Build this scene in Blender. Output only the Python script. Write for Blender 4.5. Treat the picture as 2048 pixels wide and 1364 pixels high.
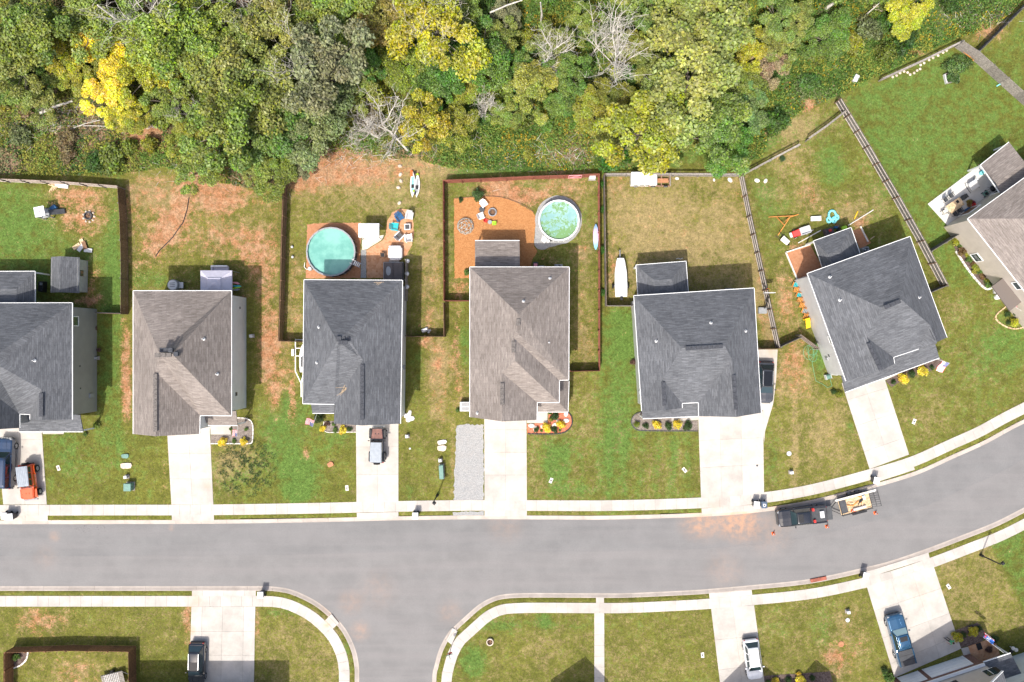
import bpy, bmesh, math, random
import numpy as np
from mathutils import Vector, Matrix
from mathutils.geometry import tessellate_polygon

random.seed(7)
for o in list(bpy.data.objects):
    bpy.data.objects.remove(o)
SC = bpy.context.scene
COL = SC.collection

# ------------------------------------------------------------ camera, sky, sun, exposure
S, NX, NY, H = 17.0,1052.0,690.0,93.0     # photo pixels per metre on the ground, drone's foot point, height
cam_d = bpy.data.cameras.new('camera')
cam = bpy.data.objects.new('camera', cam_d)
COL.objects.link(cam)
cam.location = (0,0, H)
cam_d.sensor_width = 36.0
cam_d.lens = 36.0 * H / (2048 / S)
cam_d.shift_x = (1024 - NX) / 2048
cam_d.shift_y = (NY - 682) / 2048
cam_d.clip_start = 1.0
cam_d.clip_end = 3000
SC.camera = cam

SUN_DIR = Vector((-1.35,-3.35,5.8)).normalized()      # towards the sun
world = bpy.data.worlds.new('World')
SC.world = world
world.use_nodes = True
wn = world.node_tree
bg = wn.nodes['Background']
sky = wn.nodes.new('ShaderNodeTexSky')
sky.sky_type = 'NISHITA'
sky.sun_disc = False
sky.sun_elevation = math.asin(SUN_DIR.z)
sky.sun_rotation = math.atan2(SUN_DIR.x, SUN_DIR.y)
sky.air_density = 1.0
sky.dust_density = 4.5
wn.links.new(sky.outputs[0], bg.inputs[0])
bg.inputs[1].default_value = 0.15
sun_d = bpy.data.lights.new('sun', 'SUN')
sun_d.energy = 3.4
sun_d.angle = math.radians(0.55)
sun_d.color = (1.0,0.96,0.885)
sun = bpy.data.objects.new('sun', sun_d)
COL.objects.link(sun)
sun.rotation_euler = SUN_DIR.to_track_quat('Z', 'Y').to_euler()
sun.location = SUN_DIR * 200
SC.view_settings.view_transform = 'Standard'
SC.view_settings.look = 'None'
SC.view_settings.gamma = 1
SC.view_settings.exposure = 0.62
SC.view_settings.use_curve_mapping = False


# ------------------------------------------------------------ helpers
def G(px, py, h=0.0):
    """ground-plan survey: photo position of a point h metres above the ground -> metres"""
    k = (1 - h / H) / S
    return Vector(((px - NX) * k,(NY - py) * k, h))


def GP(pts, h=0.0):
    return [G(p[0], p[1], h) for p in pts]


def ang(dx, dy):
    """heading of an image direction"""
    return math.atan2(-dy, dx)


class MB:
    def __init__(s):
        s.v, s.f, s.uv = [],[],[]

    def add(s, vs, fs):
        o = len(s.v)
        s.v += [tuple(v) for v in vs]
        s.f += [tuple(i + o for i in f) for f in fs]
        return s

    def box(s, cx, cy, cz, sx, sy, sz, rz=0.0, taper=1.0):
        c, n = math.cos(rz), math.sin(rz)
        vs = []
        for z, k in ((-.5,1),(.5, taper)):
            for x, y in ((-.5,-.5),(.5,-.5),(.5,.5),(-.5,.5)):
                X, Y = x * sx * k, y * sy * k
                vs.append((cx + X * c - Y * n, cy + X * n + Y * c, cz + z * sz))
        return s.add(vs,[(3,2,1,0),(4,5,6,7),(0,1,5,4),(1,2,6,5),(2,3,7,6),(3,0,4,7)])

    def bar(s, a, b, w, t):
        """rectangular bar from a to b, width w (level), thickness t"""
        a, b = Vector(a), Vector(b)
        d = (b - a).normalized()
        side = d.cross(Vector((0,0,1)))
        if side.length < 1e-4:
            side = Vector((1,0,0))
        side.normalize()
        up = side.cross(d)
        vs = []
        for p in (a, b):
            for i, j in ((-.5,-.5),(.5,-.5),(.5,.5),(-.5,.5)):
                vs.append(p + side * (i * w) + up * (j * t))
        return s.add(vs,[(3,2,1,0),(4,5,6,7),(0,1,5,4),(1,2,6,5),(2,3,7,6),(3,0,4,7)])

    def tube(s, a, b, r1, r2=None, n=6, cap=True):
        a, b = Vector(a), Vector(b)
        r2 = r1 if r2 is None else r2
        d = (b - a)
        if d.length < 1e-6:
            return s
        d.normalize()
        x = d.orthogonal().normalized()
        y = d.cross(x)
        vs = []
        for p, r in ((a, r1),(b, r2)):
            for i in range(n):
                t = 2 * math.pi * i / n
                vs.append(p + x * (math.cos(t) * r) + y * (math.sin(t) * r))
        fs = [(i,(i + 1) % n, n + (i + 1) % n, n + i) for i in range(n)]
        if cap:
            fs += [tuple(range(n - 1,-1,-1)), tuple(range(n,2 * n))]
        return s.add(vs, fs)

    def path(s, pts, r, n=5):
        for a, b in zip(pts[:-1], pts[1:]):
            s.tube(a, b, r, r, n)
        return s

    def prism(s, pts, z0, z1):
        """vertical prism over a polygon of xy points"""
        pts = [(p[0], p[1]) for p in pts]
        ar = sum(a[0] * b[1] - b[0] * a[1] for a, b in zip(pts, pts[1:] + pts[:1]))
        if ar < 0:
            pts = pts[::-1]
        n = len(pts)
        vs = [(x, y, z0) for x, y in pts] + [(x, y, z1) for x, y in pts]
        tris = tessellate_polygon([[Vector((x, y,0)) for x, y in pts]])
        fs = [(i,(i + 1) % n, n + (i + 1) % n, n + i) for i in range(n)]
        for t in tris:
            a, b, c = [Vector((pts[i][0], pts[i][1],0)) for i in t]
            if (b - a).cross(c - a).z < 0:
                t = t[::-1]
            fs.append(tuple(n + i for i in t))
            fs.append(tuple(t[::-1]))
        return s.add(vs, fs)

    def lathe(s, prof, n=16, cx=0, cy=0, cz=0):
        vs, fs = [],[]
        for r, z in prof:
            for i in range(n):
                t = 2 * math.pi * i / n
                vs.append((cx + r * math.cos(t), cy + r * math.sin(t), cz + z))
        for j in range(len(prof) - 1):
            for i in range(n):
                a, b = j * n + i, j * n + (i + 1) % n
                fs.append((a, b, b + n, a + n))
        return s.add(vs, fs)

    def disc(s, cx, cy, z, r, n=20):
        return s.add([(cx + r * math.cos(2 * math.pi * i / n), cy + r * math.sin(2 * math.pi * i / n), z) for i in range(n)],
                     [tuple(range(n))])

    def loft(s, secs, close=True):
        """secs: equal-length rings of points"""
        n = len(secs[0])
        vs = [p for r in secs for p in r]
        fs = []
        for j in range(len(secs) - 1):
            for i in range(n):
                a, b = j * n + i, j * n + (i + 1) % n
                fs.append((a, b, b + n, a + n))
        if close:
            fs += [tuple(range(n - 1,-1,-1)), tuple(range((len(secs) - 1) * n, len(secs) * n))]
        return s.add(vs, fs)

    def build(s, name, m, parent=None, smooth=False, bevel=0.0, origin=None, seg=1, fix=True):
        o0 = Vector(origin) if origin is not None else Vector((0,0,0))
        me = bpy.data.meshes.new(name)
        me.from_pydata([tuple(Vector(v) - o0) for v in s.v],[], s.f)
        if fix:
            bm = bmesh.new()
            bm.from_mesh(me)
            bmesh.ops.recalc_face_normals(bm, faces=bm.faces)
            if bevel > 0:
                bmesh.ops.bevel(bm, geom=[e for e in bm.edges if len(e.link_faces) == 2 and e.calc_face_angle(0) > 0.5],
                                offset=bevel, segments=seg, affect='EDGES', clamp_overlap=True)
            bm.to_mesh(me)
            bm.free()
        if m is not None:
            me.materials.append(m)
        if smooth:
            me.polygons.foreach_set('use_smooth',[True] * len(me.polygons))
        o = bpy.data.objects.new(name, me)
        COL.objects.link(o)
        if parent is not None:
            o.parent = parent
        elif origin is not None:
            o.location = o0
        return o


def thing(name, label, cat, loc=(0,0,0), rz=0.0, group=None):
    o = bpy.data.objects.new(name, None)
    COL.objects.link(o)
    o.empty_display_size = 0.2
    o.location = loc
    o.rotation_euler = (0,0, rz)
    return tag(o, label, cat, group)


def tag(o, label, cat, group=None):
    o['label'] = label
    o['category'] = cat
    if group:
        o['group'] = group
    return o


def struct(o):
    o['kind'] = 'structure'
    return o


def copy_tree(root, loc, rz, label=None, group=None, scale=None):
    def cp(o, par):
        c = o.copy()
        COL.objects.link(c)
        c.parent = par
        for ch in o.children:
            cp(ch, c)
        return c
    r = cp(root, None)
    r.location = loc
    r.rotation_euler = (0,0, rz)
    if scale:
        r.scale = scale
    if label:
        r['label'] = label
    if group:
        r['group'] = group
    return r


# ------------------------------------------------------------ materials
def nt(name):
    m = bpy.data.materials.new(name)
    m.use_nodes = True
    t = m.node_tree
    return m, t, t.nodes['Principled BSDF']


def N(t, typ, **kw):
    n = t.nodes.new(typ)
    for k, v in kw.items():
        if k.startswith('i_'):
            n.inputs[k[2:].replace('_', ' ')].default_value = v
        else:
            setattr(n, k, v)
    return n


def mixc(t, fac, a, b, mode='MIX'):
    n = t.nodes.new('ShaderNodeMix')
    n.data_type = 'RGBA'
    n.blend_type = mode
    for sock, v in ((n.inputs[0], fac),(n.inputs[6], a),(n.inputs[7], b)):
        if hasattr(v, 'is_linked'):
            t.links.new(v, sock)
        elif isinstance(v,(int, float)):
            sock.default_value = v
        else:
            sock.default_value = (v[0], v[1], v[2],1)
    return n.outputs[2]


def math_(t, op, a, b=None, c=None, clamp=False):
    n = t.nodes.new('ShaderNodeMath')
    n.operation = op
    n.use_clamp = clamp
    for i, v in enumerate((a, b, c)):
        if v is None:
            continue
        if hasattr(v, 'is_linked'):
            t.links.new(v, n.inputs[i])
        else:
            n.inputs[i].default_value = v
    return n.outputs[0]


def noise_(t, vec, scale, detail=3, rough=0.6):
    n = N(t, 'ShaderNodeTexNoise')
    n.inputs['Scale'].default_value = scale
    n.inputs['Detail'].default_value = detail
    n.inputs['Roughness'].default_value = rough
    if vec is not None:
        t.links.new(vec, n.inputs['Vector'])
    return n.outputs['Fac']


def ramp_(t, fac, lo, hi, out0=0.0, out1=1.0):
    n = N(t, 'ShaderNodeMapRange')
    n.interpolation_type = 'SMOOTHSTEP'
    t.links.new(fac, n.inputs[0])
    n.inputs[1].default_value, n.inputs[2].default_value = lo, hi
    n.inputs[3].default_value, n.inputs[4].default_value = out0, out1
    return n.outputs[0]


MATS = {}


def mat(name, col, rough=0.7, var=0.12, scale=2.5, metal=0.0, coat=0.0, bump=0.0, spec=0.35, orand=0.0):
    if name in MATS:
        return MATS[name]
    m, t, b = nt(name)
    tc = N(t, 'ShaderNodeTexCoord')
    f = noise_(t, tc.outputs['Object'], scale,4)
    f = ramp_(t, f,0.3,0.7)
    lo = tuple(max(0, c * (1 - var)) for c in col)
    hi = tuple(min(1, c * (1 + var)) for c in col)
    c = mixc(t, f, lo, hi)
    if orand:
        oi = N(t, 'ShaderNodeObjectInfo')
        k = N(t, 'ShaderNodeMapRange')
        t.links.new(oi.outputs['Random'], k.inputs[0])
        k.inputs[3].default_value, k.inputs[4].default_value = 1 - orand,1 + orand
        g = N(t, 'ShaderNodeCombineColor')
        for i in range(3):
            t.links.new(k.outputs[0], g.inputs[i])
        c = mixc(t,1.0, c, g.outputs[0], 'MULTIPLY')
    t.links.new(c, b.inputs['Base Color'])
    b.inputs['Roughness'].default_value = rough
    b.inputs['Metallic'].default_value = metal
    b.inputs['Coat Weight'].default_value = coat
    b.inputs['Coat Roughness'].default_value = 0.06
    b.inputs['Specular IOR Level'].default_value = spec
    if bump:
        bp = N(t, 'ShaderNodeBump')
        bp.inputs['Strength'].default_value = 0.6
        bp.inputs['Distance'].default_value = bump
        t.links.new(noise_(t, tc.outputs['Object'], scale * 6,3), bp.inputs['Height'])
        t.links.new(bp.outputs[0], b.inputs['Normal'])
    MATS[name] = m
    return m


def shingle_mat(name, c1, c2, mortar):
    m, t, b = nt(name)
    uv = N(t, 'ShaderNodeUVMap')
    br = N(t, 'ShaderNodeTexBrick')
    t.links.new(uv.outputs[0], br.inputs['Vector'])
    br.offset = 0.37
    br.offset_frequency = 2
    br.squash = 1.0
    for k, v in (('Color1', c1),('Color2', c2),('Mortar', mortar)):
        br.inputs[k].default_value = (*v,1)
    br.inputs['Scale'].default_value = 1.0
    br.inputs['Mortar Size'].default_value = 0.012
    br.inputs['Mortar Smooth'].default_value = 0.3
    br.inputs['Brick Width'].default_value = 0.8
    br.inputs['Row Height'].default_value = 0.2
    mp = N(t, 'ShaderNodeMapping')
    mp.inputs['Scale'].default_value = (0.9,4.6,1)
    t.links.new(uv.outputs[0], mp.inputs[0])
    st = noise_(t, mp.outputs[0],1.3,5,0.75)
    st = ramp_(t, st,0.28,0.72,0.72,1.32)
    big = noise_(t, uv.outputs[0],0.22,3,0.6)
    big = ramp_(t, big,0.3,0.7,0.9,1.1)
    g = N(t, 'ShaderNodeCombineColor')
    k = math_(t, 'MULTIPLY', st, big)
    for i in range(3):
        t.links.new(k, g.inputs[i])
    c = mixc(t,1.0, br.outputs['Color'], g.outputs[0], 'MULTIPLY')
    t.links.new(c, b.inputs['Base Color'])
    b.inputs['Roughness'].default_value = 0.92
    b.inputs['Specular IOR Level'].default_value = 0.25
    bp = N(t, 'ShaderNodeBump')
    bp.inputs['Distance'].default_value = 0.012
    bp.inputs['Strength'].default_value = 0.8
    t.links.new(math_(t, 'ADD', br.outputs['Fac'], math_(t, 'MULTIPLY', st,-0.4)), bp.inputs['Height'])
    bp.invert = True
    t.links.new(bp.outputs[0], b.inputs['Normal'])
    return m


def siding_mat(name, col):
    m, t, b = nt(name)
    tc = N(t, 'ShaderNodeTexCoord')
    sx = N(t, 'ShaderNodeSeparateXYZ')
    t.links.new(tc.outputs['Object'], sx.inputs[0])
    fr = math_(t, 'FRACT', math_(t, 'MULTIPLY', sx.outputs[2],6.2))
    n = noise_(t, tc.outputs['Object'],0.8,4)
    c = mixc(t, ramp_(t, n,0.3,0.7), tuple(x * .93 for x in col), tuple(min(1, x * 1.05) for x in col))
    t.links.new(c, b.inputs['Base Color'])
    b.inputs['Roughness'].default_value = 0.6
    bp = N(t, 'ShaderNodeBump')
    bp.inputs['Distance'].default_value = 0.02
    t.links.new(fr, bp.inputs['Height'])
    t.links.new(bp.outputs[0], b.inputs['Normal'])
    return m


def leaf_mat(name):
    """leaf colour = the plant's own colour (object colour) with leaf to leaf variation"""
    m = bpy.data.materials.new(name)
    m.use_nodes = True
    t = m.node_tree
    t.nodes.clear()
    out = N(t, 'ShaderNodeOutputMaterial')
    oi = N(t, 'ShaderNodeObjectInfo')
    at = N(t, 'ShaderNodeAttribute', attribute_name='tint')
    sp = N(t, 'ShaderNodeSeparateColor')
    t.links.new(at.outputs['Color'], sp.inputs[0])
    hs = N(t, 'ShaderNodeHueSaturation')
    t.links.new(oi.outputs['Color'], hs.inputs['Color'])
    t.links.new(math_(t, 'MULTIPLY_ADD', sp.outputs[1],0.085,0.455), hs.inputs['Hue'])
    t.links.new(math_(t, 'MULTIPLY_ADD', sp.outputs[0],1.1,0.5), hs.inputs['Value'])
    t.links.new(math_(t, 'MULTIPLY_ADD', sp.outputs[2],0.4,0.75), hs.inputs['Saturation'])
    d = N(t, 'ShaderNodeBsdfPrincipled')
    d.inputs['Roughness'].default_value = 0.55
    d.inputs['Specular IOR Level'].default_value = 0.3
    tr = N(t, 'ShaderNodeBsdfTranslucent')
    t.links.new(hs.outputs[0], d.inputs['Base Color'])
    t.links.new(hs.outputs[0], tr.inputs['Color'])
    mx = N(t, 'ShaderNodeMixShader')
    mx.inputs[0].default_value = 0.3
    t.links.new(d.outputs[0], mx.inputs[1])
    t.links.new(tr.outputs[0], mx.inputs[2])
    t.links.new(mx.outputs[0], out.inputs['Surface'])
    return m


def attr_leaf_mat(name):
    m = bpy.data.materials.new(name)
    m.use_nodes = True
    t = m.node_tree
    t.nodes.clear()
    out = N(t, 'ShaderNodeOutputMaterial')
    at = N(t, 'ShaderNodeAttribute', attribute_name='tint')
    d = N(t, 'ShaderNodeBsdfPrincipled')
    d.inputs['Roughness'].default_value = 0.6
    d.inputs['Specular IOR Level'].default_value = 0.25
    tr = N(t, 'ShaderNodeBsdfTranslucent')
    t.links.new(at.outputs['Color'], d.inputs['Base Color'])
    t.links.new(at.outputs['Color'], tr.inputs['Color'])
    mx = N(t, 'ShaderNodeMixShader')
    mx.inputs[0].default_value = 0.25
    t.links.new(d.outputs[0], mx.inputs[1])
    t.links.new(tr.outputs[0], mx.inputs[2])
    t.links.new(mx.outputs[0], out.inputs['Surface'])
    return m


def glass_mat(name, col=(0.03,0.05,0.055), rough=0.05):
    m, t, b = nt(name)
    b.inputs['Base Color'].default_value = (*col,1)
    b.inputs['Roughness'].default_value = rough
    b.inputs['Specular IOR Level'].default_value = 0.9
    return m


M = {}
M['roof_dark'] = shingle_mat('charcoal_shingles',(0.092,0.096,0.105),(0.126,0.130,0.140),(0.074,0.077,0.085))
M['roof_brown'] = shingle_mat('weathered_brown_shingles',(0.188,0.161,0.144),(0.244,0.212,0.191),(0.148,0.125,0.111))
M['white'] = mat('white_trim',(0.78,0.78,0.77),0.5,0.04)
M['siding_grey'] = siding_mat('grey_siding',(0.29,0.29,0.285))
M['siding_light'] = siding_mat('light_grey_siding',(0.70,0.72,0.71))
M['siding_white'] = siding_mat('white_siding',(0.62,0.62,0.62))
M['siding_tan'] = siding_mat('beige_siding',(0.52,0.46,0.40))
M['siding_taupe'] = siding_mat('taupe_siding',(0.33,0.30,0.27))
M['brick'] = mat('brown_brick',(0.18,0.10,0.075),0.85,0.35,9, bump=.01)
M['glass'] = glass_mat('window_glass')
M['dark'] = mat('black_plastic',(0.018,0.018,0.02),0.5,0.2)
M['darkgrey'] = mat('dark_grey_plastic',(0.06,0.063,0.068),0.55,0.15)
M['grey'] = mat('grey_paint',(0.28,0.29,0.30),0.5,0.1)
M['ltgrey'] = mat('light_grey_plastic',(0.55,0.55,0.55),0.5,0.06)
M['steel'] = mat('galvanised_steel',(0.45,0.46,0.47),0.35,0.15, metal=0.7)
M['vent'] = mat('ridge_vent',(0.05,0.053,0.062),0.8,0.3,6)
M['vent_b'] = mat('brown_ridge_vent',(0.13,0.115,0.105),0.8,0.3,6)
M['tyre'] = mat('tyre_rubber',(0.016,0.016,0.017),0.85,0.2)
M['rail_brown_lit'] = mat('brown_fence_rail_lit',(0.27,0.165,0.10),0.85,0.25,4)  # the boards' brown lightened, sunlight on the rails painted in
M['fence_brown'] = mat('brown_stained_boards',(0.15,0.09,0.057),0.85,0.35,5, orand=.2)
M['fence_red'] = mat('red_stained_boards',(0.23,0.08,0.052),0.8,0.25,5, orand=.15)
M['fence_grey'] = mat('weathered_grey_boards',(0.25,0.225,0.20),0.9,0.3,5, orand=.2)
M['fence_dkgrey'] = mat('dark_weathered_boards',(0.15,0.14,0.13),0.9,0.35,5, orand=.25)
M['fence_cedar'] = mat('cedar_boards',(0.20,0.10,0.05),0.8,0.3,5, orand=.2)
M['rail_pale'] = mat('pale_fence_rail',(0.50,0.44,0.39),0.85,0.2,4)  # paler than the boards: sun caught on the rails put into the colour
M['timber'] = mat('pale_timber',(0.55,0.40,0.24),0.8,0.3,5, orand=.2)
M['timber_white'] = mat('whitewashed_timber',(0.66,0.62,0.56),0.8,0.12,4)
M['orange_wood'] = mat('orange_stained_wood',(0.52,0.22,0.05),0.7,0.25,5, orand=.2)
M['wood_brown'] = mat('brown_wood',(0.20,0.11,0.06),0.7,0.3,5)
M['bark'] = mat('bark',(0.17,0.145,0.12),0.95,0.45,3, bump=.02)
M['bark_pale'] = mat('bleached_bark',(0.47,0.44,0.39),0.95,0.3,3, bump=.01)
M['rock'] = mat('pale_rock',(0.55,0.46,0.37),0.9,0.25,3, bump=.03, orand=.15)
M['rock_white'] = mat('white_stone',(0.66,0.62,0.57),0.9,0.2,4, bump=.02, orand=.1)
M['util_green'] = mat('utility_green_paint',(0.13,0.24,0.20),0.5,0.12)
M['leaf'] = leaf_mat('leaves')
M['leaf_attr'] = attr_leaf_mat('mixed_leaves')
M['canvas'] = mat('white_canvas',(0.76,0.76,0.78),0.8,0.05)
M['canvas_lilac'] = mat('pale_lilac_canvas',(0.52,0.50,0.58),0.8,0.06)
M['orange'] = mat('orange_plastic',(0.75,0.13,0.03),0.5,0.1)
M['red'] = mat('red_plastic',(0.55,0.035,0.03),0.5,0.1)
M['teal'] = mat('teal_plastic',(0.03,0.42,0.45),0.5,0.1)
M['aqua'] = mat('aqua_vinyl',(0.22,0.68,0.70),0.4,0.2,4)
M['lime'] = mat('lime_plastic',(0.35,0.62,0.04),0.5,0.1)
M['yellow'] = mat('yellow_plastic',(0.80,0.50,0.02),0.5,0.1)
M['pink'] = mat('pink_plastic',(0.75,0.30,0.33),0.5,0.15)
M['blue'] = mat('blue_canvas',(0.03,0.11,0.24),0.7,0.15)
M['lamp_red'] = mat('tail_lamp',(0.35,0.01,0.01),0.3,0.05)
M['lamp_clear'] = mat('head_lamp',(0.32,0.33,0.35),0.2,0.05)

# ------------------------------------------------------------ polylines on the ground plan
def smooth(pts, step=0.5):
    """Catmull-Rom through px points -> evenly spaced world xy points"""
    P = [G(*p).xy for p in pts]
    P = [P[0] * 2 - P[1]] + P + [P[-1] * 2 - P[-2]]
    out = []
    for i in range(1, len(P) - 2):
        p0, p1, p2, p3 = P[i - 1:i + 3]
        n = max(2, int((p2 - p1).length / 0.25))
        for k in range(n):
            t = k / n
            out.append(0.5 * ((2 * p1) + (p2 - p0) * t + (2 * p0 - 5 * p1 + 4 * p2 - p3) * t * t
                              + (3 * p1 - p0 - 3 * p2 + p3) * t ** 3))
    out.append(P[-2])
    return resample(out, step)


def resample(pts, step):
    L = [0]
    for a, b in zip(pts[:-1], pts[1:]):
        L.append(L[-1] + (b - a).length)
    n = max(1, round(L[-1] / step))
    out, j = [],0
    for i in range(n + 1):
        s = L[-1] * i / n
        while j < len(L) - 2 and L[j + 1] < s:
            j += 1
        t = (s - L[j]) / max(1e-9, L[j + 1] - L[j])
        out.append(pts[j].lerp(pts[j + 1], min(1, t)))
    return out


def offs(pts, d):
    """offset to the left of the direction of travel"""
    out = []
    for i, p in enumerate(pts):
        a, b = pts[max(0, i - 1)], pts[min(len(pts) - 1, i + 1)]
        t = (b - a).normalized()
        out.append(p + Vector((-t.y, t.x)) * d)
    return out


TOP = smooth([(-160,1050),(0,1049),(220,1048.5),(420,1048),(620,1045),(800,1041),(960,1039),(1100,1039.5),
              (1220,1039.5),(1380,1035),(1500,1027),(1620,1009),(1756,974),(1837,949),(1913,915),(1971,889),
              (2026,859),(2100,822),(2190,775)])
BOTL = smooth([(718,1640),(718,1500),(718,1364),(717,1330),(709,1295),(689,1256),(658,1223),(627,1200),
               (586,1181),(555,1174.5),(525,1173),(420,1173),(250,1173),(0,1173),(-160,1173)])
BOTR = smooth([(2190,945),(2100,990),(2048,1016),(1990,1045),(1932,1068),(1856,1097),(1789,1120),(1736,1134),
               (1620,1158.5),(1496,1171.5),(1428,1177.5),(1380,1181),(1260,1186.5),(1191,1187),(1092,1186.5),
               (1036,1187),(1002,1190),(980,1197),(957,1210),(935,1229),(912,1250),(896,1266),(879,1297),
               (869,1331),(864,1364),(863,1500),(863,1640)])
ROAD = TOP + BOTR + BOTL

NOGRASS = []          # world xy polygons without lawn


def no_grass(pts):
    NOGRASS.append([(p[0], p[1]) for p in pts])


# ------------------------------------------------------------ surface materials
def world_blobs(t, pos, blobs):
    """sum of soft stains at real places on a surface"""
    acc = None
    for (px, py, r, amp) in blobs:
        c = G(px, py)
        d = N(t, 'ShaderNodeVectorMath', operation='DISTANCE')
        t.links.new(pos, d.inputs[0])
        d.inputs[1].default_value = (c.x, c.y,0)
        k = N(t, 'ShaderNodeMapRange')
        k.interpolation_type = 'SMOOTHERSTEP'
        t.links.new(d.outputs['Value'], k.inputs[0])
        k.inputs[1].default_value, k.inputs[2].default_value = r / S,0
        k.inputs[3].default_value, k.inputs[4].default_value = 0, amp
        acc = k.outputs[0] if acc is None else math_(t, 'ADD', acc, k.outputs[0])
    return acc


def asphalt_mat(name, k):
    m, t, b = nt(name)
    pos = N(t, 'ShaderNodeNewGeometry').outputs['Position']
    fine = noise_(t, pos,9,4,0.8)
    mid = noise_(t, pos,0.35,4,0.6)
    mp = N(t, 'ShaderNodeMapping')
    mp.inputs['Scale'].default_value = (0.05,0.9,1)
    t.links.new(pos, mp.inputs[0])
    streak = noise_(t, mp.outputs[0],1.2,4,0.6)
    c = mixc(t, ramp_(t, mid,0.3,0.7),(0.156,0.153,0.151),(0.190,0.186,0.183))
    c = mixc(t, ramp_(t, streak,0.35,0.7,0,0.5), c,(0.212,0.200,0.197))
    c = mixc(t, ramp_(t, fine,0.35,0.75,0,0.5), c,(0.10,0.098,0.10))
    cr = N(t, 'ShaderNodeTexVoronoi', feature='DISTANCE_TO_EDGE')
    cr.inputs['Scale'].default_value = 0.09
    wob = noise_(t, pos,0.6,3)
    vm = N(t, 'ShaderNodeVectorMath', operation='ADD')
    t.links.new(pos, vm.inputs[0])
    t.links.new(wob, vm.inputs[1])
    t.links.new(vm.outputs[0], cr.inputs['Vector'])
    c = mixc(t, ramp_(t, cr.outputs['Distance'],0.004,0.0,0,0.10), c,(0.12,0.12,0.12))
    st = world_blobs(t, pos,[(1480,1043,62,1.1),(1420,1042,60,.6),(1540,1062,70,.25),(1390,1045,50,.5),
                              (108,1073,18,.4),(90,1115,40,.12),(720,1262,32,.35),(755,1180,60,.14),
                              (342,1056,10,.5),(700,1205,40,.25),(1450,1140,60,.18),(900,1225,40,.22),
                              (1010,1048,60,.18)])
    n2 = noise_(t, pos,1.6,5,0.65)
    f = math_(t, 'MULTIPLY', st, ramp_(t, n2,0.3,0.7,0.2,1.0), clamp=True)
    c = mixc(t, f, c,(0.40,0.235,0.15))
    dk = world_blobs(t, pos,[(170,1055,22,.8),(200,1056,18,.8),(150,1056,14,.5)])
    n3 = noise_(t, pos,7,3,0.7)
    f = math_(t, 'MULTIPLY', dk, ramp_(t, n3,0.55,0.62), clamp=True)
    c = mixc(t, f, c,(0.05,0.045,0.04))
    c = mixc(t,1.0, c, k, 'MULTIPLY')
    t.links.new(c, b.inputs['Base Color'])
    b.inputs['Roughness'].default_value = 0.85
    bp = N(t, 'ShaderNodeBump')
    bp.inputs['Distance'].default_value = 0.01
    t.links.new(fine, bp.inputs['Height'])
    t.links.new(bp.outputs[0], b.inputs['Normal'])
    return m


def concrete_mat(name, col, clay=None, orand=0.07):
    m, t, b = nt(name)
    pos = N(t, 'ShaderNodeNewGeometry').outputs['Position']
    oi = N(t, 'ShaderNodeObjectInfo')
    n1 = noise_(t, pos,0.5,5,0.65)
    n2 = noise_(t, pos,6,4,0.7)
    c = mixc(t, ramp_(t, n1,0.3,0.72), tuple(x * .80 for x in col), tuple(min(1, x * 1.06) for x in col))
    c = mixc(t, ramp_(t, n2,0.4,0.8,0,0.16), c, tuple(x * .55 for x in col))
    k = math_(t, 'MULTIPLY_ADD', oi.outputs['Random'],2 * orand,1 - orand)
    g = N(t, 'ShaderNodeCombineColor')
    for i in range(3):
        t.links.new(k, g.inputs[i])
    c = mixc(t,1.0, c, g.outputs[0], 'MULTIPLY')
    if clay:
        st = world_blobs(t, pos, clay)
        n3 = noise_(t, pos,1.1,4,0.6)
        c = mixc(t, math_(t, 'MULTIPLY', st, ramp_(t, n3,0.25,0.7,0.2,1), clamp=True), c,(0.52,0.31,0.19))
    t.links.new(c, b.inputs['Base Color'])
    b.inputs['Roughness'].default_value = 0.8
    b.inputs['Specular IOR Level'].default_value = 0.3
    return m


M['asphalt'] = asphalt_mat('worn_asphalt',(1,1,1))
M['asphalt2'] = asphalt_mat('worn_lane_asphalt',(1.06,1.045,1.035))
M['concrete'] = concrete_mat('pale_concrete',(0.475,0.437,0.395),
                             [(383,1260,16,.9),(384,1300,14,.6),(390,1200,30,.4),(655,1248,16,.8),(1425,1015,40,.25),
                              (1000,905,30,.14),(1840,1180,50,.25),(1545,705,20,.5),(1540,760,25,.4),(1500,880,30,.2),
                              (340,1000,18,.3),(60,1045,40,.25),(416,970,16,.4)])
M['joint'] = concrete_mat('concrete_joint',(0.30,0.265,0.235))
M['kerb'] = concrete_mat('kerb_concrete',(0.42,0.365,0.32),
                         [(1480,1036,60,.8),(1400,1040,60,.5),(660,1230,40,.3),(170,1045,70,.3),(1560,1020,40,.4)])
M['patio'] = concrete_mat('patio_concrete',(0.60,0.58,0.55))

# ------------------------------------------------------------ ground sheet with soil, lush and dry patches
fx = np.arange(-66,63.01,0.3)
fy = np.arange(-44,45.01,0.3)
xs = np.concatenate([[-900,-300,-120,-80], fx,[78,120,300,900]])
ys = np.concatenate([[-900,-300,-110,-60], fy,[60,110,300,900]])
GX, GY = np.meshgrid(xs, ys)
PXG, PYG = GX * S + NX, NY - GY * S           # plan position in survey pixels


def inside(poly, X, Y):
    res = np.zeros(X.shape, bool)
    n = len(poly)
    for i in range(n):
        x1, y1 = poly[i][0], poly[i][1]
        x2, y2 = poly[(i + 1) % n][0], poly[(i + 1) % n][1]
        if y1 == y2:
            continue
        c = ((y1 > Y) != (y2 > Y)) & (X < (x2 - x1) * (Y - y1) / (y2 - y1) + x1)
        res ^= c
    return res


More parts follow.
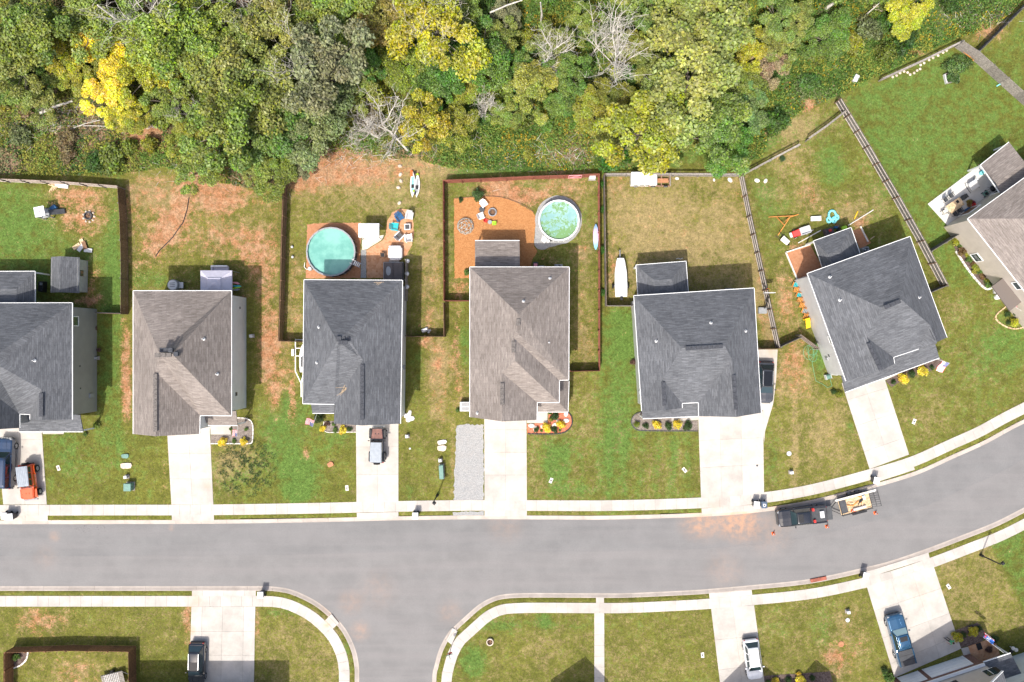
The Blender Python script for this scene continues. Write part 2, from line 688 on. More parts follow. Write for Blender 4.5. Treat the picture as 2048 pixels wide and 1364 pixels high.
WOODS = [(-400,346),(120,352),(240,350),(330,335),(430,365),(520,380),(575,345),(640,335),(720,318),(830,318),
         (900,338),(1060,345),(1198,338),(1206,345),(1290,338),(1320,300),(1400,305),(1450,330),(1520,318),
         (1538,275),(1600,225),(1680,190),(1760,150),(1900,82),(1985,55),(2070,-20),(2160,-120),(2160,-900),(-400,-900)]

# (dirt, lush, dry, litter) of each lot, then local patches
mask = np.zeros(GX.shape + (4,), np.float32)
mask[...] = (0.06,0.30,0.30,0.0)
LOTS = [
    (WOODS,(0.25,0.35,0.25,0.55)),([(880,345),(1198,338),(1290,338),(1520,318),(1600,225),(1760,150),(1900,82),(2070,-20),(2160,-200),(880,-200)],(0.0,0.75,0.1,0.1)),
    ([(-60,355),(235,370),(245,626),(-60,626)],(0.10,0.62,0.12,0)),
    ([(247,350),(562,350),(556,600),(247,620)],(0.36,0.22,0.42,0)),
    ([(562,345),(890,340),(890,680),(556,690)],(0.12,0.22,0.46,0)),
    ([(890,355),(1200,345),(1200,742),(890,610)],(0.14,0.34,0.30,0)),
    ([(1210,348),(1490,348),(1562,695),(1530,700),(1520,640),(1212,612)],(0.14,0.10,0.74,0)),
    ([(1490,348),(1690,215),(1900,570),(1640,790),(1560,700)],(0.15,0.42,0.33,0)),
    ([(1690,200),(1930,85),(2160,240),(2160,600),(1900,575)],(0.0,0.62,0.06,0)),
    ([(1960,100),(2160,-50),(2160,300)],(0.0,0.55,0.12,0)),
    ([(1900,575),(2160,560),(2160,790),(1830,905),(1760,760),(1880,700)],(0.0,0.42,0.34,0)),
    ([(95,850),(340,850),(345,1041),(95,1041)],(0.0,0.30,0.22,0)),
    ([(428,850),(713,850),(713,1041),(428,1041)],(0.0,0.36,0.20,0)),
    ([(797,690),(940,690),(912,1035),(797,1035)],(0.06,0.26,0.30,0)),
    ([(1054,745),(1203,745),(1203,1035),(1054,1035)],(0.0,0.34,0.46,0)),
    ([(1203,612),(1275,612),(1400,840),(1400,1035),(1203,1035)],(0.0,0.42,0.30,0)),
    ([(1528,860),(1560,700),(1690,790),(1740,940),(1530,1010)],(0.08,0.26,0.46,0)),
    ([(30,1215),(380,1215),(380,1300),(30,1300)],(0.16,0.22,0.36,0)),
    ([(8,1300),(260,1300),(260,1500),(8,1500)],(0.22,0.28,0.38,0)),
    ([(510,1215),(700,1215),(700,1500),(510,1500)],(0.0,0.16,0.55,0)),
    ([(900,1225),(1190,1225),(1190,1500),(900,1500)],(0.0,0.24,0.42,0)),
    ([(1208,1225),(1430,1225),(1430,1500),(1208,1500)],(0.0,0.28,0.44,0)),
    ([(1505,1215),(1725,1175),(1780,1350),(1780,1500),(1530,1500)],(0.10,0.28,0.42,0)),
    ([(1867,1130),(1975,1080),(2060,1250),(1920,1290)],(0.0,0.12,0.62,0)),
    ([(1975,1080),(2160,1000),(2160,1330),(2060,1250)],(0.0,0.72,0.16,0)),
]
for poly, val in LOTS:
    mask[inside(poly, PXG, PYG)] = val
for _ in range(3):
    p = np.pad(mask,((1,1),(1,1),(0,0)), mode='edge')
    mask = (p[1:-1,1:-1] * 2 + p[:-2,1:-1] + p[2:,1:-1] + p[1:-1, :-2] + p[1:-1,2:]) / 6
BLOBS = [  # px, py, rx, ry, dirt, lush, dry, litter
    (165,435,75,40,.75,-.4,.1,0),(150,385,70,22,.6,-.3,.15,0),(185,575,22,60,.5,-.2,0,0),(175,600,50,10,.5,0,0,0),
    (60,440,70,60,-.1,.3,-.1,0),(225,470,16,90,-.2,.3,0,0),(20,480,30,60,0,.15,.1,0),
    (310,385,55,30,.3,-.2,.5,0),(340,445,24,26,1.0,-.5,0,0),(320,480,30,16,.8,-.3,0,0),(310,500,12,12,.7,-.3,0,0),
    (365,415,14,30,.9,-.4,0,0),(440,400,40,26,.9,-.3,0,0),(430,370,50,30,.9,-.4,0,.1),(450,470,70,25,.35,-.1,.2,0),
    (510,500,40,40,.5,-.2,0,0),(530,560,22,60,.35,.1,0,0),(540,640,26,40,.55,-.1,0,0),(280,540,20,40,.2,.3,-.2,0),
    (300,560,60,25,-.2,.35,-.2,0),(430,545,60,25,-.1,.35,-.2,0),(490,440,60,30,-.1,.2,.1,0),
    (252,720,12,90,.9,-.3,0,0),(254,800,9,50,.8,-.3,0,0),(240,700,12,200,.0,.35,-.3,0),(215,720,20,150,-.1,.5,-.3,0),
    (535,720,16,60,1.0,-.4,0,0),(545,690,20,20,.9,-.4,0,0),(552,790,14,40,.8,-.3,0,0),(585,800,10,50,.9,-.3,0,0),
    (520,700,10,60,.2,0,0,0),(570,730,20,60,.4,.1,.2,0),(545,860,30,50,0,.3,0,0),(575,800,16,20,-.5,.5,0,0),
    (660,340,70,28,.9,-.5,.3,0),(740,350,80,28,.7,-.4,.5,0),(610,370,40,26,.6,-.2,.4,0),(820,330,70,20,.4,-.2,.5,.1),
    (880,330,50,25,.1,.1,.4,0),(770,400,90,25,.05,0,.35,0),(590,560,12,60,.4,0,.1,0),(590,640,20,40,.2,.1,.2,0),
    (860,480,24,60,.1,-.1,.35,0),(860,560,22,60,.35,-.1,.2,0),(855,640,22,30,.4,0,.1,0),(815,420,60,30,-.1,.2,0,0),
    (800,370,20,60,-.1,.25,0,0),(866,400,18,80,0,.25,.1,0),
    (870,740,26,60,.45,-.2,.5,0),(885,720,16,30,.3,-.2,.6,0),(850,685,20,12,.8,-.3,0,0),(880,820,20,50,.35,-.1,.4,0),
    (912,700,9,110,.45,-.2,.1,.5),(930,690,16,60,-.1,.45,-.2,0),(925,770,14,60,.35,0,.2,0),(838,700,18,80,-.1,.4,-.2,0),
    (828,900,30,90,-.1,.12,.05,0),(880,960,30,60,-.1,.0,.1,0),(820,985,14,20,-.1,.4,-.1,0),(905,930,5,90,.3,-.2,.3,0),
    (960,378,60,18,.2,.2,.2,0),(1000,372,34,24,1.0,-.4,0,0),(1050,395,50,22,.8,-.3,0,0),(1090,370,50,20,.35,0,.3,0),
    (1150,385,30,30,.4,-.1,.3,0),(1060,372,40,8,-.4,.4,.1,0),(1170,470,26,80,.0,.2,.2,0),(1165,500,16,30,.3,0,.2,0),
    (1110,515,40,20,.35,.2,0,0),(1165,620,22,90,.25,0,.35,0),(1170,700,22,30,.2,0,.4,0),(898,480,8,120,.05,.2,.2,0),
    (925,575,25,20,.55,-.1,0,0),
    (1290,430,70,40,.1,-.1,.25,0),(1350,470,60,50,.05,-.1,.3,0),(1360,490,60,20,.1,0,.35,0),(1480,400,24,40,.2,.1,-.2,0),
    (1230,370,26,20,.5,0,-.1,0),(1225,540,20,60,.45,.1,-.2,0),(1400,380,50,24,0,.2,-.2,0),(1380,445,18,14,0,.4,-.3,0),
    (1475,470,18,25,.3,0,.1,0),(1520,560,12,70,.35,0,.3,0),(1535,640,14,50,.4,0,.2,0),(1450,430,30,30,.05,.1,.1,0),
    (1250,660,40,60,-.1,.55,-.3,0),(1240,780,40,90,0,.4,-.15,0),(1225,900,25,80,0,.35,-.1,0),(1320,930,60,50,0,-.05,.25,0),
    (1235,850,20,40,0,.1,.2,0),
    (1580,320,40,30,.2,0,.45,0),(1620,390,26,40,.45,-.2,.3,0),(1660,330,30,50,.0,.4,-.2,0),(1700,420,40,30,.2,-.1,.4,0),
    (1760,400,26,40,.1,.2,.2,0),(1560,380,40,20,.1,.1,.3,0),(1580,610,18,60,.55,-.1,.2,0),(1560,590,12,60,.35,.1,.3,0),
    (1530,400,20,60,0,.3,0,0),(1880,540,10,60,.3,.1,0,0),(1600,500,24,20,.6,-.1,0,0),(1720,445,14,14,.8,-.1,0,0),
    (1590,720,24,40,.65,-.2,.2,0),(1600,775,24,30,.5,-.1,.2,0),(1640,720,14,40,-.2,.5,-.2,0),(1560,760,16,40,.4,0,.3,0),
    (1660,870,60,60,.05,-.15,.35,0),(1545,930,14,60,-.1,.35,-.2,0),(1700,860,14,40,-.1,.4,-.2,0),(1590,900,6,90,.1,-.1,.5,0),
    (1680,215,22,30,.1,.1,.3,0),(1850,300,90,80,0,.12,0,0),(1770,330,40,60,0,.1,.05,0),(1900,620,40,26,.05,.1,.25,.1),
    (2010,690,50,50,0,.4,-.2,0),(1960,720,30,40,0,.25,.1,0),(1850,830,60,40,0,-.1,.25,0),(1930,470,20,16,.1,0,.2,0),
    (150,930,60,60,0,.30,0,0),(250,880,60,40,0,.2,-.05,0),(120,880,30,30,0,.3,0,0),(330,960,8,60,.4,0,0,0),
    (470,910,45,40,.05,-.3,.45,0),(480,930,50,40,0,.35,.2,.25),(440,960,30,40,0,.2,.3,.1),(600,940,40,40,0,.75,-.3,0),(590,830,40,40,0,.5,-.2,0),
    (612,905,8,16,.9,-.3,0,0),(660,930,14,12,.5,0,.2,0),(600,985,30,20,0,.6,-.2,0),(560,900,40,60,0,.25,0,0),(680,880,40,20,0,.3,0,0),
    (1110,940,30,40,0,.5,-.2,0),(1120,900,30,25,0,.45,-.2,0),(1160,850,40,40,0,.05,.15,0),(1150,985,60,12,0,.3,-.1,0),(1070,930,12,60,0,-.1,.3,0),
    (75,1240,50,26,.6,-.2,.1,0),(375,1235,8,40,.9,-.3,0,0),(150,1240,40,20,.1,.2,0,0),(300,1250,60,30,-.1,.1,.1,.1),
    (515,1250,6,40,.8,-.3,0,0),(560,1225,60,8,0,.5,-.2,0),(690,1300,12,60,0,.4,-.2,0),(150,1345,40,30,.4,0,.2,0),
    (945,1325,26,36,0,.9,-.4,0),(990,1250,50,14,0,.5,-.2,0),(1090,1240,14,16,0,.7,-.3,0),(1100,1250,70,14,0,.3,-.1,0),
    (1090,1290,40,30,0,-.1,.2,.1),(1230,1330,30,40,0,.1,.2,.1),(1680,1320,40,40,.45,-.1,.2,0),(1690,1240,30,30,.2,0,.2,0),(1720,1290,26,30,.3,.2,0,0),
    (1650,1260,26,50,0,.35,-.1,0),(1560,1250,40,30,0,.15,0,0),(1660,1310,20,16,.5,0,0,0),
    # woods floor
    (60,230,110,50,.2,-.1,.4,.3),(130,270,110,30,.2,-.2,.4,.4),(300,255,60,30,.8,-.3,.1,.2),(270,290,60,20,.6,0,0,.2),
    (20,330,30,30,0,-.1,.5,.3),(400,330,40,40,.9,-.3,0,0),(560,340,40,20,.5,-.2,.4,.2),(700,290,50,20,.6,-.2,.3,.3),
    (1130,310,65,40,.3,-.3,.5,.7),(1160,270,50,20,.2,-.2,.5,.6),(980,310,90,40,-.2,.5,-.1,-.4),(940,330,90,20,0,.2,.3,-.3),
    (1250,330,50,12,-.2,.2,.4,-.5),(1390,275,16,30,.9,0,0,-.2),(1618,208,20,18,1.1,-.5,0,-.3),(1535,262,8,14,.9,-.2,0,0),
    (1560,265,50,30,0,.2,.35,-.5),(1600,250,50,30,0,.1,.5,-.5),(1830,105,22,8,.9,-.3,.1,-.3),(1980,65,34,24,.7,-.3,.3,0),(1955,20,50,30,.2,0,.5,.2),
    (1600,120,200,100,-.2,.3,0,-.3),(500,10,60,30,.5,-.3,.2,.4),(1010,40,60,30,.1,0,.3,.3),(1760,20,50,30,.3,-.2,.3,.3),
]
for _x in range(1218,1396,32):
    BLOBS.append((_x,925,9,75,0,.28,-.12,0))
for _x in range(1068,1200,32):
    BLOBS.append((_x,930,9,80,0,.22,-.1,0))
for (px, py, rx, ry, a, b_, c, d) in BLOBS:
    g = np.exp(-(((PXG - px) / rx) ** 2 + ((PYG - py) / ry) ** 2)).astype(np.float32)
    for i, v in enumerate((a, b_, c, d)):
        if v:
            mask[..., i] += v * g
mask[...,0] *= 0.92
mask = np.clip(mask,0,1)

road_xy = [(p.x, p.y) for p in ROAD]
road_wide = [(p.x, p.y) for p in offs(TOP,.42) + offs(BOTR,.42) + offs(BOTL,.42)]
GZ = np.where(inside(road_wide, GX, GY),-0.3,0.0)


def grid_mesh(name, X, Y, Z, m):
    h, w = X.shape
    me = bpy.data.meshes.new(name)
    co = np.stack([X, Y, Z],-1).reshape(-1,3).astype(np.float32)
    idx = np.arange(h * w).reshape(h, w)
    q = np.stack([idx[:-1, :-1], idx[:-1,1:], idx[1:,1:], idx[1:, :-1]],-1).reshape(-1)
    nf = len(q) // 4
    me.vertices.add(len(co))
    me.vertices.foreach_set('co', co.ravel())
    me.loops.add(len(q))
    me.loops.foreach_set('vertex_index', q.astype(np.int32))
    me.polygons.add(nf)
    me.polygons.foreach_set('loop_start', np.arange(0, nf * 4,4, dtype=np.int32))
    me.update()
    me.materials.append(m)
    o = bpy.data.objects.new(name, me)
    COL.objects.link(o)
    return o


C_GRASS, C_LUSH, C_DRY = (0.112,0.120,0.025),(0.093,0.156,0.034),(0.275,0.212,0.100)
C_CLAY, C_CLAY2, C_LITTER = (0.32,0.152,0.078),(0.36,0.228,0.138),(0.20,0.145,0.095)


def ground_mat():
    m, t, b = nt('lawn_and_soil')
    pos = N(t, 'ShaderNodeNewGeometry').outputs['Position']
    at = N(t, 'ShaderNodeAttribute', attribute_name='gmask')
    sp = N(t, 'ShaderNodeSeparateColor')
    t.links.new(at.outputs['Color'], sp.inputs[0])
    big = noise_(t, pos,0.32,4,0.65)
    mid = noise_(t, pos,1.1,5,0.7)
    sh = N(t, 'ShaderNodeMapping')
    sh.inputs['Location'].default_value = (31.7,12.3,5)
    t.links.new(pos, sh.inputs[0])
    mid2 = noise_(t, sh.outputs[0],1.3,5,0.72)
    fin = noise_(t, pos,4.5,4,0.75)
    fin2 = noise_(t, sh.outputs[0],6.0,3,0.75)
    vf = noise_(t, pos,13,2,0.7)

    def thr(maskout, n1, k1, n2, k2, lo, hi):
        a = math_(t, 'ADD', maskout, math_(t, 'MULTIPLY', math_(t, 'SUBTRACT', n1,0.5), k1 * 1.9))
        a = math_(t, 'ADD', a, math_(t, 'MULTIPLY', math_(t, 'SUBTRACT', n2,0.5), k2 * 1.9))
        return ramp_(t, a, lo, hi)
    c = mixc(t, ramp_(t, big,0.3,0.7), tuple(x * .9 for x in C_GRASS),(0.148,0.148,0.029))
    c = mixc(t, thr(sp.outputs[1], big,.6, mid,1.0,.30,.95), c, C_LUSH)
    c = mixc(t, thr(sp.outputs[2], mid2,1.1, fin,1.6,.32,1.0), c, C_DRY)
    c = mixc(t, thr(at.outputs['Alpha'], mid,.9, fin2,.8,.35,.7), c, C_LITTER)
    clay = mixc(t, ramp_(t, mid2,.35,.7), C_CLAY, C_CLAY2)
    c = mixc(t, thr(sp.outputs[0], mid,1.2, fin2,1.0,.34,.90), c, clay)
    # blade grain: thin dark gaps and bright tips
    c = mixc(t, ramp_(t, fin,.40,.66,.0,.75), c, mixc(t,1.0, c,(0.45,0.50,0.42), 'MULTIPLY'))
    c = mixc(t, ramp_(t, vf,.42,.68,0,.65), c, mixc(t,1.0, c,(1.6,1.5,1.45), 'MULTIPLY'))
    kk = math_(t, 'MULTIPLY', ramp_(t, mid,.3,.7,.85,1.15), ramp_(t, noise_(t, sh.outputs[0],3.2,4,.75),.3,.7,.78,1.22))
    gg = N(t, 'ShaderNodeCombineColor')
    for i in range(3):
        t.links.new(kk, gg.inputs[i])
    c = mixc(t,1.0, c, gg.outputs[0], 'MULTIPLY')
    t.links.new(c, b.inputs['Base Color'])
    b.inputs['Roughness'].default_value = 0.95
    b.inputs['Specular IOR Level'].default_value = 0.1
    bp = N(t, 'ShaderNodeBump')
    bp.inputs['Distance'].default_value = 0.07
    bp.inputs['Strength'].default_value = 0.75
    t.links.new(math_(t, 'ADD', fin, math_(t, 'MULTIPLY', vf,0.5)), bp.inputs['Height'])
    t.links.new(bp.outputs[0], b.inputs['Normal'])
    return m


ground = struct(grid_mesh('ground', GX, GY, GZ, ground_mat()))
ca = ground.data.color_attributes.new('gmask', 'FLOAT_COLOR', 'POINT')
ca.data.foreach_set('color', mask.reshape(-1).astype(np.float32))

# ------------------------------------------------------------ road, kerbs
mb = MB()
tri = tessellate_polygon([[Vector((x, y,0)) for x, y in road_xy]])
mb.add([(x, y,-0.12) for x, y in road_xy],[t for t in tri])
road = struct(mb.build('road', M['asphalt'], fix=False))
bm = bmesh.new(); bm.from_mesh(road.data)
for f in bm.faces:
    if f.normal.z < 0:
        f.normal_flip()
bm.to_mesh(road.data); bm.free()
no_grass(road_xy)
mb = MB()                                      # the later-paved far lane and side street
lane = offs(TOP,-3.75) + offs(BOTR,-.02) + offs(BOTL,-.02)
mb.prism(lane,-0.121,-0.115)
mb.build('lane_surface', M['asphalt2'], road)

kerb = MB()
for path in (TOP, BOTL, BOTR):
    a, b = offs(path,-0.01), offs(path,0.5)
    kerb.add([(p.x, p.y,-0.128) for p in a] + [(p.x, p.y,-0.128) for p in b],
             [(i, i + 1, len(a) + i + 1, len(a) + i) for i in range(len(a) - 1)])
    no_grass(a + b[::-1])
kerb_o = struct(kerb.build('kerb', M['joint']))
prof = [(0.0,-0.13),(0.0,-0.110),(0.14,-0.095),(0.42,0.022),(0.46,0.03),(0.5,0.028),(0.5,-0.13)]
for path in (TOP, BOTL, BOTR):
    n = 6                                     # 3 m lengths
    for i in range(0, len(path) - 1, n):
        seg = path[max(0, i):i + n + 1]
        if len(seg) < 2:
            continue
        mbk = MB()
        rings = []
        for j in range(i, min(i + n, len(path) - 1) + 1):
            aa, bb = path[max(0, j - 1)], path[min(len(path) - 1, j + 1)]
            tt = (bb - aa).normalized()
            nn = Vector((-tt.y, tt.x))
            p = path[j]
            if j == i:
                p = p + tt * 0.008
            if j == min(i + n, len(path) - 1):
                p = p - tt * 0.008
            rings.append([(p.x + nn.x * d, p.y + nn.y * d, z) for d, z in prof])
        mbk.loft(rings)
        mbk.build('kerbstone', M['kerb'], kerb_o)


# ------------------------------------------------------------ pavements of single slabs
def pavement(path, d0, d1, skip=(), step=1.27):
    fine = offs(path,(d0 + d1) / 2)
    base = MB()
    a, b = offs(path, d0), offs(path, d1)
    base.add([(p.x, p.y,0.014) for p in a] + [(p.x, p.y,0.014) for p in b],
             [(i, i + 1, len(a) + i + 1, len(a) + i) for i in range(len(a) - 1)])
    po = struct(base.build('pavement', M['joint']))
    no_grass(a + b[::-1])
    st = resample(path, step)
    for i in range(len(st) - 1):
        mid = (st[i] + st[i + 1]) / 2
        if not (-64 < mid.x < 61 and -43 < mid.y < 44):
            continue
        q = []
        for j, sgn in ((i,1),(i + 1,-1)):
            aa, bb = st[max(0, j - 1)], st[min(len(st) - 1, j + 1)]
            tt = (bb - aa).normalized()
            nn = Vector((-tt.y, tt.x))
            p = st[j] + tt * (0.009 * sgn)
            q.append((p + nn * d0, p + nn * d1))
        mbs = MB()
        mbs.prism([q[0][0], q[1][0], q[1][1], q[0][1]],0.004,0.045 + random.uniform(-.003,.003))
        mbs.build('slab', M['concrete'], po)
    return po


pavement(TOP,1.05,2.30)
pavement(BOTL,1.10,2.35)
pavement(BOTR,1.10,2.30)


def strip_slabs(owner, quad, nx, ny, z1=0.05, m='concrete', gap=0.009):
    """divide a ground quad (TL, TR, BR, BL) into slabs"""
    TL, TR, BR, BL = [G(*p).xy for p in quad]

    def P(u, v):
        return TL.lerp(TR, u).lerp(BL.lerp(BR, u), v)
    us = nx if isinstance(nx,(list, tuple)) else [i / nx for i in range(nx + 1)]
    vs = ny if isinstance(ny,(list, tuple)) else [i / ny for i in range(ny + 1)]
    W, L = max(.1,(TR - TL).length), max(.1,(BL - TL).length)
    for u0, u1 in zip(us[:-1], us[1:]):
        for v0, v1 in zip(vs[:-1], vs[1:]):
            gu, gv = gap / W, gap / L
            mbs = MB()
            mbs.prism([P(u0 + gu, v0 + gv), P(u1 - gu, v0 + gv), P(u1 - gu, v1 - gv), P(u0 + gu, v1 - gv)],
                      0.004, z1 + random.uniform(-.003,.003))
            mbs.build('slab', M[m], owner)


def driveway(quad, nx, ny, apron=None, extra=(), m='concrete', name='driveway'):
    if apron:
        A_ = [Vector(p) for p in apron]
        mt, mb_ = (A_[0] + A_[3]) / 2,(A_[1] + A_[2]) / 2
        apron = [tuple(c + (p - c) * 1.3) for p, c in zip(A_,(mt, mb_, mb_, mt))]
    base = MB()
    for q in [quad] + ([apron] if apron else []):
        base.prism([G(*p) for p in q],-0.05,0.018)
        no_grass([G(*p) for p in q])
    o = struct(base.build(name, M['joint']))
    strip_slabs(o, quad, nx, ny, m=m)
    if apron:
        strip_slabs(o, apron, nx,1,.036, m=m)
    for e in extra:
        mbs = MB()
        mbs.prism([G(*p) for p in e],0.002,0.05)
        mbs.build('slab', M[m], o)
        no_grass([G(*p) for p in e])
    return o


driveway([(-8,846),(83,846),(94,1009),(7,1009)],[0,.5,1],[0,.2,.6,1],[(7.5,1031),(95.5,1031),(96,1041),(8,1041)],
         extra=[[(85,848),(128,848),(128,868),(86,868)]])
driveway([(334,855),(420,855),(427,1009),(343,1009)],2,3,[(343.5,1030),(428,1030),(428.5,1040),(344,1040)],
         extra=[[(396,842),(462,842),(462,869),(421.5,869),(421,856),(396,856)]])
driveway([(712,838),(797,838),(797,1004),(713,1005)],2,3,[(713.5,1027),(797,1025),(797,1034),(714,1036)])
driveway([(968.5,828),(1053,828),(1054,1002),(969,1002)],2,[0,.18,.44,.70,1],[(969,1021.5),(1054,1022),(1054,1031.5),(969,1031.5)],
         extra=[[(1054,822),(1095,822),(1095,846),(1054,846)]])
driveway([(1396,826),(1526,822),(1528,988),(1402,997)],[0,.33,.66,1],[0,.32,.64,1],[(1403,1018),(1529,1009),(1530,1018.5),(1403.5,1027.5)],
         extra=[[(1475,699),(1555,699),(1552,760),(1546,808),(1537,838),(1530,862),(1528,885),(1526.5,868),(1526,821),(1480,821)],
                [(1343,824),(1396,822),(1396,840),(1343,842)]])
driveway([(1683,766),(1764,742),(1818,909),(1739,938)],2,[0,.2,.5,.8,1],[(1747,956),(1826,928),(1829,938),(1750,964)],
         extra=[[(1764,742),(1800,728),(1806,744),(1770,760)]])
driveway([(383,1213),(511,1213),(507,1420),(377,1420)],[0,.17,.49,.82,1],[0,.24,.47,.72,1],[(384,1182),(512,1182),(512,1191),(384,1191)])
driveway([(1422,1217),(1508,1210),(1531,1380),(1443,1392)],2,[0,.36,.7,1],[(1418,1188),(1503.5,1181),(1504.5,1190),(1419,1197)])
driveway([(1733,1172),(1867,1132),(1922,1297),(1789,1355)],[0,.36,.68,1],[0,.27,.57,.85,1],[(1722,1148),(1857,1106),(1859,1115),(1725,1157)],
         extra=[[(1922,1297),(1963,1286),(1980,1325),(1940,1345)]])
driveway([(1188.5,1226),(1208.5,1226),(1209,1420),(1188.5,1420)],1,9,[(1192,1196),(1208,1196),(1208,1206.5),(1192,1206.5)], name='path')
# dropped-kerb crossings at the corner
for q in ([(649,1242),(663,1228),(678,1246),(664,1259)],[(893,1281),(905,1256),(915,1262),(904,1290)]):
    mb = MB(); mb.prism([G(*p) for p in q],-.02,.022)
    struct(mb.build('crossing', M['concrete'])); no_grass([G(*p) for p in q])


# ------------------------------------------------------------ loose surfaces
def grit_mat(name, c1, c2, c3, scale=9.0, bump=.03):
    m, t, b = nt(name)
    pos = N(t, 'ShaderNodeNewGeometry').outputs['Position']
    vo = N(t, 'ShaderNodeTexVoronoi')
    vo.inputs['Scale'].default_value = scale
    t.links.new(pos, vo.inputs['Vector'])
    n = noise_(t, pos,1.2,4,.6)
    sp = N(t, 'ShaderNodeSeparateColor')
    t.links.new(vo.outputs['Color'], sp.inputs[0])
    c = mixc(t, sp.outputs[0], c1, c2)
    c = mixc(t, ramp_(t, n,.4,.75,0,.5), c, c3)
    t.links.new(c, b.inputs['Base Color'])
    b.inputs['Roughness'].default_value = .95
    b.inputs['Specular IOR Level'].default_value = .1
    bp = N(t, 'ShaderNodeBump')
    bp.inputs['Distance'].default_value = bump
    t.links.new(vo.outputs['Distance'], bp.inputs['Height'])
    t.links.new(bp.outputs[0], b.inputs['Normal'])
    return m


M['gravel'] = grit_mat('grey_gravel',(0.25,0.25,0.25),(0.37,0.365,0.355),(0.32,0.305,0.29),14)
M['mulch_orange'] = grit_mat('orange_mulch',(0.33,0.145,0.055),(0.43,0.21,0.085),(0.37,0.175,0.07),7)
M['mulch_dark'] = grit_mat('dark_mulch',(0.08,0.055,0.045),(0.17,0.13,0.115),(0.13,0.095,0.08),8)
M['mulch_red'] = grit_mat('red_mulch',(0.42,0.12,0.07),(0.54,0.21,0.13),(0.48,0.17,0.10),8)
M['mulch_grey'] = grit_mat('greyed_mulch',(0.14,0.115,0.10),(0.25,0.215,0.19),(0.20,0.17,0.14),8)
M['pavers'] = grit_mat('terracotta_chips',(0.42,0.20,0.10),(0.54,0.31,0.18),(0.50,0.30,0.19),4)
M['clay'] = grit_mat('bare_red_clay',(0.36,0.165,0.085),(0.43,0.215,0.12),(0.39,0.20,0.11),5,.02)
M['chips_pale'] = grit_mat('pale_marble_chips',(0.55,0.50,0.42),(0.70,0.66,0.58),(0.60,0.50,0.38),8)


def patch(name, pts, m, z=0.012, wob=0.0, step=0.25):
    P = [G(*p).xy for p in pts]
    if wob:
        Q = []
        for a, b in zip(P, P[1:] + P[:1]):
            n = max(1, int((b - a).length / step))
            for i in range(n):
                p = a.lerp(b, i / n)
                Q.append(p + Vector((random.uniform(-wob, wob), random.uniform(-wob, wob))))
        P = Q
    mb = MB()
    mb.prism(P,-.06, z)
    no_grass(P)
    return struct(mb.build(name, m))


patch('gravel_strip',[(913,850),(925,849),(967.5,850),(967.5,1002),(907,1002),(909,950),(911,900)], M['gravel'],.02,.10)
patch('gravel_verge',[(905,1024),(968,1022.5),(968,1031),(907,1032)], M['gravel'],.02,.08)
patch('play_bed',[(908,397),(968,392),(1000,394),(1030,403),(1066,424),(1074,440),(1069,470),(1068,492),(1075,502),
                   (1064,520),(1060,545),(940,552),(938,556),(909,556)], M['mulch_orange'],.012,.05)
ring = [(1117 + 47 * math.cos(a),440 + 49 * math.sin(a)) for a in [math.radians(d) for d in range(-190,76,8)]]
patch('pool_gravel', ring + [(1110,492),(1098,495),(1090,499),(1078,499),(1071,494),(1068,485)], M['gravel'],.03,.04)
patch('pool_pad',[(614,449),(640,446),(721,445),(721,556),(612,557)], M['clay'],.01,.05)
patch('patio_bed',[(775,441),(784,426),(798,418),(818,419),(826,432),(828,470),(824,490),(812,512),(800,516),(800,556),(733,556),
                    (733,500),(768,479),(771,470)], M['pavers'],.012,.05)
patch('chip_bed',[(724,476),(768,470),(766,478),(733,499),(724,500)], M['chips_pale'],.018,.03)
patch('garden_path',[(722,500),(732.5,500),(732.5,556),(721.5,556)], M['gravel'],.02)
for q in ([(1571,505),(1620,489),(1652,548),(1596,562)],[(1704,462),(1723,455),(1742,486),(1720,498)]):
    patch('clay_bed', q, M['clay'],.01,.02)
patch('garden_bed',[(648,842),(714,842),(716,864),(650,863)], M['mulch_grey'],.03)
patch('garden_bed',[(464,846),(472,836),(497,838),(506,850),(505,883),(498,887),(422,887),(422,870),(464,869)], M['mulch_grey'],.03)
patch('garden_bed',[(1054,848),(1096,845),(1098,822),(1132,820),(1143,833),(1144,848),(1138,858),(1124,866),(1055,867)], M['mulch_red'],.03,.03)
patch('garden_bed',[(1268,830),(1280,826),(1285,822),(1343,824),(1343,842),(1396,841),(1396,862),(1330,862),(1280,861),(1266,854),(1262,842)], M['mulch_grey'],.03,.03)
patch('garden_bed',[(1771,762),(1800,744),(1806,740),(1870,712),(1884,718),(1886,728),(1860,742),(1810,757),(1783,774)], M['mulch_dark'],.03,.03)
patch('garden_bed',[(1905,480),(1922,476),(1988,568),(1978,580),(1966,574),(1934,537),(1911,502)], M['mulch_dark'],.03,.03)
patch('garden_bed',[(1903,1263),(1955,1245),(1975,1270),(1962,1285),(1922,1296),(1912,1280)], M['mulch_dark'],.03,.03)
patch('garden_bed',[(1520,1352),(1660,1343),(1668,1372),(1524,1380)], M['mulch_dark'],.03,.03)
patch('garden_bed',[(26,1302),(57,1302),(54,1318),(42,1330),(27,1336)], M['mulch_dark'],.03,.03)
patio7 = patch('patio',[(1855,408),(1957,331),(1978,318),(2010,372),(1896,453)], M['patio'],.09)

# ------------------------------------------------------------ houses
from mathutils.bvhtree import BVHTree
E = 5.8
BVH = {}


def hit_roof(ro, px, py):
    """point of a roof on the surveyor's sight line"""
    org = Vector((0,0, H))
    loc = BVH[ro.name].ray_cast(org,(G(px, py) - org).normalized())[0]
    return loc



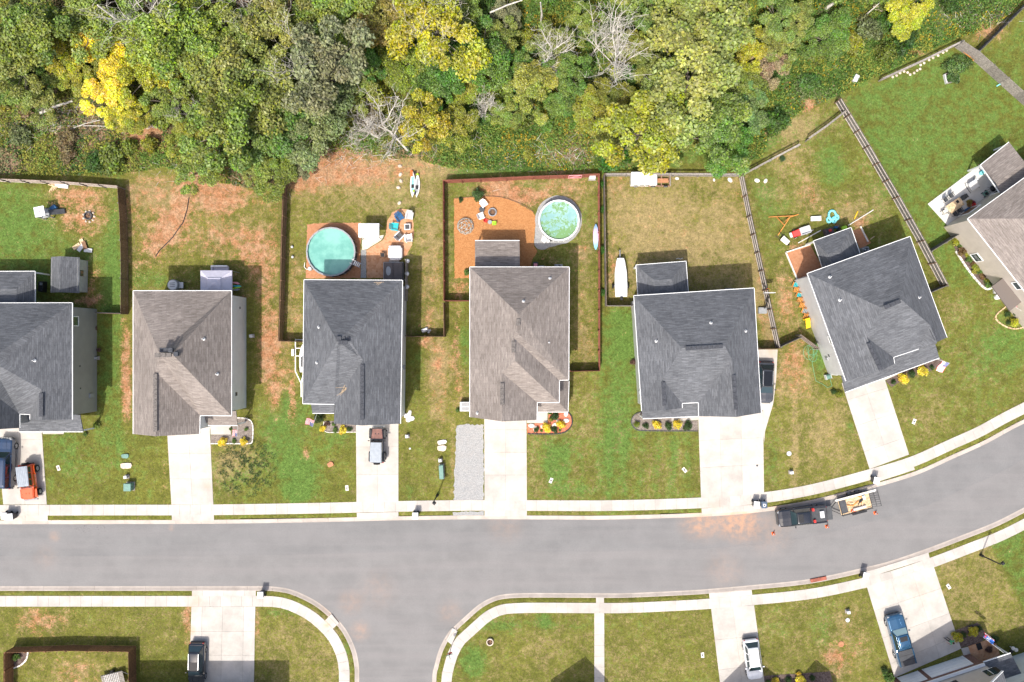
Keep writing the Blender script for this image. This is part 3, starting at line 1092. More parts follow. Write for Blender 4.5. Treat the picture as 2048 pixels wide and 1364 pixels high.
def inset(poly, d):
    P = [Vector((p[0], p[1])) for p in poly]
    ar = sum(a.x * b.y - b.x * a.y for a, b in zip(P, P[1:] + P[:1]))
    sg = 1 if ar > 0 else -1
    n = len(P)
    out = []
    for i in range(n):
        a, b, c = P[i - 1], P[i], P[(i + 1) % n]
        t1, t2 = (b - a).normalized(),(c - b).normalized()
        n1, n2 = Vector((-t1.y, t1.x)) * sg, Vector((-t2.y, t2.x)) * sg
        den = 1 + n1.dot(n2)
        m = (n1 + n2) / max(0.35, den)
        out.append(b + m * d)
    return out


def roof_mesh(name, faces, m, parent, origin, thick=0.16):
    """faces: lists of 3-D points; shingle courses run level across each slope"""
    me = bpy.data.meshes.new(name)
    vs, fs, uvs = [],[],[]
    look = {}
    for f in faces:
        f = [Vector(p) for p in f]
        nrm = Vector((0,0,0))
        for a, b in zip(f, f[1:] + f[:1]):
            nrm += Vector(((a.y - b.y) * (a.z + b.z),(a.z - b.z) * (a.x + b.x),(a.x - b.x) * (a.y + b.y)))
        if nrm.z < 0:
            f = f[::-1]
            nrm = -nrm
        nrm.normalize()
        u = Vector((0,0,1)).cross(nrm)
        u = u.normalized() if u.length > 1e-3 else Vector((1,0,0))
        v = nrm.cross(u)
        idx = []
        for p in f:
            k = tuple(round(c,2) for c in p)
            if k not in look:
                look[k] = len(vs)
                vs.append(p - origin)
            idx.append(look[k])
            uvs.append((p.dot(u) + 3.7 * len(fs), p.dot(v)))
        fs.append(idx)
    me.from_pydata([tuple(v) for v in vs],[], fs)
    ul = me.uv_layers.new(name='UVMap')
    for i, uv in enumerate(uvs):
        ul.data[i].uv = uv
    me.materials.append(m)
    o = bpy.data.objects.new(name, me)
    COL.objects.link(o)
    o.parent = parent
    BVH[o.name] = BVHTree.FromPolygons([tuple(v + origin) for v in vs], fs)
    s = o.modifiers.new('thickness', 'SOLIDIFY')
    s.thickness = thick
    s.offset = -1
    return o


def ray_h(px, py, h_at):
    """height where the sight line through a surveyed roof point meets a slope: h_at(ab) returns (p, n, e, pitch)"""
    p0, n, e, pitch = h_at
    ab = Vector(((px - NX) / S,(NY - py) / S))
    k = n.dot(ab)
    return (e + pitch * (k - n.dot(p0))) / (1 + pitch * k / H)


def panel_on(owner, name, a, b, t, w, z0, z1, m, frame=None, out=1.0, fw=0.09, base=None):
    """door or window on the wall from a to b (xy); t = middle along the wall in metres"""
    a, b = Vector((a[0], a[1])), Vector((b[0], b[1]))
    d = (b - a).normalized()
    nrm = Vector((d.y,-d.x)) * out
    c = a + d * t
    mbp = MB()
    p, q = c - d * (w / 2), c + d * (w / 2)
    o1, o2 = nrm * 0.0, nrm * 0.05
    mbp.prism([p - o2 * .5, q - o2 * .5, q + o2, p + o2], z0, z1)
    po = mbp.build(name, m, owner, origin=base)
    if frame is not None:
        mf = MB()
        for (u0, u1, v0, v1) in ((-w / 2 - fw, w / 2 + fw, z0 - fw, z0),(-w / 2 - fw, w / 2 + fw, z1, z1 + fw),
                                 (-w / 2 - fw,-w / 2, z0, z1),(w / 2, w / 2 + fw, z0, z1)):
            mf.prism([c + d * u0 - nrm * .02, c + d * u1 - nrm * .02, c + d * u1 + nrm * .09, c + d * u0 + nrm * .09], v0, v1)
        mf.build('frame', frame, po, origin=base)
    return po


def house(label, roof_m, wall_m, pts, planes, faces, foot, gutters, gables=(), low=(), vents=(), over=0.42,
          vent_m=None, walls_extra=(), e=E, low_walls=()):
    """pts: name -> (px, py, plane or 'e' or height); planes: name -> (ptA, ptB, pitch) with eave end points by name"""
    W = {}
    for k, v in pts.items():
        if v[2] == 'e':
            W[k] = G(v[0], v[1], e)
        elif not isinstance(v[2], str):
            W[k] = G(*v)
    ctr = sum((W[k].xy for k in foot if k in W), Vector((0,0))) / len([k for k in foot if k in W])
    PL = {}
    for k,(A, B, pitch) in planes.items():
        a, b = W[A].xy, W[B].xy
        d = (b - a).normalized()
        n = Vector((-d.y, d.x))
        if n.dot(ctr - a) < 0:
            n = -n
        PL[k] = (a, n, e, pitch)

    def at(px, py, plane):
        h = ray_h(px, py, PL[plane])
        return G(px, py, h)
    for k, v in pts.items():
        if k not in W:
            W[k] = at(*v)
    base = Vector((ctr.x, ctr.y,0))
    root = thing('house', label, 'house', base)
    footp = inset([W[k] for k in foot], over)
    no_grass(footp)
    mw = MB()
    mw.prism(footp,0.0, e - 0.03)
    for (L, R, T) in gables:
        a, b, c = W[L], W[R], W[T]
        inn = Vector((ctr.x, ctr.y,0)) - Vector(((a.x + b.x) / 2,(a.y + b.y) / 2,0))
        dd = (b - a); dd.z = 0; dd.normalize()
        nn = Vector((-dd.y, dd.x,0))
        if nn.dot(inn) < 0:
            nn = -nn
        q = [p + nn * 0.3 - Vector((0,0,.2)) for p in (a + dd * .4, b - dd * .4, c)]
        q2 = [p + nn * 0.2 for p in q]
        mw.add(q + q2,[(0,1,2),(5,4,3),(0,3,4,1),(1,4,5,2),(2,5,3,0)])
    mw.build('wall', wall_m, root, origin=base)
    ro = roof_mesh('roof',[[W[k] for k in f] for f in faces], roof_m, root, base)
    for (A, B) in gutters:
        mg = MB()
        a, b = W[A] - Vector((0,0,.06)), W[B] - Vector((0,0,.06))
        mg.bar(a, b,0.085,0.14)
        mg.build('gutter', M['white'], ro, origin=base)
    vm = vent_m or M['vent']
    for (x0, y0, x1, y1, pl) in vents:
        a, b = hit_roof(ro, x0, y0), hit_roof(ro, x1, y1)
        if a is None or b is None:
            continue
        a.z = b.z = max(a.z, b.z)
        mv = MB()
        up = Vector((0,0,.07))
        n = max(2, int((b - a).length / 0.55))
        for i in range(n):
            p, q = a.lerp(b, i / n), a.lerp(b,(i + .93) / n)
            mv.bar(p + up, q + up,0.42,0.09)
        mv.build('ridge_vent', vm, ro, origin=base)
    for lf in low:       # lower roofs: porches
        lro = roof_mesh('porch_roof',[[G(*p) for p in f] for f in lf['faces']], roof_m, root, base,.14)
        for (p, q) in lf.get('gutters',()):
            mg = MB()
            mg.bar(G(*p) - Vector((0,0,.05)), G(*q) - Vector((0,0,.05)),0.085,0.12)
            mg.build('gutter', M['white'], lro, origin=base)
        for p in lf.get('posts',()):
            w = G(*p)
            mp = MB()
            mp.box(w.x, w.y,(w.z - .12) / 2 + .02,.16,.16, w.z - .14)
            mp.build('porch_post', M['white'], root, origin=base)
    for poly, z, m in low_walls:
        ml = MB()
        ml.prism([G(p[0], p[1]) for p in poly],0, z)
        ml.build('wall', m, root, origin=base)
        no_grass([G(p[0], p[1]) for p in poly])
    return root, footp, W, base


def fp_edge(fp, i):
    return fp[i], fp[(i + 1) % len(fp)]


def out_sign(fp):
    ar = sum(a[0] * b[1] - b[0] * a[1] for a, b in zip(fp, fp[1:] + fp[:1]))
    return 1.0 if ar > 0 else -1.0


def fit_windows(root, fp, base, spec):
    """spec: (edge index, list of (fraction, width, z0, z1, kind))"""
    og = out_sign(fp)
    for ei, items in spec:
        a, b = fp_edge(fp, ei)
        L = (Vector(b) - Vector(a)).length
        for (fr, w, z0, z1, kind) in items:
            if kind == 'window':
                panel_on(root, 'window', a, b, fr * L, w, z0, z1, M['glass'], M['white'], og, base=base)
            elif kind == 'door':
                d = panel_on(root, 'door', a, b, fr * L, w, z0, z1, M['wood_brown'], M['white'], og, base=base)
            elif kind == 'garage':
                panel_on(root, 'garage_door', a, b, fr * L, w, z0, z1, M['white'], M['white'], og, base=base)
            elif kind == 'vent':
                panel_on(root, 'louvre', a, b, fr * L, w, z0, z1, M['darkgrey'], None, og, base=base)
            elif kind == 'meter':
                panel_on(root, 'meter_box', a, b, fr * L, w, z0, z1, M['grey'], None, og * 3, base=base)


def on_roof(root, items):
    """vents standing on a roof found by looking straight along the sight line"""
    ro = [c for c in root.children if c.name.startswith('roof')][0]
    base = root.location
    for (kind, px, py) in items:
        loc = hit_roof(ro, px, py)
        if loc is None:
            continue
        p = loc
        mv = MB()
        if kind == 'pipe':
            mv.tube(p - Vector((0,0,.12)), p + Vector((0,0,.42)),0.06,0.055,8)
            mv.lathe([(0.20,-.02),(0.1,.1),(.07,.12)],8, p.x, p.y, p.z)
            mv.build('vent_pipe', M['ltgrey'], ro, origin=base)
        else:
            mv.box(p.x, p.y, p.z + .10,.40,.40,.40,0,.8)
            mv.box(p.x, p.y, p.z + .29,.5,.5,.06,0,.9)
            mv.build('roof_vent', M['vent'], ro, origin=base)


WIN = lambda *fr: [(f,.95, z, z + 1.35, 'window') for f in fr for z in (1.0,3.75)]

# house 1, cut by the left of the picture
r, fp, W, b = house('dark roofed grey house with a small shed behind it and two cars on its drive', M['roof_dark'], M['siding_grey'],
    dict(TL=(-76,606, 'e'), TR=(144.5,605.7, 'e'), RB=(144.5,839, 'e'), c1=(60,839, 'e'), c2=(60,829, 'e'), c3=(39,828, 'e'), c4=(39.5,856, 'e'), LB=(-80,856, 'e'),
         RR=(7.7,720, 'R'), RL=(-22,720, 'R'), g1=(82.5,779, 'R'), g1b=(84,840, 'R'), g0=(-44,763, 'L'), g0b=(-46,861, 'L')),
    dict(R=('TR', 'RB',.72), L=('TL', 'LB',.9)),
    [['TL', 'TR', 'RR', 'RL'],['TR', 'RB', 'g1b', 'g1', 'RR'],['RL', 'RR', 'g1', 'c2', 'c3', 'g0'],['g1', 'g1b', 'c1', 'c2'],
     ['g0', 'c3', 'c4', 'g0b'],['TL', 'RL', 'g0', 'g0b', 'LB']],
    ['TL', 'TR', 'RB', 'c1', 'c2', 'c3', 'c4', 'LB'],[('TL', 'TR'),('TR', 'RB'),('c2', 'c3'),('c3', 'c4'),('c1', 'c2')],
    gables=[('c1', 'RB', 'g1b'),('LB', 'c4', 'g0b')], vents=[(83.5,786,83.5,834, 'R')], 
    low=[dict(faces=[[(36,826,3.9),(160,830,3.9),(166,863.5,3.0),(38,863.5,3.0)]], gutters=[((38,863.5,3.0),(166,863.5,3.0))],
              posts=[(163,861,3.0)]),
         dict(faces=[[(-60,543,2.9),(70,542.5,2.9),(33,578,4.1),(-28,578,4.1)],[(70,542.5,2.9),(70,608,2.9),(33,608,4.1),(33,578,4.1)],
                     [(-60,543,2.9),(-28,578,4.1),(-28,608,4.1),(-60,608,2.9)],[(-28,578,4.1),(33,578,4.1),(33,608,4.1),(-28,608,4.1)]],
              gutters=[((-60,543,2.9),(70,542.5,2.9)),((70,542.5,2.9),(70,606,2.9))], posts=[(68,545,2.9),(-10,545,2.9)])])
on_roof(r,[('pipe',69,721)])
fit_windows(r, fp, b,[(1,[(.13,.95,4.0,5.3, 'window'),(.55,.18,3.5,3.65, 'vent'),(.76,.18,3.4,3.55, 'vent'),(.84,.5,.9,1.7, 'meter')]),
                       (6,[(.5,4.6,.1,2.3, 'garage')]),(2, WIN(.5)),(0, WIN(.3,.7))])

# house 2
r, fp, W, b = house('brown roofed light grey house beside the side yard with bare red soil', M['roof_brown'], M['siding_light'],
    dict(TL=(266.4,581.5, 'e'), TR=(463,581.5, 'e'), RB=(463,831.5, 'e'), ve=(400,831, 'e'), gR=(399,868, 'e'), gL=(266.4,868, 'e'),
         RL=(319,708.5, 'L'), RR=(345,708.5, 'L'), gT=(311,743.5, 'L'), gB=(311.5,872.5, 'L')),
    dict(L=('TL', 'gL',.76)),
    [['TL', 'TR', 'RR', 'RL'],['TL', 'RL', 'gT', 'gB', 'gL'],['TR', 'RB', 'RR'],['RL', 'RR', 'RB', 've', 'gT'],['gT', 've', 'gR', 'gB']],
    ['TL', 'TR', 'RB', 've', 'gR', 'gL'],[('TL', 'TR'),('TR', 'RB'),('RB', 've'),('ve', 'gR'),('TL', 'gL')],
    gables=[('gL', 'gR', 'gB')], vents=[(322,710,344,710, 'L'),(311,747,311.3,864, 'L')], vent_m=M['vent_b'],
    low=[dict(faces=[[(401,826,3.8),(472,822,3.8),(475,851,2.95),(416,851,2.95),(416,846,3.05),(401,846,3.05)]],
              gutters=[((416,851,2.95),(475,851,2.95))], posts=[(472,849,2.95)])])
fit_windows(r, fp, b,[(1,[(.40,.9,4.7,5.55, 'window'),(.86,.4,3.0,3.5, 'vent'),(.1,.25,2,2.2, 'vent')]),(4,[(.5,4.8,.1,2.3, 'garage')]),
                       (2,[(.7,1.0,.1,2.2, 'door')]),(0, WIN(.25,.7)),(5, WIN(.4))])
H2 = r


on_roof(H2,[('pipe',407,678),('pipe',434,748),('box',326,700),('box',334,700),('box',343,700),('box',354,708)])

# house 3
r, fp, W, b = house('dark roofed house with a round pool and a hot tub behind it', M['roof_dark'], M['siding_light'],
    dict(TL=(608,559.5, 'e'), TR=(805,560.5, 'e'), RB=(801,847.5, 'e'), gL=(668,847, 'e'), ve=(668.7,808.6, 'e'), LB=(605.6,807.4, 'e'),
         RL=(674.5,683, 'R'), RR=(700.7,683, 'R'), gT=(725,719, 'R'), gB=(724,851, 'R')),
    dict(R=('TR', 'RB',.66)),
    [['TL', 'TR', 'RR', 'RL'],['TL', 'RL', 'LB'],['RL', 'RR', 'gT', 've', 'LB'],['gT', 'gB', 'gL', 've'],['TR', 'RB', 'gB', 'gT', 'RR']],
    ['TL', 'TR', 'RB', 'gL', 've', 'LB'],[('TL', 'TR'),('TR', 'RB'),('ve', 'LB'),('LB', 'TL')],
    gables=[('gL', 'RB', 'gB')], vents=[(677,685,699,685, 'R'),(724.6,729,724.2,841, 'R')],
    low=[dict(faces=[[(621,803,3.9),(668,803,3.9),(668,826.5,3.0),(625,826.5,3.0)]], gutters=[((625,826.5,3.0),(668,826.5,3.0))],
              posts=[(627,825,3.0),(645,825,3.0)])])
H3 = r
on_roof(H3,[('pipe',638,654),('pipe',634,725),('box',679,677),('box',687,677),('box',695,677)])
fit_windows(r, fp, b,[(2,[(.5,4.8,.1,2.3, 'garage')]),(4,[(.6,1.0,.1,2.2, 'door')]),(0, WIN(.3,.7)),(1,[(.62,.5,1.0,1.8, 'meter')])])

# house 4
r, fp, W, b = house('brown roofed house with an orange mulch play yard behind and red mulch bed in front', M['roof_brown'], M['siding_tan'],
    dict(TL=(939.7,534, 'e'), TR=(1138.4,534, 'e'), RB=(1137.5,760, 'e'), s1=(1118.5,760.5, 'e'), s2=(1118.5,805, 'e'), s3=(1074.3,805, 'e'), gR=(1073.7,840, 'e'),
         gL=(939.7,834, 'e'), ap=(1036.8,628, 'L'), rE=(1032.5,664, 'L'), r2=(1027,675, 'L'), r2b=(1030,721.5, 'L'), gT=(1004,745, 'L'), gB=(1004,843, 'L')),
    dict(L=('TL', 'gL',.70)),
    [['TL', 'TR', 'ap'],['TR', 'RB', 'rE', 'ap'],['rE', 'RB', 's1', 'r2'],['r2', 's1', 's2', 'r2b'],['r2b', 's2', 's3', 'gT'],['gT', 's3', 'gR', 'gB'],
     ['TL', 'ap', 'rE', 'r2', 'r2b', 'gT', 'gB', 'gL']],
    ['TL', 'TR', 'RB', 's1', 's2', 's3', 'gR', 'gL'],[('TL', 'TR'),('TR', 'RB'),('RB', 's1'),('s1', 's2'),('s2', 's3'),('s3', 'gR'),('TL', 'gL')],
    gables=[('gL', 'gR', 'gB')], vent_m=M['vent_b'], vents=[(1036.5,638,1036,652, 'L'),(1027,683,1027,706, 'L'),(1004,766,1004,811, 'L')],
    low=[dict(faces=[[(1116,762,3.9),(1138,762,3.0),(1136,824,3.0),(1116,803,3.9)],[(1116,803,3.9),(1136,824,3.0),(1074.5,824,3.0),(1074.5,803,3.9)]],
              gutters=[((1138,762,3.0),(1136,824,3.0)),((1136,824,3.0),(1074.5,824,3.0))], posts=[(1134,822,3.0),(1110,822,3.0)]),
         dict(faces=[[(950,481,2.8),(1039,481,2.8),(1040,545,3.9),(950,545,3.9)]], gutters=[((950,481,2.8),(1039,481,2.8))],
              posts=[(952,483,2.8),(995,483,2.8),(1037,483,2.8)])])
H4 = r
on_roof(H4,[('pipe',1100,557),('pipe',1047,603),('pipe',1097,685),('pipe',955,826)])
fit_windows(r, fp, b,[(6,[(.5,4.8,.1,2.3, 'garage')]),(4,[(.5,1.0,.1,2.2, 'door')]),(0, WIN(.75)),(1, WIN(.4)),(7, WIN(.4))])

# house 5
r, fp, W, b = house('dark roofed white sided house with a car parked along its side wall', M['roof_dark'], M['siding_white'],
    dict(TL=(1267.7,591.3, 'e'), TR=(1508,576, 'e'), RB=(1522.5,825.5, 'e'), gRl=(1397.6,832.6, 'e'), f1=(1397,805, 'e'), f2=(1364,806.5, 'e'), f3=(1364.5,816, 'e'),
         LB=(1283.5,822, 'e'), RL=(1364,696.5, 'L'), RR=(1450,692, 'R'), gLt=(1324.5,758.5, 'L'), gLb=(1328.5,821, 'L'), gRt=(1464.4,720, 'R'), gRb=(1473,834, 'R')),
    dict(L=('TL', 'LB',.72), R=('TR', 'RB',.72)),
    [['TL', 'TR', 'RR', 'RL'],['TL', 'RL', 'gLt', 'gLb', 'LB'],['RL', 'RR', 'gRt', 'f1', 'f2', 'gLt'],['gLt', 'f2', 'f3', 'gLb'],['gRt', 'gRb', 'gRl', 'f1'],
     ['TR', 'RB', 'gRb', 'gRt', 'RR']],
    ['TL', 'TR', 'RB', 'gRl', 'f1', 'f2', 'f3', 'LB'],[('TL', 'TR'),('TR', 'RB'),('gRl', 'f1'),('f1', 'f2'),('f2', 'f3'),('LB', 'TL')],
    gables=[('gRl', 'RB', 'gRb'),('LB', 'f3', 'gLb')], vents=[(1371,697,1446,692.5, 'L'),(1326,764,1328.5,812, 'L'),(1467,750,1471.5,820, 'R')],
    low=[dict(faces=[[(1283,812,3.9),(1397.5,803,3.9),(1397.6,832.5,3.0),(1285.4,837.5,3.0)]], gutters=[((1285.4,837.5,3.0),(1397.6,832.5,3.0))],
              posts=[(1288,836,3.0),(1340,834,3.0)]),
         dict(faces=[[(1272,530,2.9),(1372,522.5,2.9),(1343,558,4.1),(1309,561,4.1)],[(1372,522.5,2.9),(1377,590,2.9),(1347,592,4.1),(1343,558,4.1)],
                     [(1272,530,2.9),(1309,561,4.1),(1312,596,4.1),(1276,598,2.9)],[(1309,561,4.1),(1343,558,4.1),(1347,592,4.1),(1312,596,4.1)]],
              gutters=[((1272,530,2.9),(1372,522.5,2.9)),((1372,522.5,2.9),(1376.5,584,2.9)),((1272,530,2.9),(1276,592,2.9))],
              posts=[(1275,532,2.9),(1322,528,2.9),(1370,525,2.9)])])
H5 = r
on_roof(H5,[('pipe',1422,646),('pipe',1491,662),('pipe',1313,682)])
fit_windows(r, fp, b,[(2,[(.45,4.8,.1,2.3, 'garage')]),(5,[(.6,1.0,.1,2.2, 'door')]),(0, WIN(.75)),(7,[(.5,.8,4.0,5.2, 'window'),(.12,.35,2.0,2.6, 'meter')])])

# house 6
r, fp, W, b = house('dark roofed white sided house standing at an angle with chairs along its side wall', M['roof_dark'], M['siding_white'],
    dict(TL=(1614.6,547, 'e'), TR=(1820,473, 'e'), RB=(1894,675, 'e'), gRb0=(1873,687.5, 'e'), f1=(1837,698, 'e'), f2=(1787,714.5, 'e'), f3=(1789,727, 'e'), LB=(1692,762, 'e'),
         RL=(1763,615.5, 'L'), RR=(1803,599.5, 'R'), gLt=(1733,674, 'L'), gLb=(1762.5,742, 'L'), gRt=(1860,650, 'R'), gRb=(1874,684, 'R')),
    dict(L=('TL', 'LB',.66), R=('TR', 'RB',.72)),
    [['TL', 'TR', 'RR', 'RL'],['TL', 'RL', 'gLt', 'gLb', 'LB'],['RL', 'RR', 'gRt', 'f1', 'f2', 'gLt'],['gLt', 'f2', 'f3', 'gLb'],['gRt', 'gRb', 'gRb0', 'f1'],
     ['TR', 'RB', 'gRb', 'gRt', 'RR']],
    ['TL', 'TR', 'RB', 'gRb0', 'f1', 'f2', 'f3', 'LB'],[('TL', 'TR'),('TR', 'RB'),('f1', 'f2'),('f2', 'f3'),('LB', 'TL')],
    gables=[('LB', 'f3', 'gLb')], vents=[(1767,615,1801,601.5, 'L'),(1735,686,1761,740, 'L'),(1861,657,1872,680, 'R')],
    low=[dict(faces=[[(1682,745,3.9),(1868,680,3.9),(1879,716,3.0),(1690.6,784.5,3.0)]], gutters=[((1690.6,784.5,3.0),(1879,716,3.0))],
              posts=[(1876,716,3.0),(1830,732,3.0),(1780,750,3.0)]),
         dict(faces=[[(1627,482,2.9),(1702,455,2.9),(1678,500,4.1),(1656,508,4.1)],[(1702,455,2.9),(1722,513,2.9),(1698,528,4.1),(1678,500,4.1)],
                     [(1627,482,2.9),(1656,508,4.1),(1672,538,4.1),(1648,545,2.9)],[(1656,508,4.1),(1678,500,4.1),(1698,528,4.1),(1672,538,4.1)]],
              gutters=[((1627,482,2.9),(1702,455,2.9)),((1627,482,2.9),(1646,537,2.9)),((1702,455,2.9),(1720,506,2.9))], posts=[(1630,483,2.9),(1700,458,2.9)])],
    low_walls=[])
H6 = r
on_roof(H6,[('pipe',1660,554),('pipe',1680,600),('pipe',1838,595)])
fit_windows(r, fp, b,[(7,[(.36,.9,4.2,5.4, 'window'),(.2,.25,2.2,2.5, 'vent'),(.17,.3,1.2,1.8, 'meter')]),(0, WIN(.8)),(6,[(.5,4.6,.1,2.3, 'garage')]),
                       (4,[(.5,1.0,.1,2.2, 'door')])])

# house 7, cut by the right of the picture
r, fp, W, b = house('beige sided house with brown roof behind a concrete patio', M['roof_brown'], M['siding_tan'],
    dict(TL=(1935.3,437.5, 'e'), TR=(2160,275, 'e'), RB=(2330,505, 'e'), LB=(2120,672, 'e'), a1=(2055,437, 'L'), a2=(2170,590, 'L'), a3=(2235,545, 'L'), a4=(2130,395, 'L')),
    dict(L=('TL', 'LB',.5)),
    [['TL', 'TR', 'a4', 'a1'],['TL', 'a1', 'a2', 'LB'],['TR', 'RB', 'a3', 'a4'],['LB', 'a2', 'a3', 'RB'],['a1', 'a4', 'a3', 'a2']],
    ['TL', 'TR', 'RB', 'LB'],[('TL', 'TR'),('TL', 'LB')], over=.3,
    low=[dict(faces=[[(1961,330,2.9),(2018,284,2.9),(2050,325,4.0),(1993,366,4.0)],[(1993,366,4.0),(2050,325,4.0),(2075,350,4.0),(2005,398,4.0)]],
              gutters=[((1961,330,2.9),(2018,284,2.9)),((1961,330,2.9),(1999,385,4.0))], posts=[(1964,331,2.9),(2018,288,2.9)])])
H7 = r
fit_windows(r, fp, b,[(3,[(.35,.25,2.6,2.9, 'vent'),(.42,.9,4.3,5.5, 'window'),(.7,1.0,1.0,2.3, 'window')]),(0,[(.2,1.6,.1,2.2, 'door'),(.45,.9,1.0,2.2, 'window')])])
mb = MB()
mb.prism([G(1984,571), G(2007,553), G(2040,600), G(2018,618)],0,3.1)
mb.build('porch_wall', M['siding_tan'], H7, origin=b)
no_grass([G(1984,571), G(2007,553), G(2040,600), G(2018,618)])
mb = MB()
c = [G(1982,573,3.1), G(2010,552,3.1), G(2046,600,3.1), G(2018,622,3.1)]
mb.prism([(p.x, p.y) for p in c],3.1,3.3)
mb.build('porch_roof', M['roof_brown'], H7, origin=b)

# houses below the road: mostly out of the picture, their shadows reach in
r, fp, W, b = house('dark roofed house behind the drive with the black car', M['roof_dark'], M['siding_light'],
    dict(TL=(205,1424, 'e'), TR=(523,1424, 'e'), RB=(523,1700, 'e'), LB=(205,1700, 'e'), a=(300,1560, 'T'), c=(428,1560, 'T')),
    dict(T=('TL', 'TR',.5)),[['TL', 'TR', 'c', 'a'],['TL', 'a', 'LB'],['TR', 'RB', 'c'],['LB', 'RB', 'c', 'a']],['TL', 'TR', 'RB', 'LB'],[('TL', 'TR')])
r, fp, W, b = house('dark roofed gabled house beside the straight footpath', M['roof_dark'], M['siding_taupe'],
    dict(TL=(1080,1465, 'e'), TR=(1203,1465, 'e'), RB=(1203,1800, 'e'), LB=(1080,1800, 'e'), a=(1146,1465,8.4), c=(1146,1800,8.4)),
    {},[['TL', 'a', 'c', 'LB'],['TR', 'RB', 'c', 'a']],['TL', 'TR', 'RB', 'LB'],[], gables=[('TL', 'TR', 'a')])
r, fp, W, b = house('dark roofed twin gabled house behind the white car', M['roof_dark'], M['siding_light'],
    dict(TL=(1448,1468, 'e'), T1=(1572,1462, 'e'), T2=(1612,1460, 'e'), TR=(1690,1456, 'e'), RB=(1700,1760, 'e'), LB=(1460,1760, 'e'),
         a=(1508,1458,8.2), a2=(1518,1760,8.2), g=(1592,1461,5.85), g2=(1602,1760,5.85), c=(1650,1452,7.4), c2=(1660,1760,7.4)),
    {},[['TL', 'a', 'a2', 'LB'],['a', 'T1', 'g', 'g2', 'a2'],['g', 'T2', 'c', 'c2', 'g2'],['c', 'TR', 'RB', 'c2']],['TL', 'T1', 'T2', 'TR', 'RB', 'LB'],[])

# house with the brick front, bottom right
def local_frame(p, q):
    """origin p (xy), x axis from p to q"""
    a, b_ = G(*p).xy, G(*q).xy
    d = (b_ - a).normalized()
    return a, d, Vector((-d.y, d.x))


o_, d_, n_ = local_frame((1789,1357),(1942,1306))     # front wall line, n_ points to the road
base = Vector((o_.x, o_.y,0))
hb = thing('house', 'brick fronted house with two white garage doors and a dark roofed entry', 'house', base)


def LF(x, y):
    return o_ + d_ * x + n_ * y


def lprism(name, m, x0, x1, y0, y1, z0, z1, parent=None):
    mb = MB()
    mb.prism([LF(x0, y0), LF(x1, y0), LF(x1, y1), LF(x0, y1)], z0, z1)
    return mb.build(name, m, parent or hb, origin=base)


no_grass([LF(-.5,0), LF(16,0), LF(16,-12), LF(-.5,-12)])
lprism('wall', M['siding_tan'],-.25,9.4,-9,-.25,0,5.9)
bw = lprism('brick_wall', M['brick'],-.3,9.3,-.24,0,0,2.95)
for (x0, x1) in ((.35,2.75),(3.45,8.3)):
    gd = lprism('garage_door', M['white'], x0, x1,-.02,.03,.05,2.25)
    for k in range(1,4):
        lprism('panel_seam', M['ltgrey'], x0 + .02, x1 - .02,.03,.036,.05 + .55 * k - .012,.05 + .55 * k + .012, gd)
    fr = MB()
    for (a0, a1, z0, z1) in ((x0 - .1, x0,.05,2.25),(x1, x1 + .1,.05,2.25),(x0 - .1, x1 + .1,2.25,2.36)):
        fr.prism([LF(a0,-.02), LF(a1,-.02), LF(a1,.07), LF(a0,.07)], z0, z1)
    fr.build('frame', M['white'], gd, origin=base)
lprism('trim', M['white'],-.3,9.3,-.2,.12,2.96,3.14)
for x in (3.0,4.3,9.0):
    wpo = lprism('window', M['glass'], x - .55, x + .55,-.3,-.18,3.9,5.2)
    lprism('frame', M['white'], x - .65, x + .65,-.3,-.19,3.8,3.9, wpo)
    lprism('frame', M['white'], x - .03, x + .03,-.3,-.16,3.9,5.2, wpo)
    lprism('shutter', M['dark'], x + .6, x + 1.0,-.3,-.18,3.9,5.2)
F3 = lambda x, y, z: Vector((*LF(x, y), z))
rr = roof_mesh('roof',[[F3(-.7,.15,5.8), F3(5.0,.15,8.8), F3(5.0,-9.4,8.8), F3(-.7,-9.4,5.8)],[F3(9.8,.15,5.8), F3(9.8,-9.4,5.8), F3(5.0,-9.4,8.8), F3(5.0,.15,8.8)]],
               M['roof_dark'], hb, base)
for (a, b2) in ((F3(-.7,.18,5.75), F3(5.0,.18,8.75)),(F3(5.0,.18,8.75), F3(9.8,.18,5.75))):
    mg = MB(); mg.bar(a, b2,.08,.22); mg.build('gutter', M['white'], rr, origin=base)
mb = MB()
q = [F3(-.3,-.2,5.7), F3(9.4,-.2,5.7), F3(5.0,-.2,8.5)]
q2 = [p - Vector((n_.x, n_.y,0)) * .15 for p in q]
mb.add(q + q2,[(0,1,2),(5,4,3),(0,3,4,1),(1,4,5,2),(2,5,3,0)])
mb.build('gable_wall', M['siding_tan'], hb, origin=base)
# entry with its own dark roof, recessed front and further wing
lprism('wall', M['siding_light'],9.42,17,-9,-1.9,0,5.9)
er = roof_mesh('porch_roof',[[F3(9.35,.1,2.85), F3(12.6,.1,2.85), F3(12.6,-1.9,3.8), F3(9.35,-1.9,3.8)]], M['roof_dark'], hb, base)
mg = MB(); mg.bar(F3(9.35,.12,2.8), F3(12.6,.12,2.8),.12,.12); mg.build('gutter', M['white'], er, origin=base)
lprism('porch_post', M['white'],12.35,12.5,-.1,.05,0,2.75)
lprism('entry_floor', M['pavers'],9.4,12.6,-1.9,.9,.0,.12)
lprism('door_mat', M['dark'],10.3,10.9,.1,.9,.12,.135)
r2 = roof_mesh('roof',[[F3(9.3,-1.6,5.8), F3(17.5,-1.6,5.8), F3(17.5,-5.4,8.4), F3(9.3,-5.4,8.4)]], M['roof_dark'], hb, base)
lprism('window', M['glass'],12.9,13.9,-1.95,-1.83,3.8,5.1)


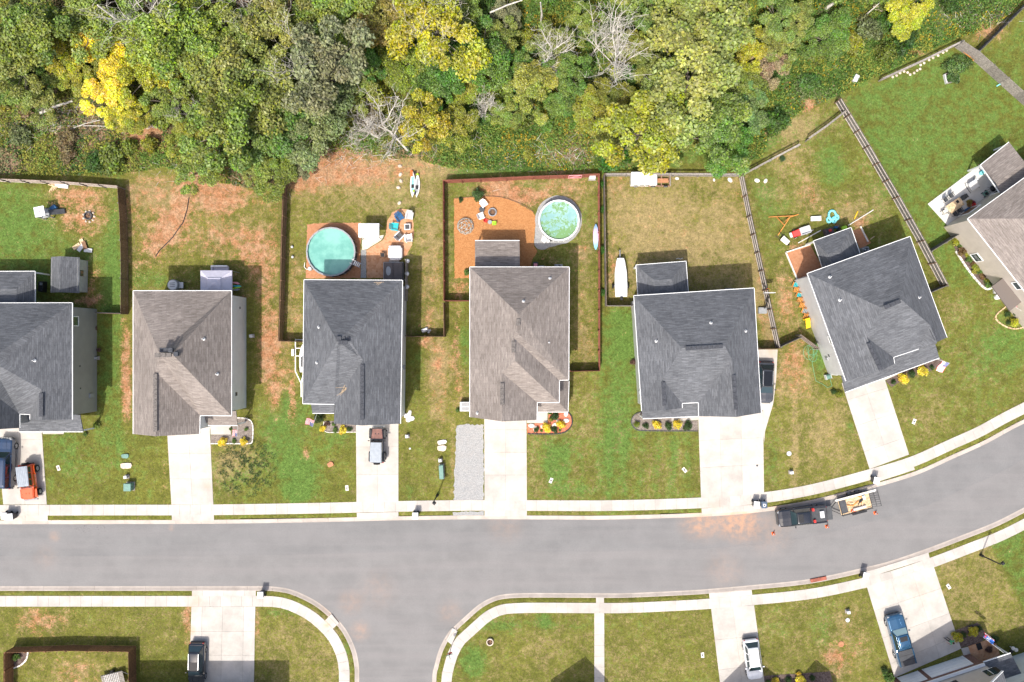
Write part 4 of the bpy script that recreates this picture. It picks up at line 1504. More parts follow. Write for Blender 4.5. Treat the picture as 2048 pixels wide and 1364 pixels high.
# ------------------------------------------------------------ fences
def seg_points(pts, step=2.44):
    """split a polyline (world xy) at every corner into bays of about one panel"""
    bays = []
    for a, b in zip(pts[:-1], pts[1:]):
        L = (b - a).length
        n = max(1, round(L / step))
        bays.append([a.lerp(b, i / n) for i in range(n + 1)])
    return bays


PICK = {}


def fence(label, pts, hgt, m, rails_m=None, rail_side=1, style='privacy', top=True, wid=0.14, nrail=3, cat='fence', post_m=None):
    """pts are plan positions of the fence top edge; rail_side +1: rails on the left of the direction of travel"""
    P = [G(p[0], p[1], hgt).xy for p in pts]
    base = Vector((P[0].x, P[0].y,0))
    root = thing('fence', label, cat, base)
    rails_m = rails_m or m
    post_m = post_m or rails_m
    rnd = random.Random(len(label))
    done = set()
    for bay in seg_points(P):
        for a, b in zip(bay[:-1], bay[1:]):
            d = (b - a)
            L = d.length
            d = d.normalized()
            n = Vector((-d.y, d.x)) * rail_side
            for p in (a, b):
                k = (round(p.x,1), round(p.y,1))
                if k in done:
                    continue
                done.add(k)
                mp = MB()
                c = p + n * 0.09
                mp.box(c.x, c.y,(hgt - .02) / 2,.1,.1, hgt - .04 + rnd.uniform(0,.06), math.atan2(d.y, d.x))
                mp.build('post', post_m, root, origin=base)
            if style == 'privacy':
                mpk = MB()
                x = 0.0
                while x < L - .02:
                    w = min(wid, L - x)
                    z1 = hgt + rnd.uniform(-.025,.02)
                    c0, c1 = a + d * (x + .006), a + d * (x + w - .006)
                    off = n * rnd.uniform(-.006,.006)
                    mpk.prism([c0 + off, c1 + off, c1 + off - n * .02, c0 + off - n * .02],.03, z1)
                    x += w
                pk = mpk.build('panel', m, root, origin=base)
            zs = [hgt * k for k in ((.12,.5,.9) if nrail == 3 else (.2,.85))]
            for z in zs:
                mr = MB()
                if style == 'privacy':
                    c0, c1 = a + n * .04, b + n * .04
                    mr.bar((c0.x, c0.y, z),(c1.x, c1.y, z),.045,.09)
                else:
                    c0, c1 = a + n * .02, b + n * .02
                    mr.bar((c0.x, c0.y, z),(c1.x, c1.y, z),.04,.18)
                mr.build('rail', rails_m, root, origin=base)
            if style == 'rail':
                mr = MB()
                c0, c1 = a + n * .03, b + n * .03
                mr.bar((c0.x, c0.y, hgt),(c1.x, c1.y, hgt),.2,.035)
                mr.build('cap_board', rails_m, root, origin=base)
    return root


fence('dark brown board fence with pale rails round the yard with the shed',[(-50,355),(0,357),(120,362),(234,371),(239,440),(241,520),(241,627),(190,626)],1.85,
      M['fence_brown'], M['rail_pale'],-1, post_m=M['fence_dkgrey'])
fence('brown board fence on the left of the yard with the teal pool',[(566,352),(562,470),(560,560),(556,682),(607,684)],1.85, M['fence_brown'], M['rail_brown_lit'],1)
fence('short brown fence returning to the house with the hot tub',[(811,673),(888,673),(887,606)],1.8, M['fence_brown'], M['fence_brown'],1)
fence('red stained fence round the yard with the orange mulch',[(940,601),(887,601),(885.5,360),(960,357),(1065,352),(1130,350),(1199,347),(1200,540),(1200,742),(1140,743)],1.75,
      M['fence_red'], M['fence_red'],-1, post_m=M['fence_red'])
fence('weathered grey board fence beside the boat on its trailer',[(1209,347),(1211,480),(1213,611),(1270,611)],1.75, M['fence_grey'], M['fence_brown'],1)
fence('pale open rail fence along the back of the dry lawn',[(1209,347.5),(1300,347),(1400,347.5),(1487,348)],1.35, M['fence_grey'], M['fence_grey'],-1, style='rail')
fence('grey board fence with three pale rails beside the basketball hoop',[(1487,349),(1503,430),(1527,540),(1561,696)],1.8, M['fence_dkgrey'], M['rail_pale'],-1, post_m=M['fence_brown'])
fence('short brown fence behind the car parked along the white house',[(1520,698),(1561,697)],1.8, M['fence_brown'], M['fence_brown'],1)
fence('open rail fence climbing to a gap beside the woods',[(1489,347),(1545,317),(1600,288)],1.35, M['fence_grey'], M['fence_grey'],-1, style='rail')
fence('open rail fence between the gap and the long green lawn',[(1618,276),(1655,250),(1692,221)],1.35, M['fence_grey'], M['fence_grey'],-1, style='rail')
fence('long grey board fence with pale rails beside the large green lawn',[(1683,196),(1740,290),(1800,392),(1850,480),(1897,569)],1.85, M['fence_dkgrey'], M['rail_pale'],-1, post_m=M['fence_brown'])
fence('short grey fence returning to the angled dark roofed house',[(1897,570),(1862,585)],1.8, M['fence_dkgrey'], M['fence_dkgrey'],1)
fence('short dark fence beside the open gate at the white side wall',[(1563,693),(1604,674)],1.8, M['fence_dkgrey'], M['fence_dkgrey'],-1)
fence('open brown gate leaning towards the row of chairs',[(1603,669),(1640,697)],1.75, M['fence_brown'], M['fence_grey'],-1, cat='gate')
fence('short grey fence between the long fence and the beige house',[(1864,502),(1923,466)],1.8, M['fence_dkgrey'], M['fence_dkgrey'],-1)
fence('low pale rail fence at the top of the large green lawn',[(1767,157),(1840,124),(1927,82)],1.2, M['fence_grey'], M['fence_grey'],1, style='rail')
fence('tall weathered board fence down the far side of the large green lawn',[(1928,82),(1960,103),(2048,182),(2110,236)],2.0, M['fence_grey'], M['fence_dkgrey'],1, wid=.16)
fence('dark board fence running off from the corner of the green lawn',[(1960,103),(2048,16),(2080,-16)],1.85, M['fence_dkgrey'], M['fence_dkgrey'],1)
fence('new cedar board fence round the yard below the road',[(7,1420),(7,1306),(130,1302),(256,1304),(257,1360),(257,1420)],1.85, M['fence_cedar'], M['fence_cedar'],-1)

# ------------------------------------------------------------ vehicles
def paint(name, col, metal=0.2, rough=0.13):
    return mat(name, col, rough,0.04,2, metal=metal, coat=1.0, spec=0.5)


M['p_navy'] = paint('navy_car_paint',(0.022,0.045,0.095))
M['p_black'] = paint('black_car_paint',(0.016,0.018,0.024))
M['p_orange'] = paint('orange_car_paint',(0.62,0.085,0.015),0.1)
M['p_grey'] = paint('dark_grey_car_paint',(0.055,0.058,0.065))
M['p_white'] = paint('white_car_paint',(0.78,0.78,0.78),0.0)
M['p_blue'] = paint('metallic_blue_car_paint',(0.03,0.105,0.20),0.5)
M['hardtop'] = mat('grey_hardtop',(0.28,0.31,0.35),0.4,0.08)
M['hood_reflection'] = mat('brown_hood_reflection',(0.16,0.075,0.06),0.45,0.25,3)  # brownish reflection on the black hood, put into its colour
M['carglass'] = glass_mat('car_glass',(0.016,0.034,0.040),0.04)
M['carglass_pale'] = glass_mat('sunshade_glass',(0.30,0.42,0.42),0.12)  # paler, slightly rougher than the other car glass
M['gloss_black'] = mat('gloss_black_roof',(0.012,0.014,0.018),0.07,0.05, spec=0.3)
M['cover'] = mat('black_bed_cover',(0.05,0.052,0.058),0.6,0.15)


def ring(x, hw, zb, zt, ch=0.12):
    c = min(ch,(zt - zb) * .4)
    return [(x,-hw * .86, zb),(x,-hw, zb + c),(x,-hw, zt - c),(x,-hw + c * 1.1, zt - c * .15),(x,0, zt + .02),(x, hw - c * 1.1, zt - c * .15),
            (x, hw, zt - c),(x, hw, zb + c),(x, hw * .86, zb)]


def wheel(owner, x, y, r, w, rim_m, side):
    mw = MB()
    prof = [(r * .62,-w / 2),(r * .93,-w / 2),(r,-w / 4),(r, w / 4),(r * .93, w / 2),(r * .62, w / 2)]
    n = 16
    vs, fs = [],[]
    for rr_, yy in prof:
        for i in range(n):
            t = 2 * math.pi * i / n
            vs.append((x + rr_ * math.cos(t), y + yy, r + rr_ * math.sin(t)))
    for j in range(len(prof)):
        k = (j + 1) % len(prof)
        for i in range(n):
            fs.append((j * n + i, j * n + (i + 1) % n, k * n + (i + 1) % n, k * n + i))
    mw.add(vs, fs)
    wo = mw.build('wheel', M['tyre'], owner, smooth=False)
    mr = MB()
    mr.tube((x, y - w * .42, r),(x, y + w * .42, r), r * .63, r * .63,12)
    for i in range(5):
        t = 2 * math.pi * i / 5
        mr.bar((x, y + side * w * .46, r),(x + math.cos(t) * r * .6, y + side * w * .46, r + math.sin(t) * r * .6),.05,.05)
    mr.build('rim', rim_m, wo)


def quad_panel(owner, name, pts, m, lift=0.006):
    a, b, c, d = [Vector(p) for p in pts]
    n = (b - a).cross(c - a).normalized()
    ctr = (a + b + c + d) / 4
    if n.dot(ctr - Vector((0,0,0.8))) < 0:
        n = -n
    mq = MB()
    top = [p + n * lift for p in (a, b, c, d)]
    bot = [p - n * .01 for p in (a, b, c, d)]
    mq.add(top + bot,[(0,1,2,3),(7,6,5,4),(0,4,5,1),(1,5,6,2),(2,6,7,3),(3,7,4,0)])
    return mq.build(name, m, owner)


def car(name, label, cat, px, py, heading, L, Wd, body_m, cabin, hood=1.02, belt=1.08, tail=None, roof_m=None, wheel_r=.36, lift=0.0, glass=None, rear_len=None,
        extras=(), nose=.10, rim=None, group=None):
    """cabin = (windscreen foot, roof front, roof rear, rear glass foot, roof height, roof half width) measured from the nose"""
    g = G(px, py)
    root = thing(name, label, cat,(g.x, g.y, extras and dict(extras).get('z',0.05) or 0.05), heading, group)
    hw = Wd / 2
    zb = .30 + lift
    X = lambda s: L / 2 - s
    tail = tail or belt
    xf, xr, xrr, xb, zr, rw = cabin
    hood, belt, tail, zr = hood + lift, belt + lift, tail + lift, zr + lift
    secs = [ring(X(0.0), hw * .74, zb + .12, hood - .26), ring(X(.06), hw * .82, zb + .05, hood - .16), ring(X(.22), hw * .93, zb, hood - .08), ring(X(.5), hw * .985, zb, hood - .03), ring(X(xf * .8), hw, zb, hood),
            ring(X(xf), hw, zb, belt), ring(X(xb), hw, zb, belt), ring(X(min(L - .35, xb + .15)), hw, zb, tail), ring(X(L - .18), hw * .97, zb, tail - .02), ring(X(L - .03), hw * .90, zb + .08, tail - .14), ring(X(L), hw * .84, zb + .14, tail - .28)]
    mbd = MB()
    mbd.loft(secs)
    body = mbd.build('body', body_m, root, bevel=.012)
    # cabin shell
    hb = hw * .93
    lo = [(X(xf),-hb, belt),(X(xf), hb, belt),(X(xb), hb, belt),(X(xb),-hb, belt)]
    hi = [(X(xr),-rw, zr),(X(xr), rw, zr),(X(xrr), rw, zr),(X(xrr),-rw, zr)]
    mc = MB()
    mc.add([(x, y, z - .03) for x, y, z in lo] + hi,[(0,1,5,4),(1,2,6,5),(2,3,7,6),(3,0,4,7),(4,5,6,7),(3,2,1,0)])
    mc.build('cabin', body_m, root, bevel=.03)
    rfm = roof_m or body_m
    mr = MB()
    nu, nv = 10,8
    vs = []
    for i in range(nu + 1):
        for j in range(nv + 1):
            u, v = -1 + 2 * i / nu,-1 + 2 * j / nv
            ed = 1 - .05 * u ** 4
            vs.append((X((xr + xrr) / 2) + u * ((xrr - xr) / 2 + .03) * (1 - .03 * v ** 4), v * (rw + .02) * ed, zr + .006 + .075 * (1 - abs(u) ** 2.5) ** .8 * (1 - .9 * abs(v) ** 3) + .012 * (1 - v * v)))
    mr.add(vs,[(i * (nv + 1) + j,(i + 1) * (nv + 1) + j,(i + 1) * (nv + 1) + j + 1, i * (nv + 1) + j + 1) for i in range(nu) for j in range(nv)])
    ro_ = mr.build('roof', rfm, root, smooth=True)
    so_ = ro_.modifiers.new('thickness', 'SOLIDIFY'); so_.thickness = .03; so_.offset = -1
    gl = glass or M['carglass']

    def lerp(p, q, t):
        return tuple(p[i] + (q[i] - p[i]) * t for i in range(3))

    def panel(nm, a, b, c, d, m, u0=.06, u1=.94, v0=.06, v1=.92):
        P = lambda u, v: lerp(lerp(a, b, u), lerp(d, c, u), v)
        quad_panel(root, nm,[P(u0, v0), P(u1, v0), P(u1, v1), P(u0, v1)], m)
    panel('windscreen', lo[0], lo[1], hi[1], hi[0], gl)
    panel('rear_window', lo[2], lo[3], hi[3], hi[2], M['carglass'])
    for s in (0,1):
        a, b, c, d = (lo[3], lo[0], hi[0], hi[3]) if s == 0 else (lo[1], lo[2], hi[2], hi[1])
        n = 3 if xb - xf > 2.6 else 2
        for k in range(n):
            panel('side_window', a, b, c, d, M['carglass'],.04 + k * .93 / n,.0 + (k + 1) * .93 / n,.12,.88)
    for sx, xx in ((1, L * .165),(-1, L * .80 if rear_len is None else rear_len)):
        for sy in (-1,1):
            wheel(root, X(xx), sy * (hw - .11), wheel_r,.24, rim or M['steel'], sy)
    for sy in (-1,1):
        m1 = MB()
        m1.box(X(.17), sy * hw * .74, hood - .22,.26, hw * .26,.14, sy * -.25)
        m1.build('headlight', M['lamp_clear'], root, bevel=.02)
        m2 = MB()
        m2.box(X(L - .06), sy * hw * .80, tail - .28,.12, hw * .16,.26)
        m2.build('tail_light', M['lamp_red'], root, bevel=.015)
        m3 = MB()
        m3.box(X(xf + .42), sy * (hw + .11), belt + .10,.12,.22,.17)
        m3.build('mirror', body_m, root, bevel=.03)
    m4 = MB()
    m4.loft([[(X(-.05),-hw * .7, zb + .08),(X(-.05), hw * .7, zb + .08),(X(-.05), hw * .7, zb + .28),(X(-.05),-hw * .7, zb + .28)],
             [(X(.12),-hw * .93, zb + .04),(X(.12), hw * .93, zb + .04),(X(.12), hw * .93, zb + .30),(X(.12),-hw * .93, zb + .30)]])
    m4.build('front_bumper', M['darkgrey'], root)
    m5 = MB()
    m5.box(X(L + .02),0, zb + .17,.14, hw * 1.75,.2)
    m5.build('rear_bumper', M['darkgrey'], root, bevel=.03)
    for k in (.3,-.3):
        ml = MB()
        ml.bar((X(.35), k * hw * 1.25, hood - .03 + .012),(X(xf * .86), k * hw * 1.45, hood + .02),.03,.02)
        ml.build('hood_crease', body_m, root)
    return root, dict(X=X, hw=hw, belt=belt, zr=zr, rw=rw, hood=hood, tail=tail, xf=xf, xr=xr, xrr=xrr, xb=xb, L=L)


def roof_rails(root, k, m):
    for sy in (-1,1):
        mb = MB()
        mb.bar((k['X'](k['xr'] + .25), sy * k['rw'] * .92, k['zr'] + .08),(k['X'](k['xrr'] - .15), sy * k['rw'] * .92, k['zr'] + .08),.05,.05)
        mb.build('roof_rail', m, root)


def sunroof(root, k, x0, x1, w, m):
    mb = MB()
    X = k['X']
    mb.box((X(x0) + X(x1)) / 2,0, k['zr'] + .078, abs(x1 - x0), w,.03)
    mb.build('sunroof', m, root, bevel=.01)


def roof_ribs(root, k, m, n=5):
    for i in range(n):
        y = (-.75 + 1.5 * i / (n - 1)) * k['rw']
        mb = MB()
        mb.bar((k['X'](k['xr'] + .3), y, k['zr'] + .08),(k['X'](k['xrr'] - .25), y, k['zr'] + .07),.07,.025)
        mb.build('roof_rib', m, root)


def pickup_bed(root, k, m_body, cover=None, open_=False):
    X, L, hw = k['X'], k['L'], k['hw']
    x0, x1 = k['xb'] + .12, L - .12
    mb = MB()
    if cover:
        mb.box((X(x0) + X(x1)) / 2,0, k['tail'] + .045, x1 - x0, hw * 1.78,.06)
        mb.build('bed_cover', cover, root, bevel=.02)
        for i in range(1,3):
            ms = MB()
            ms.box(X(x0 + (x1 - x0) * i / 3),0, k['tail'] + .08,.03, hw * 1.7,.012)
            ms.build('cover_seam', M['dark'], root)
    else:
        mb.box((X(x0) + X(x1)) / 2,0, k['tail'] + .025, x1 - x0, hw * 1.60,.02)
        mb.build('bed_floor', M['cover'], root)
        for i in range(9):
            ms = MB()
            y = -hw * .74 + hw * 1.48 * i / 8
            ms.bar((X(x0 + .05), y, k['tail'] + .042),(X(x1 - .05), y, k['tail'] + .042),.05,.014)
            ms.build('bed_rib', M['darkgrey'], root)
    for sy in (-1,1):
        ms = MB()
        ms.bar((X(x0), sy * hw * .92, k['tail'] + .05),(X(x1), sy * hw * .92, k['tail'] + .05),.14,.07)
        ms.build('bed_rail', m_body, root)


# navy pickup with a full cap on the first drive
rt, k = car('pickup_truck', 'navy pickup truck with full length bed cap on the first drive', 'truck',20,924, ang(0.03,-1),5.9,2.0, M['p_navy'],(1.55,2.15,5.65,5.8,1.95,.82),
            hood=1.2, belt=1.25, wheel_r=.42, lift=.12)
roof_ribs(rt, k, M['p_navy'],4)
mb = MB()
for i in range(5):
    mb.box(k['X'](-.02),-.6 + .3 * i,.95,.05,.2,.2)
mb.build('grille', M['ltgrey'], rt)


def jeep(label, px, py, heading, body_m, hood_m, roof_m):
    g = G(px, py)
    root = thing('jeep', label, 'car',(g.x, g.y,.05), heading)
    hw = .80
    mbd = MB()
    mbd.loft([ring(x, w,.55, z,.06) for x, w, z in ((2.02,.60,1.18),(1.95,.64,1.24),(.85,.74,1.30),(.70,.78,1.32),(.68, hw,1.32),(-1.85, hw,1.32),(-1.95, hw * .96,1.26))])
    mbd.build('body', body_m, root, bevel=.01)
    mh = MB()
    mh.loft([[(1.93,-.56,1.245),(1.93,.56,1.245),(1.93,.5,1.285),(1.93,-.5,1.285)],[(.80,-.68,1.30),(.80,.68,1.30),(.80,.62,1.35),(.80,-.62,1.35)]])
    mh.build('hood', hood_m, root, bevel=.01)
    for y in (-.18,.18):
        ml = MB(); ml.lathe([(.0,.03),(.06,.03),(.07,0)],8,1.35, y,1.335)
        ml.build('hood_vent', body_m, root)
    lo = [(.60,-.70,1.32),(.60,.70,1.32),(-1.88,.74,1.32),(-1.88,-.74,1.32)]
    hi = [(.38,-.63,1.86),(.38,.63,1.86),(-1.84,.66,1.86),(-1.84,-.66,1.86)]
    mc = MB()
    mc.add(lo + hi,[(0,1,5,4),(1,2,6,5),(2,3,7,6),(3,0,4,7),(4,5,6,7),(3,2,1,0)])
    mc.build('cabin', body_m, root, bevel=.02)
    mr = MB()
    mr.loft([[(.44,-.64,1.86),(.44,.64,1.86),(.40,.60,1.92),(.40,-.60,1.92)],[(-.6,-.69,1.86),(-.6,.69,1.86),(-.6,.64,1.95),(-.6,-.64,1.95)],[(-1.9,-.69,1.86),(-1.9,.69,1.86),(-1.86,.63,1.93),(-1.86,-.63,1.93)]])
    mr.build('hardtop', roof_m, root, bevel=.015)
    for i in range(6):
        y = -.5 + .2 * i
        ms = MB(); ms.bar((.2, y,1.945),(-1.75, y,1.955),.06,.025)
        ms.build('roof_rib', roof_m, root)
    L3 = lambda p, q, t: tuple(p[i] + (q[i] - p[i]) * t for i in range(3))

    def pan(nm, a, b, c, d, u0, u1, v0, v1):
        P = lambda u, v: L3(L3(a, b, u), L3(d, c, u), v)
        quad_panel(root, nm,[P(u0, v0), P(u1, v0), P(u1, v1), P(u0, v1)], M['carglass'])
    pan('windscreen', lo[0], lo[1], hi[1], hi[0],.06,.94,.1,.9)
    pan('rear_window', lo[2], lo[3], hi[3], hi[2],.1,.9,.15,.88)
    for s in (0,1):
        a, b, c, d = (lo[3], lo[0], hi[0], hi[3]) if s == 0 else (lo[1], lo[2], hi[2], hi[1])
        for q in range(3):
            pan('side_window', a, b, c, d,.04 + q * .32,.32 + q * .32,.14,.86)
    for xx in (1.35,-1.35):
        for sy in (-1,1):
            mf = MB()
            pr = [(-.58,-.12),(-.42,.10),(.42,.10),(.58,-.12)]
            for (xa, za),(xb_, zb_) in zip(pr[:-1], pr[1:]):
                mf.bar((xx + xa, sy * .84,.98 + za),(xx + xb_, sy * .84,.98 + zb_),.26,.05)
            mf.build('fender', body_m if hood_m is body_m else M['dark'], root)
            wheel(root, xx, sy * .82,.42,.27, M['steel'], sy)
    sp = MB()
    for zc, rr in ((.0,.39),):
        sp.tube((-1.98,0,1.12),(-2.22,0,1.12), rr, rr * .96,18)
    so = sp.build('spare_wheel', M['tyre'], root)
    sp = MB(); sp.tube((-2.2,0,1.12),(-2.24,0,1.12),.24,.22,14)
    sp.build('rim', M['steel'], so)
    for sy in (-1,1):
        m1 = MB(); m1.tube((2.0, sy * .44,1.05),(2.05, sy * .44,1.05),.11,.10,12); m1.build('headlight', M['lamp_clear'], root)
        m2 = MB(); m2.box(-1.98, sy * .72,1.05,.07,.16,.22); m2.build('tail_light', M['lamp_red'], root)
        m3 = MB(); m3.box(.55, sy * .93,1.42,.10,.22,.2); m3.build('mirror', M['dark'], root, bevel=.03)
    mb = MB(); mb.box(2.16,0,.72,.18,1.55,.2); mb.build('front_bumper', M['grey'], root, bevel=.03)
    mb = MB(); mb.box(-2.02,0,.68,.16,1.5,.2); mb.build('rear_bumper', M['dark'], root, bevel=.03)
    mb = MB(); mb.box(.68,0,1.35,.08,1.3,.04); mb.build('wiper_cowl', M['dark'], root)
    for y in (-.3,.25):
        mb = MB(); mb.bar((.66, y,1.37),(.52, y + .4,1.50),.03,.02); mb.build('wiper', M['dark'], root)
    return root


jeep('orange off roader with ribbed grey hardtop beside the navy pickup',67,960, ang(.12,1), M['p_orange'], M['p_orange'], M['hardtop'])
jeep('black off roader with grey hardtop and a brown reflection painted on its hood, nose to the garage',758,888, ang(0.02,-1), M['p_black'], M['hood_reflection'], M['hardtop'])

rt, k = car('suv', 'dark grey estate car parked along the white side wall', 'car',1527,764, ang(-.03,1),4.8,1.88, M['p_grey'],(1.15,1.95,3.9,4.5,1.62,.62), hood=.98, belt=1.02)
sunroof(rt, k,2.0,3.7,.95, M['gloss_black']); roof_rails(rt, k, M['steel'])
rt, k = car('suv', 'black car with glossy roof rails on the drive beside the cedar fence', 'car',399,1321, ang(-.02,1),4.8,1.86, M['p_black'],(1.05,1.75,4.0,4.55,1.66,.62), hood=1.0, belt=1.05)
sunroof(rt, k,1.9,2.9,.9, M['gloss_black']); roof_rails(rt, k, M['steel'])
rt, k = car('suv', 'white car with black roof rails on the drive below the road', 'car',1502,1313, ang(.13,1),4.7,1.85, M['p_white'],(1.1,1.8,4.0,4.45,1.64,.62), hood=1.0, belt=1.04)
roof_rails(rt, k, M['dark'])
rt, k = car('pickup_truck', 'metallic blue pickup truck with black bed cover on the wide drive', 'truck',1793,1273, ang(-.27,-1),6.1,2.0, M['p_blue'],(1.6,2.15,3.7,4.05,1.88,.70), hood=1.2, belt=1.22,
            wheel_r=.40, lift=.08, glass=M['carglass_pale'])
sunroof(rt, k,2.3,2.85,.85, M['dark']); roof_ribs(rt, k, M['p_blue'],6); pickup_bed(rt, k, M['p_blue'], M['cover'])
rt, k = car('pickup_truck', 'black pickup truck on the road with its tailgate down, towing a trailer', 'truck',1599,1029, ang(-1,.115),5.75,2.0, M['p_black'],(1.45,2.0,3.55,3.8,1.88,.70), hood=1.18, belt=1.2, wheel_r=.40, lift=.08,
            extras=(('z',-.10),))
sunroof(rt, k,2.1,2.7,.95, M['dark']); pickup_bed(rt, k, M['p_black'])
mb = MB(); mb.box(k['X'](6.12),0,.92,.62,1.6,.07); mb.build('tailgate', M['darkgrey'], rt, bevel=.02)
TRUCK = (rt, k)
q = rt.matrix_basis @ Vector((k['X'](5.05),-.05, k['tail'] + .04))
mb = MB(); mb.box(0,0,.13,.48,.8,.26)
tag(mb.build('storage_box', M['ltgrey'], bevel=.03), 'light grey lidded box standing on the open pickup bed', 'box').matrix_basis = Matrix.Translation(q) @ Matrix.Rotation(rt.rotation_euler.z,4, 'Z')
for i,(x, y, lab) in enumerate(((4.05,.72, 'red fuel can behind the cab, beside the bed rail nearer the kerb'),(4.1,-.62, 'red fuel can behind the cab, beside the bed rail nearer mid road'))):
    qq = rt.matrix_basis @ Vector((k['X'](x),-y, k['tail'] + .05))
    mb = MB(); mb.box(0,0,.15,.24,.34,.3); mb.tube((.05,0,.3),(.12,0,.42),.03,.02,6)
    tag(mb.build('fuel_can', M['red'], bevel=.02), lab, 'fuel can', 'fuel cans on the pickup bed').matrix_basis = Matrix.Translation(qq) @ Matrix.Rotation(rt.rotation_euler.z,4, 'Z')

# utility trailer
g = G(1706,1005)
th = ang(-1,.265)
tr = thing('utility_trailer', 'open utility trailer with wooden deck and mesh ramp on the road', 'trailer',(g.x, g.y,-.12), th)
TRM = Matrix.Translation((g.x, g.y,-.12)) @ Matrix.Rotation(th,4, 'Z')
for i in range(9):
    mb = MB(); mb.box(0,-.85 + .2125 * i,.58,3.7,.2,.045); mb.build('deck_board', M['timber'], tr)
for sy in (-1,1):
    mb = MB(); mb.bar((-1.85, sy * .98,.95),(1.85, sy * .98,.95),.06,.06)
    mb.bar((-1.85, sy * .98,.56),(1.85, sy * .98,.56),.07,.1)
    for x in (-1.8,-.6,.6,1.8):
        mb.bar((x, sy * .98,.5),(x, sy * .98,.95),.05,.05)
    mb.build('side_frame', M['dark'], tr)
    mb = MB(); mb.box(-.25, sy * 1.16,.72,1.75,.26,.05); mb.build('mudguard', M['dark'], tr, bevel=.02)
    for xx in (-.7,.25):
        wheel(tr, xx, sy * 1.16,.33,.2, M['steel'], sy)
    mb = MB(); mb.bar((1.85, sy * .85,.5),(2.95,0,.45),.07,.1); mb.build('drawbar', M['dark'], tr)
mb = MB(); mb.bar((1.86,-.98,.95),(1.86,.98,.95),.06,.06); mb.build('front_rail', M['dark'], tr)
mb = MB()
for i in range(8):
    mb.bar((-1.9,-.9 + .257 * i,.62),(-2.75,-.9 + .257 * i,1.15),.035,.035)
for s in (0,.5,1.0):
    mb.bar((-1.9 - .85 * s,-.92,.62 + .53 * s),(-1.9 - .85 * s,.92,.62 + .53 * s),.04,.04)
mb.build('ramp', M['dark'], tr)


def on_trailer(name, label, cat, mb, m, x, y, z, rz=0, group=None, **kw):
    o = tag(mb.build(name, m, **kw), label, cat, group)
    o.matrix_basis = TRM @ Matrix.Translation((x, y, z)) @ Matrix.Rotation(rz,4, 'Z')
    return o


on_trailer('rubber_mat', 'black rubber mat lying at the front of the trailer deck', 'mat', MB().box(0,0,.02,.75,1.5,.04), M['darkgrey'],1.35,.05,.605)
on_trailer('plank', 'long pale plank along the top of the trailer side', 'plank', MB().box(0,0,.03,4.9,.22,.05), M['timber_white'],-.2,-.98,.985)
on_trailer('cardboard_tube', 'pale cardboard tube lying across the trailer deck', 'tube', MB().tube((-.75,0,.16),(.75,0,.16),.16,.16,12), M['timber_white'],-.35,.62,.605)
on_trailer('water_cooler', 'pale blue cooler at the rear of the trailer deck', 'cooler', MB().box(0,0,.15,.3,.5,.3), mat('pale_blue_plastic',(.45,.6,.68),.4),-1.15,-.45,.605,.1, bevel=.03)
on_trailer('power_tool', 'black and orange power tool lying on the trailer deck', 'tool', MB().box(0,0,.1,.45,.2,.2).tube((.2,0,.1),(.6,.1,.08),.04,.03,6), M['dark'],-.75,-.15,.605,.6)
rnd = random.Random(3)
for i in range(9):
    L_ = rnd.uniform(.35,.9)
    on_trailer('board_offcut', 'short timber offcut scattered on the trailer deck', 'offcut', MB().box(0,0,.02, L_,.12,.04), M['orange_wood'] if i % 2 else M['timber'], rnd.uniform(-.9,.8), rnd.uniform(-.6,.35),.605 + .042 * i * .3, rnd.uniform(0,3), 'timber offcuts on the trailer')


def traffic_cone(label, loc, s=1.0):
    root = thing('traffic_cone', label, 'traffic cone', loc,.3, 'orange traffic cones')
    mb = MB(); mb.box(0,0,.02,.36,.36,.04); mb.build('base', M['orange'], root)
    mb = MB(); mb.lathe([(.14,.04),(.09,.33)],12); mb.build('cone', M['orange'], root)
    mb = MB(); mb.lathe([(.0905,.33),(.065,.5)],12); mb.build('reflective_band', M['white'], root)
    mb = MB(); mb.lathe([(.065,.5),(.03,.72),(0,.73)],12); mb.build('tip', M['orange'], root)
    root.scale = (s, s, s)
    return root


for (px, py, lab) in ((1547,1067, 'orange cone standing on the road off the nose of the black pickup'),(1654,1053, 'orange cone on the road beside the pickup tailgate'),(1751,1026, 'orange cone on the road beside the trailer ramp')):
    g = G(px, py)
    traffic_cone(lab,(g.x, g.y,-.12))
for i,(x, y) in enumerate(((.55,.72),(.25,.80))):
    p = TRM @ Vector((x, y,.605))
    traffic_cone(('orange cone on the trailer deck beside the black mat', 'orange cone on the trailer deck beside the pale tube')[i], p,.75)

# small utility trailer in the fenced yard at the bottom left
g = G(231,1357)
tr2 = thing('utility_trailer', 'small grey slatted trailer inside the cedar fenced yard', 'trailer',(g.x, g.y,0), ang(1,-.25))
for i in range(8):
    mb = MB(); mb.box(0,-.7 + .2 * i,.52,2.6,.17,.04); mb.build('deck_board', M['fence_grey'], tr2)
for sy in (-1,1):
    mb = MB(); mb.bar((-1.3, sy * .85,.55),(1.3, sy * .85,.55),.07,.12); mb.bar((1.3, sy * .7,.45),(2.2,0,.42),.06,.08); mb.build('side_frame', M['dark'], tr2)
    wheel(tr2,0, sy * 1.0,.28,.16, M['steel'], sy)
mb = MB()
for i in range(9):
    mb.bar((-.9 + .2 * i,-.86,.56),(-.9 + .2 * i,.86,.56),.03,.02)
mb.build('deck_strap', M['white'], tr2)


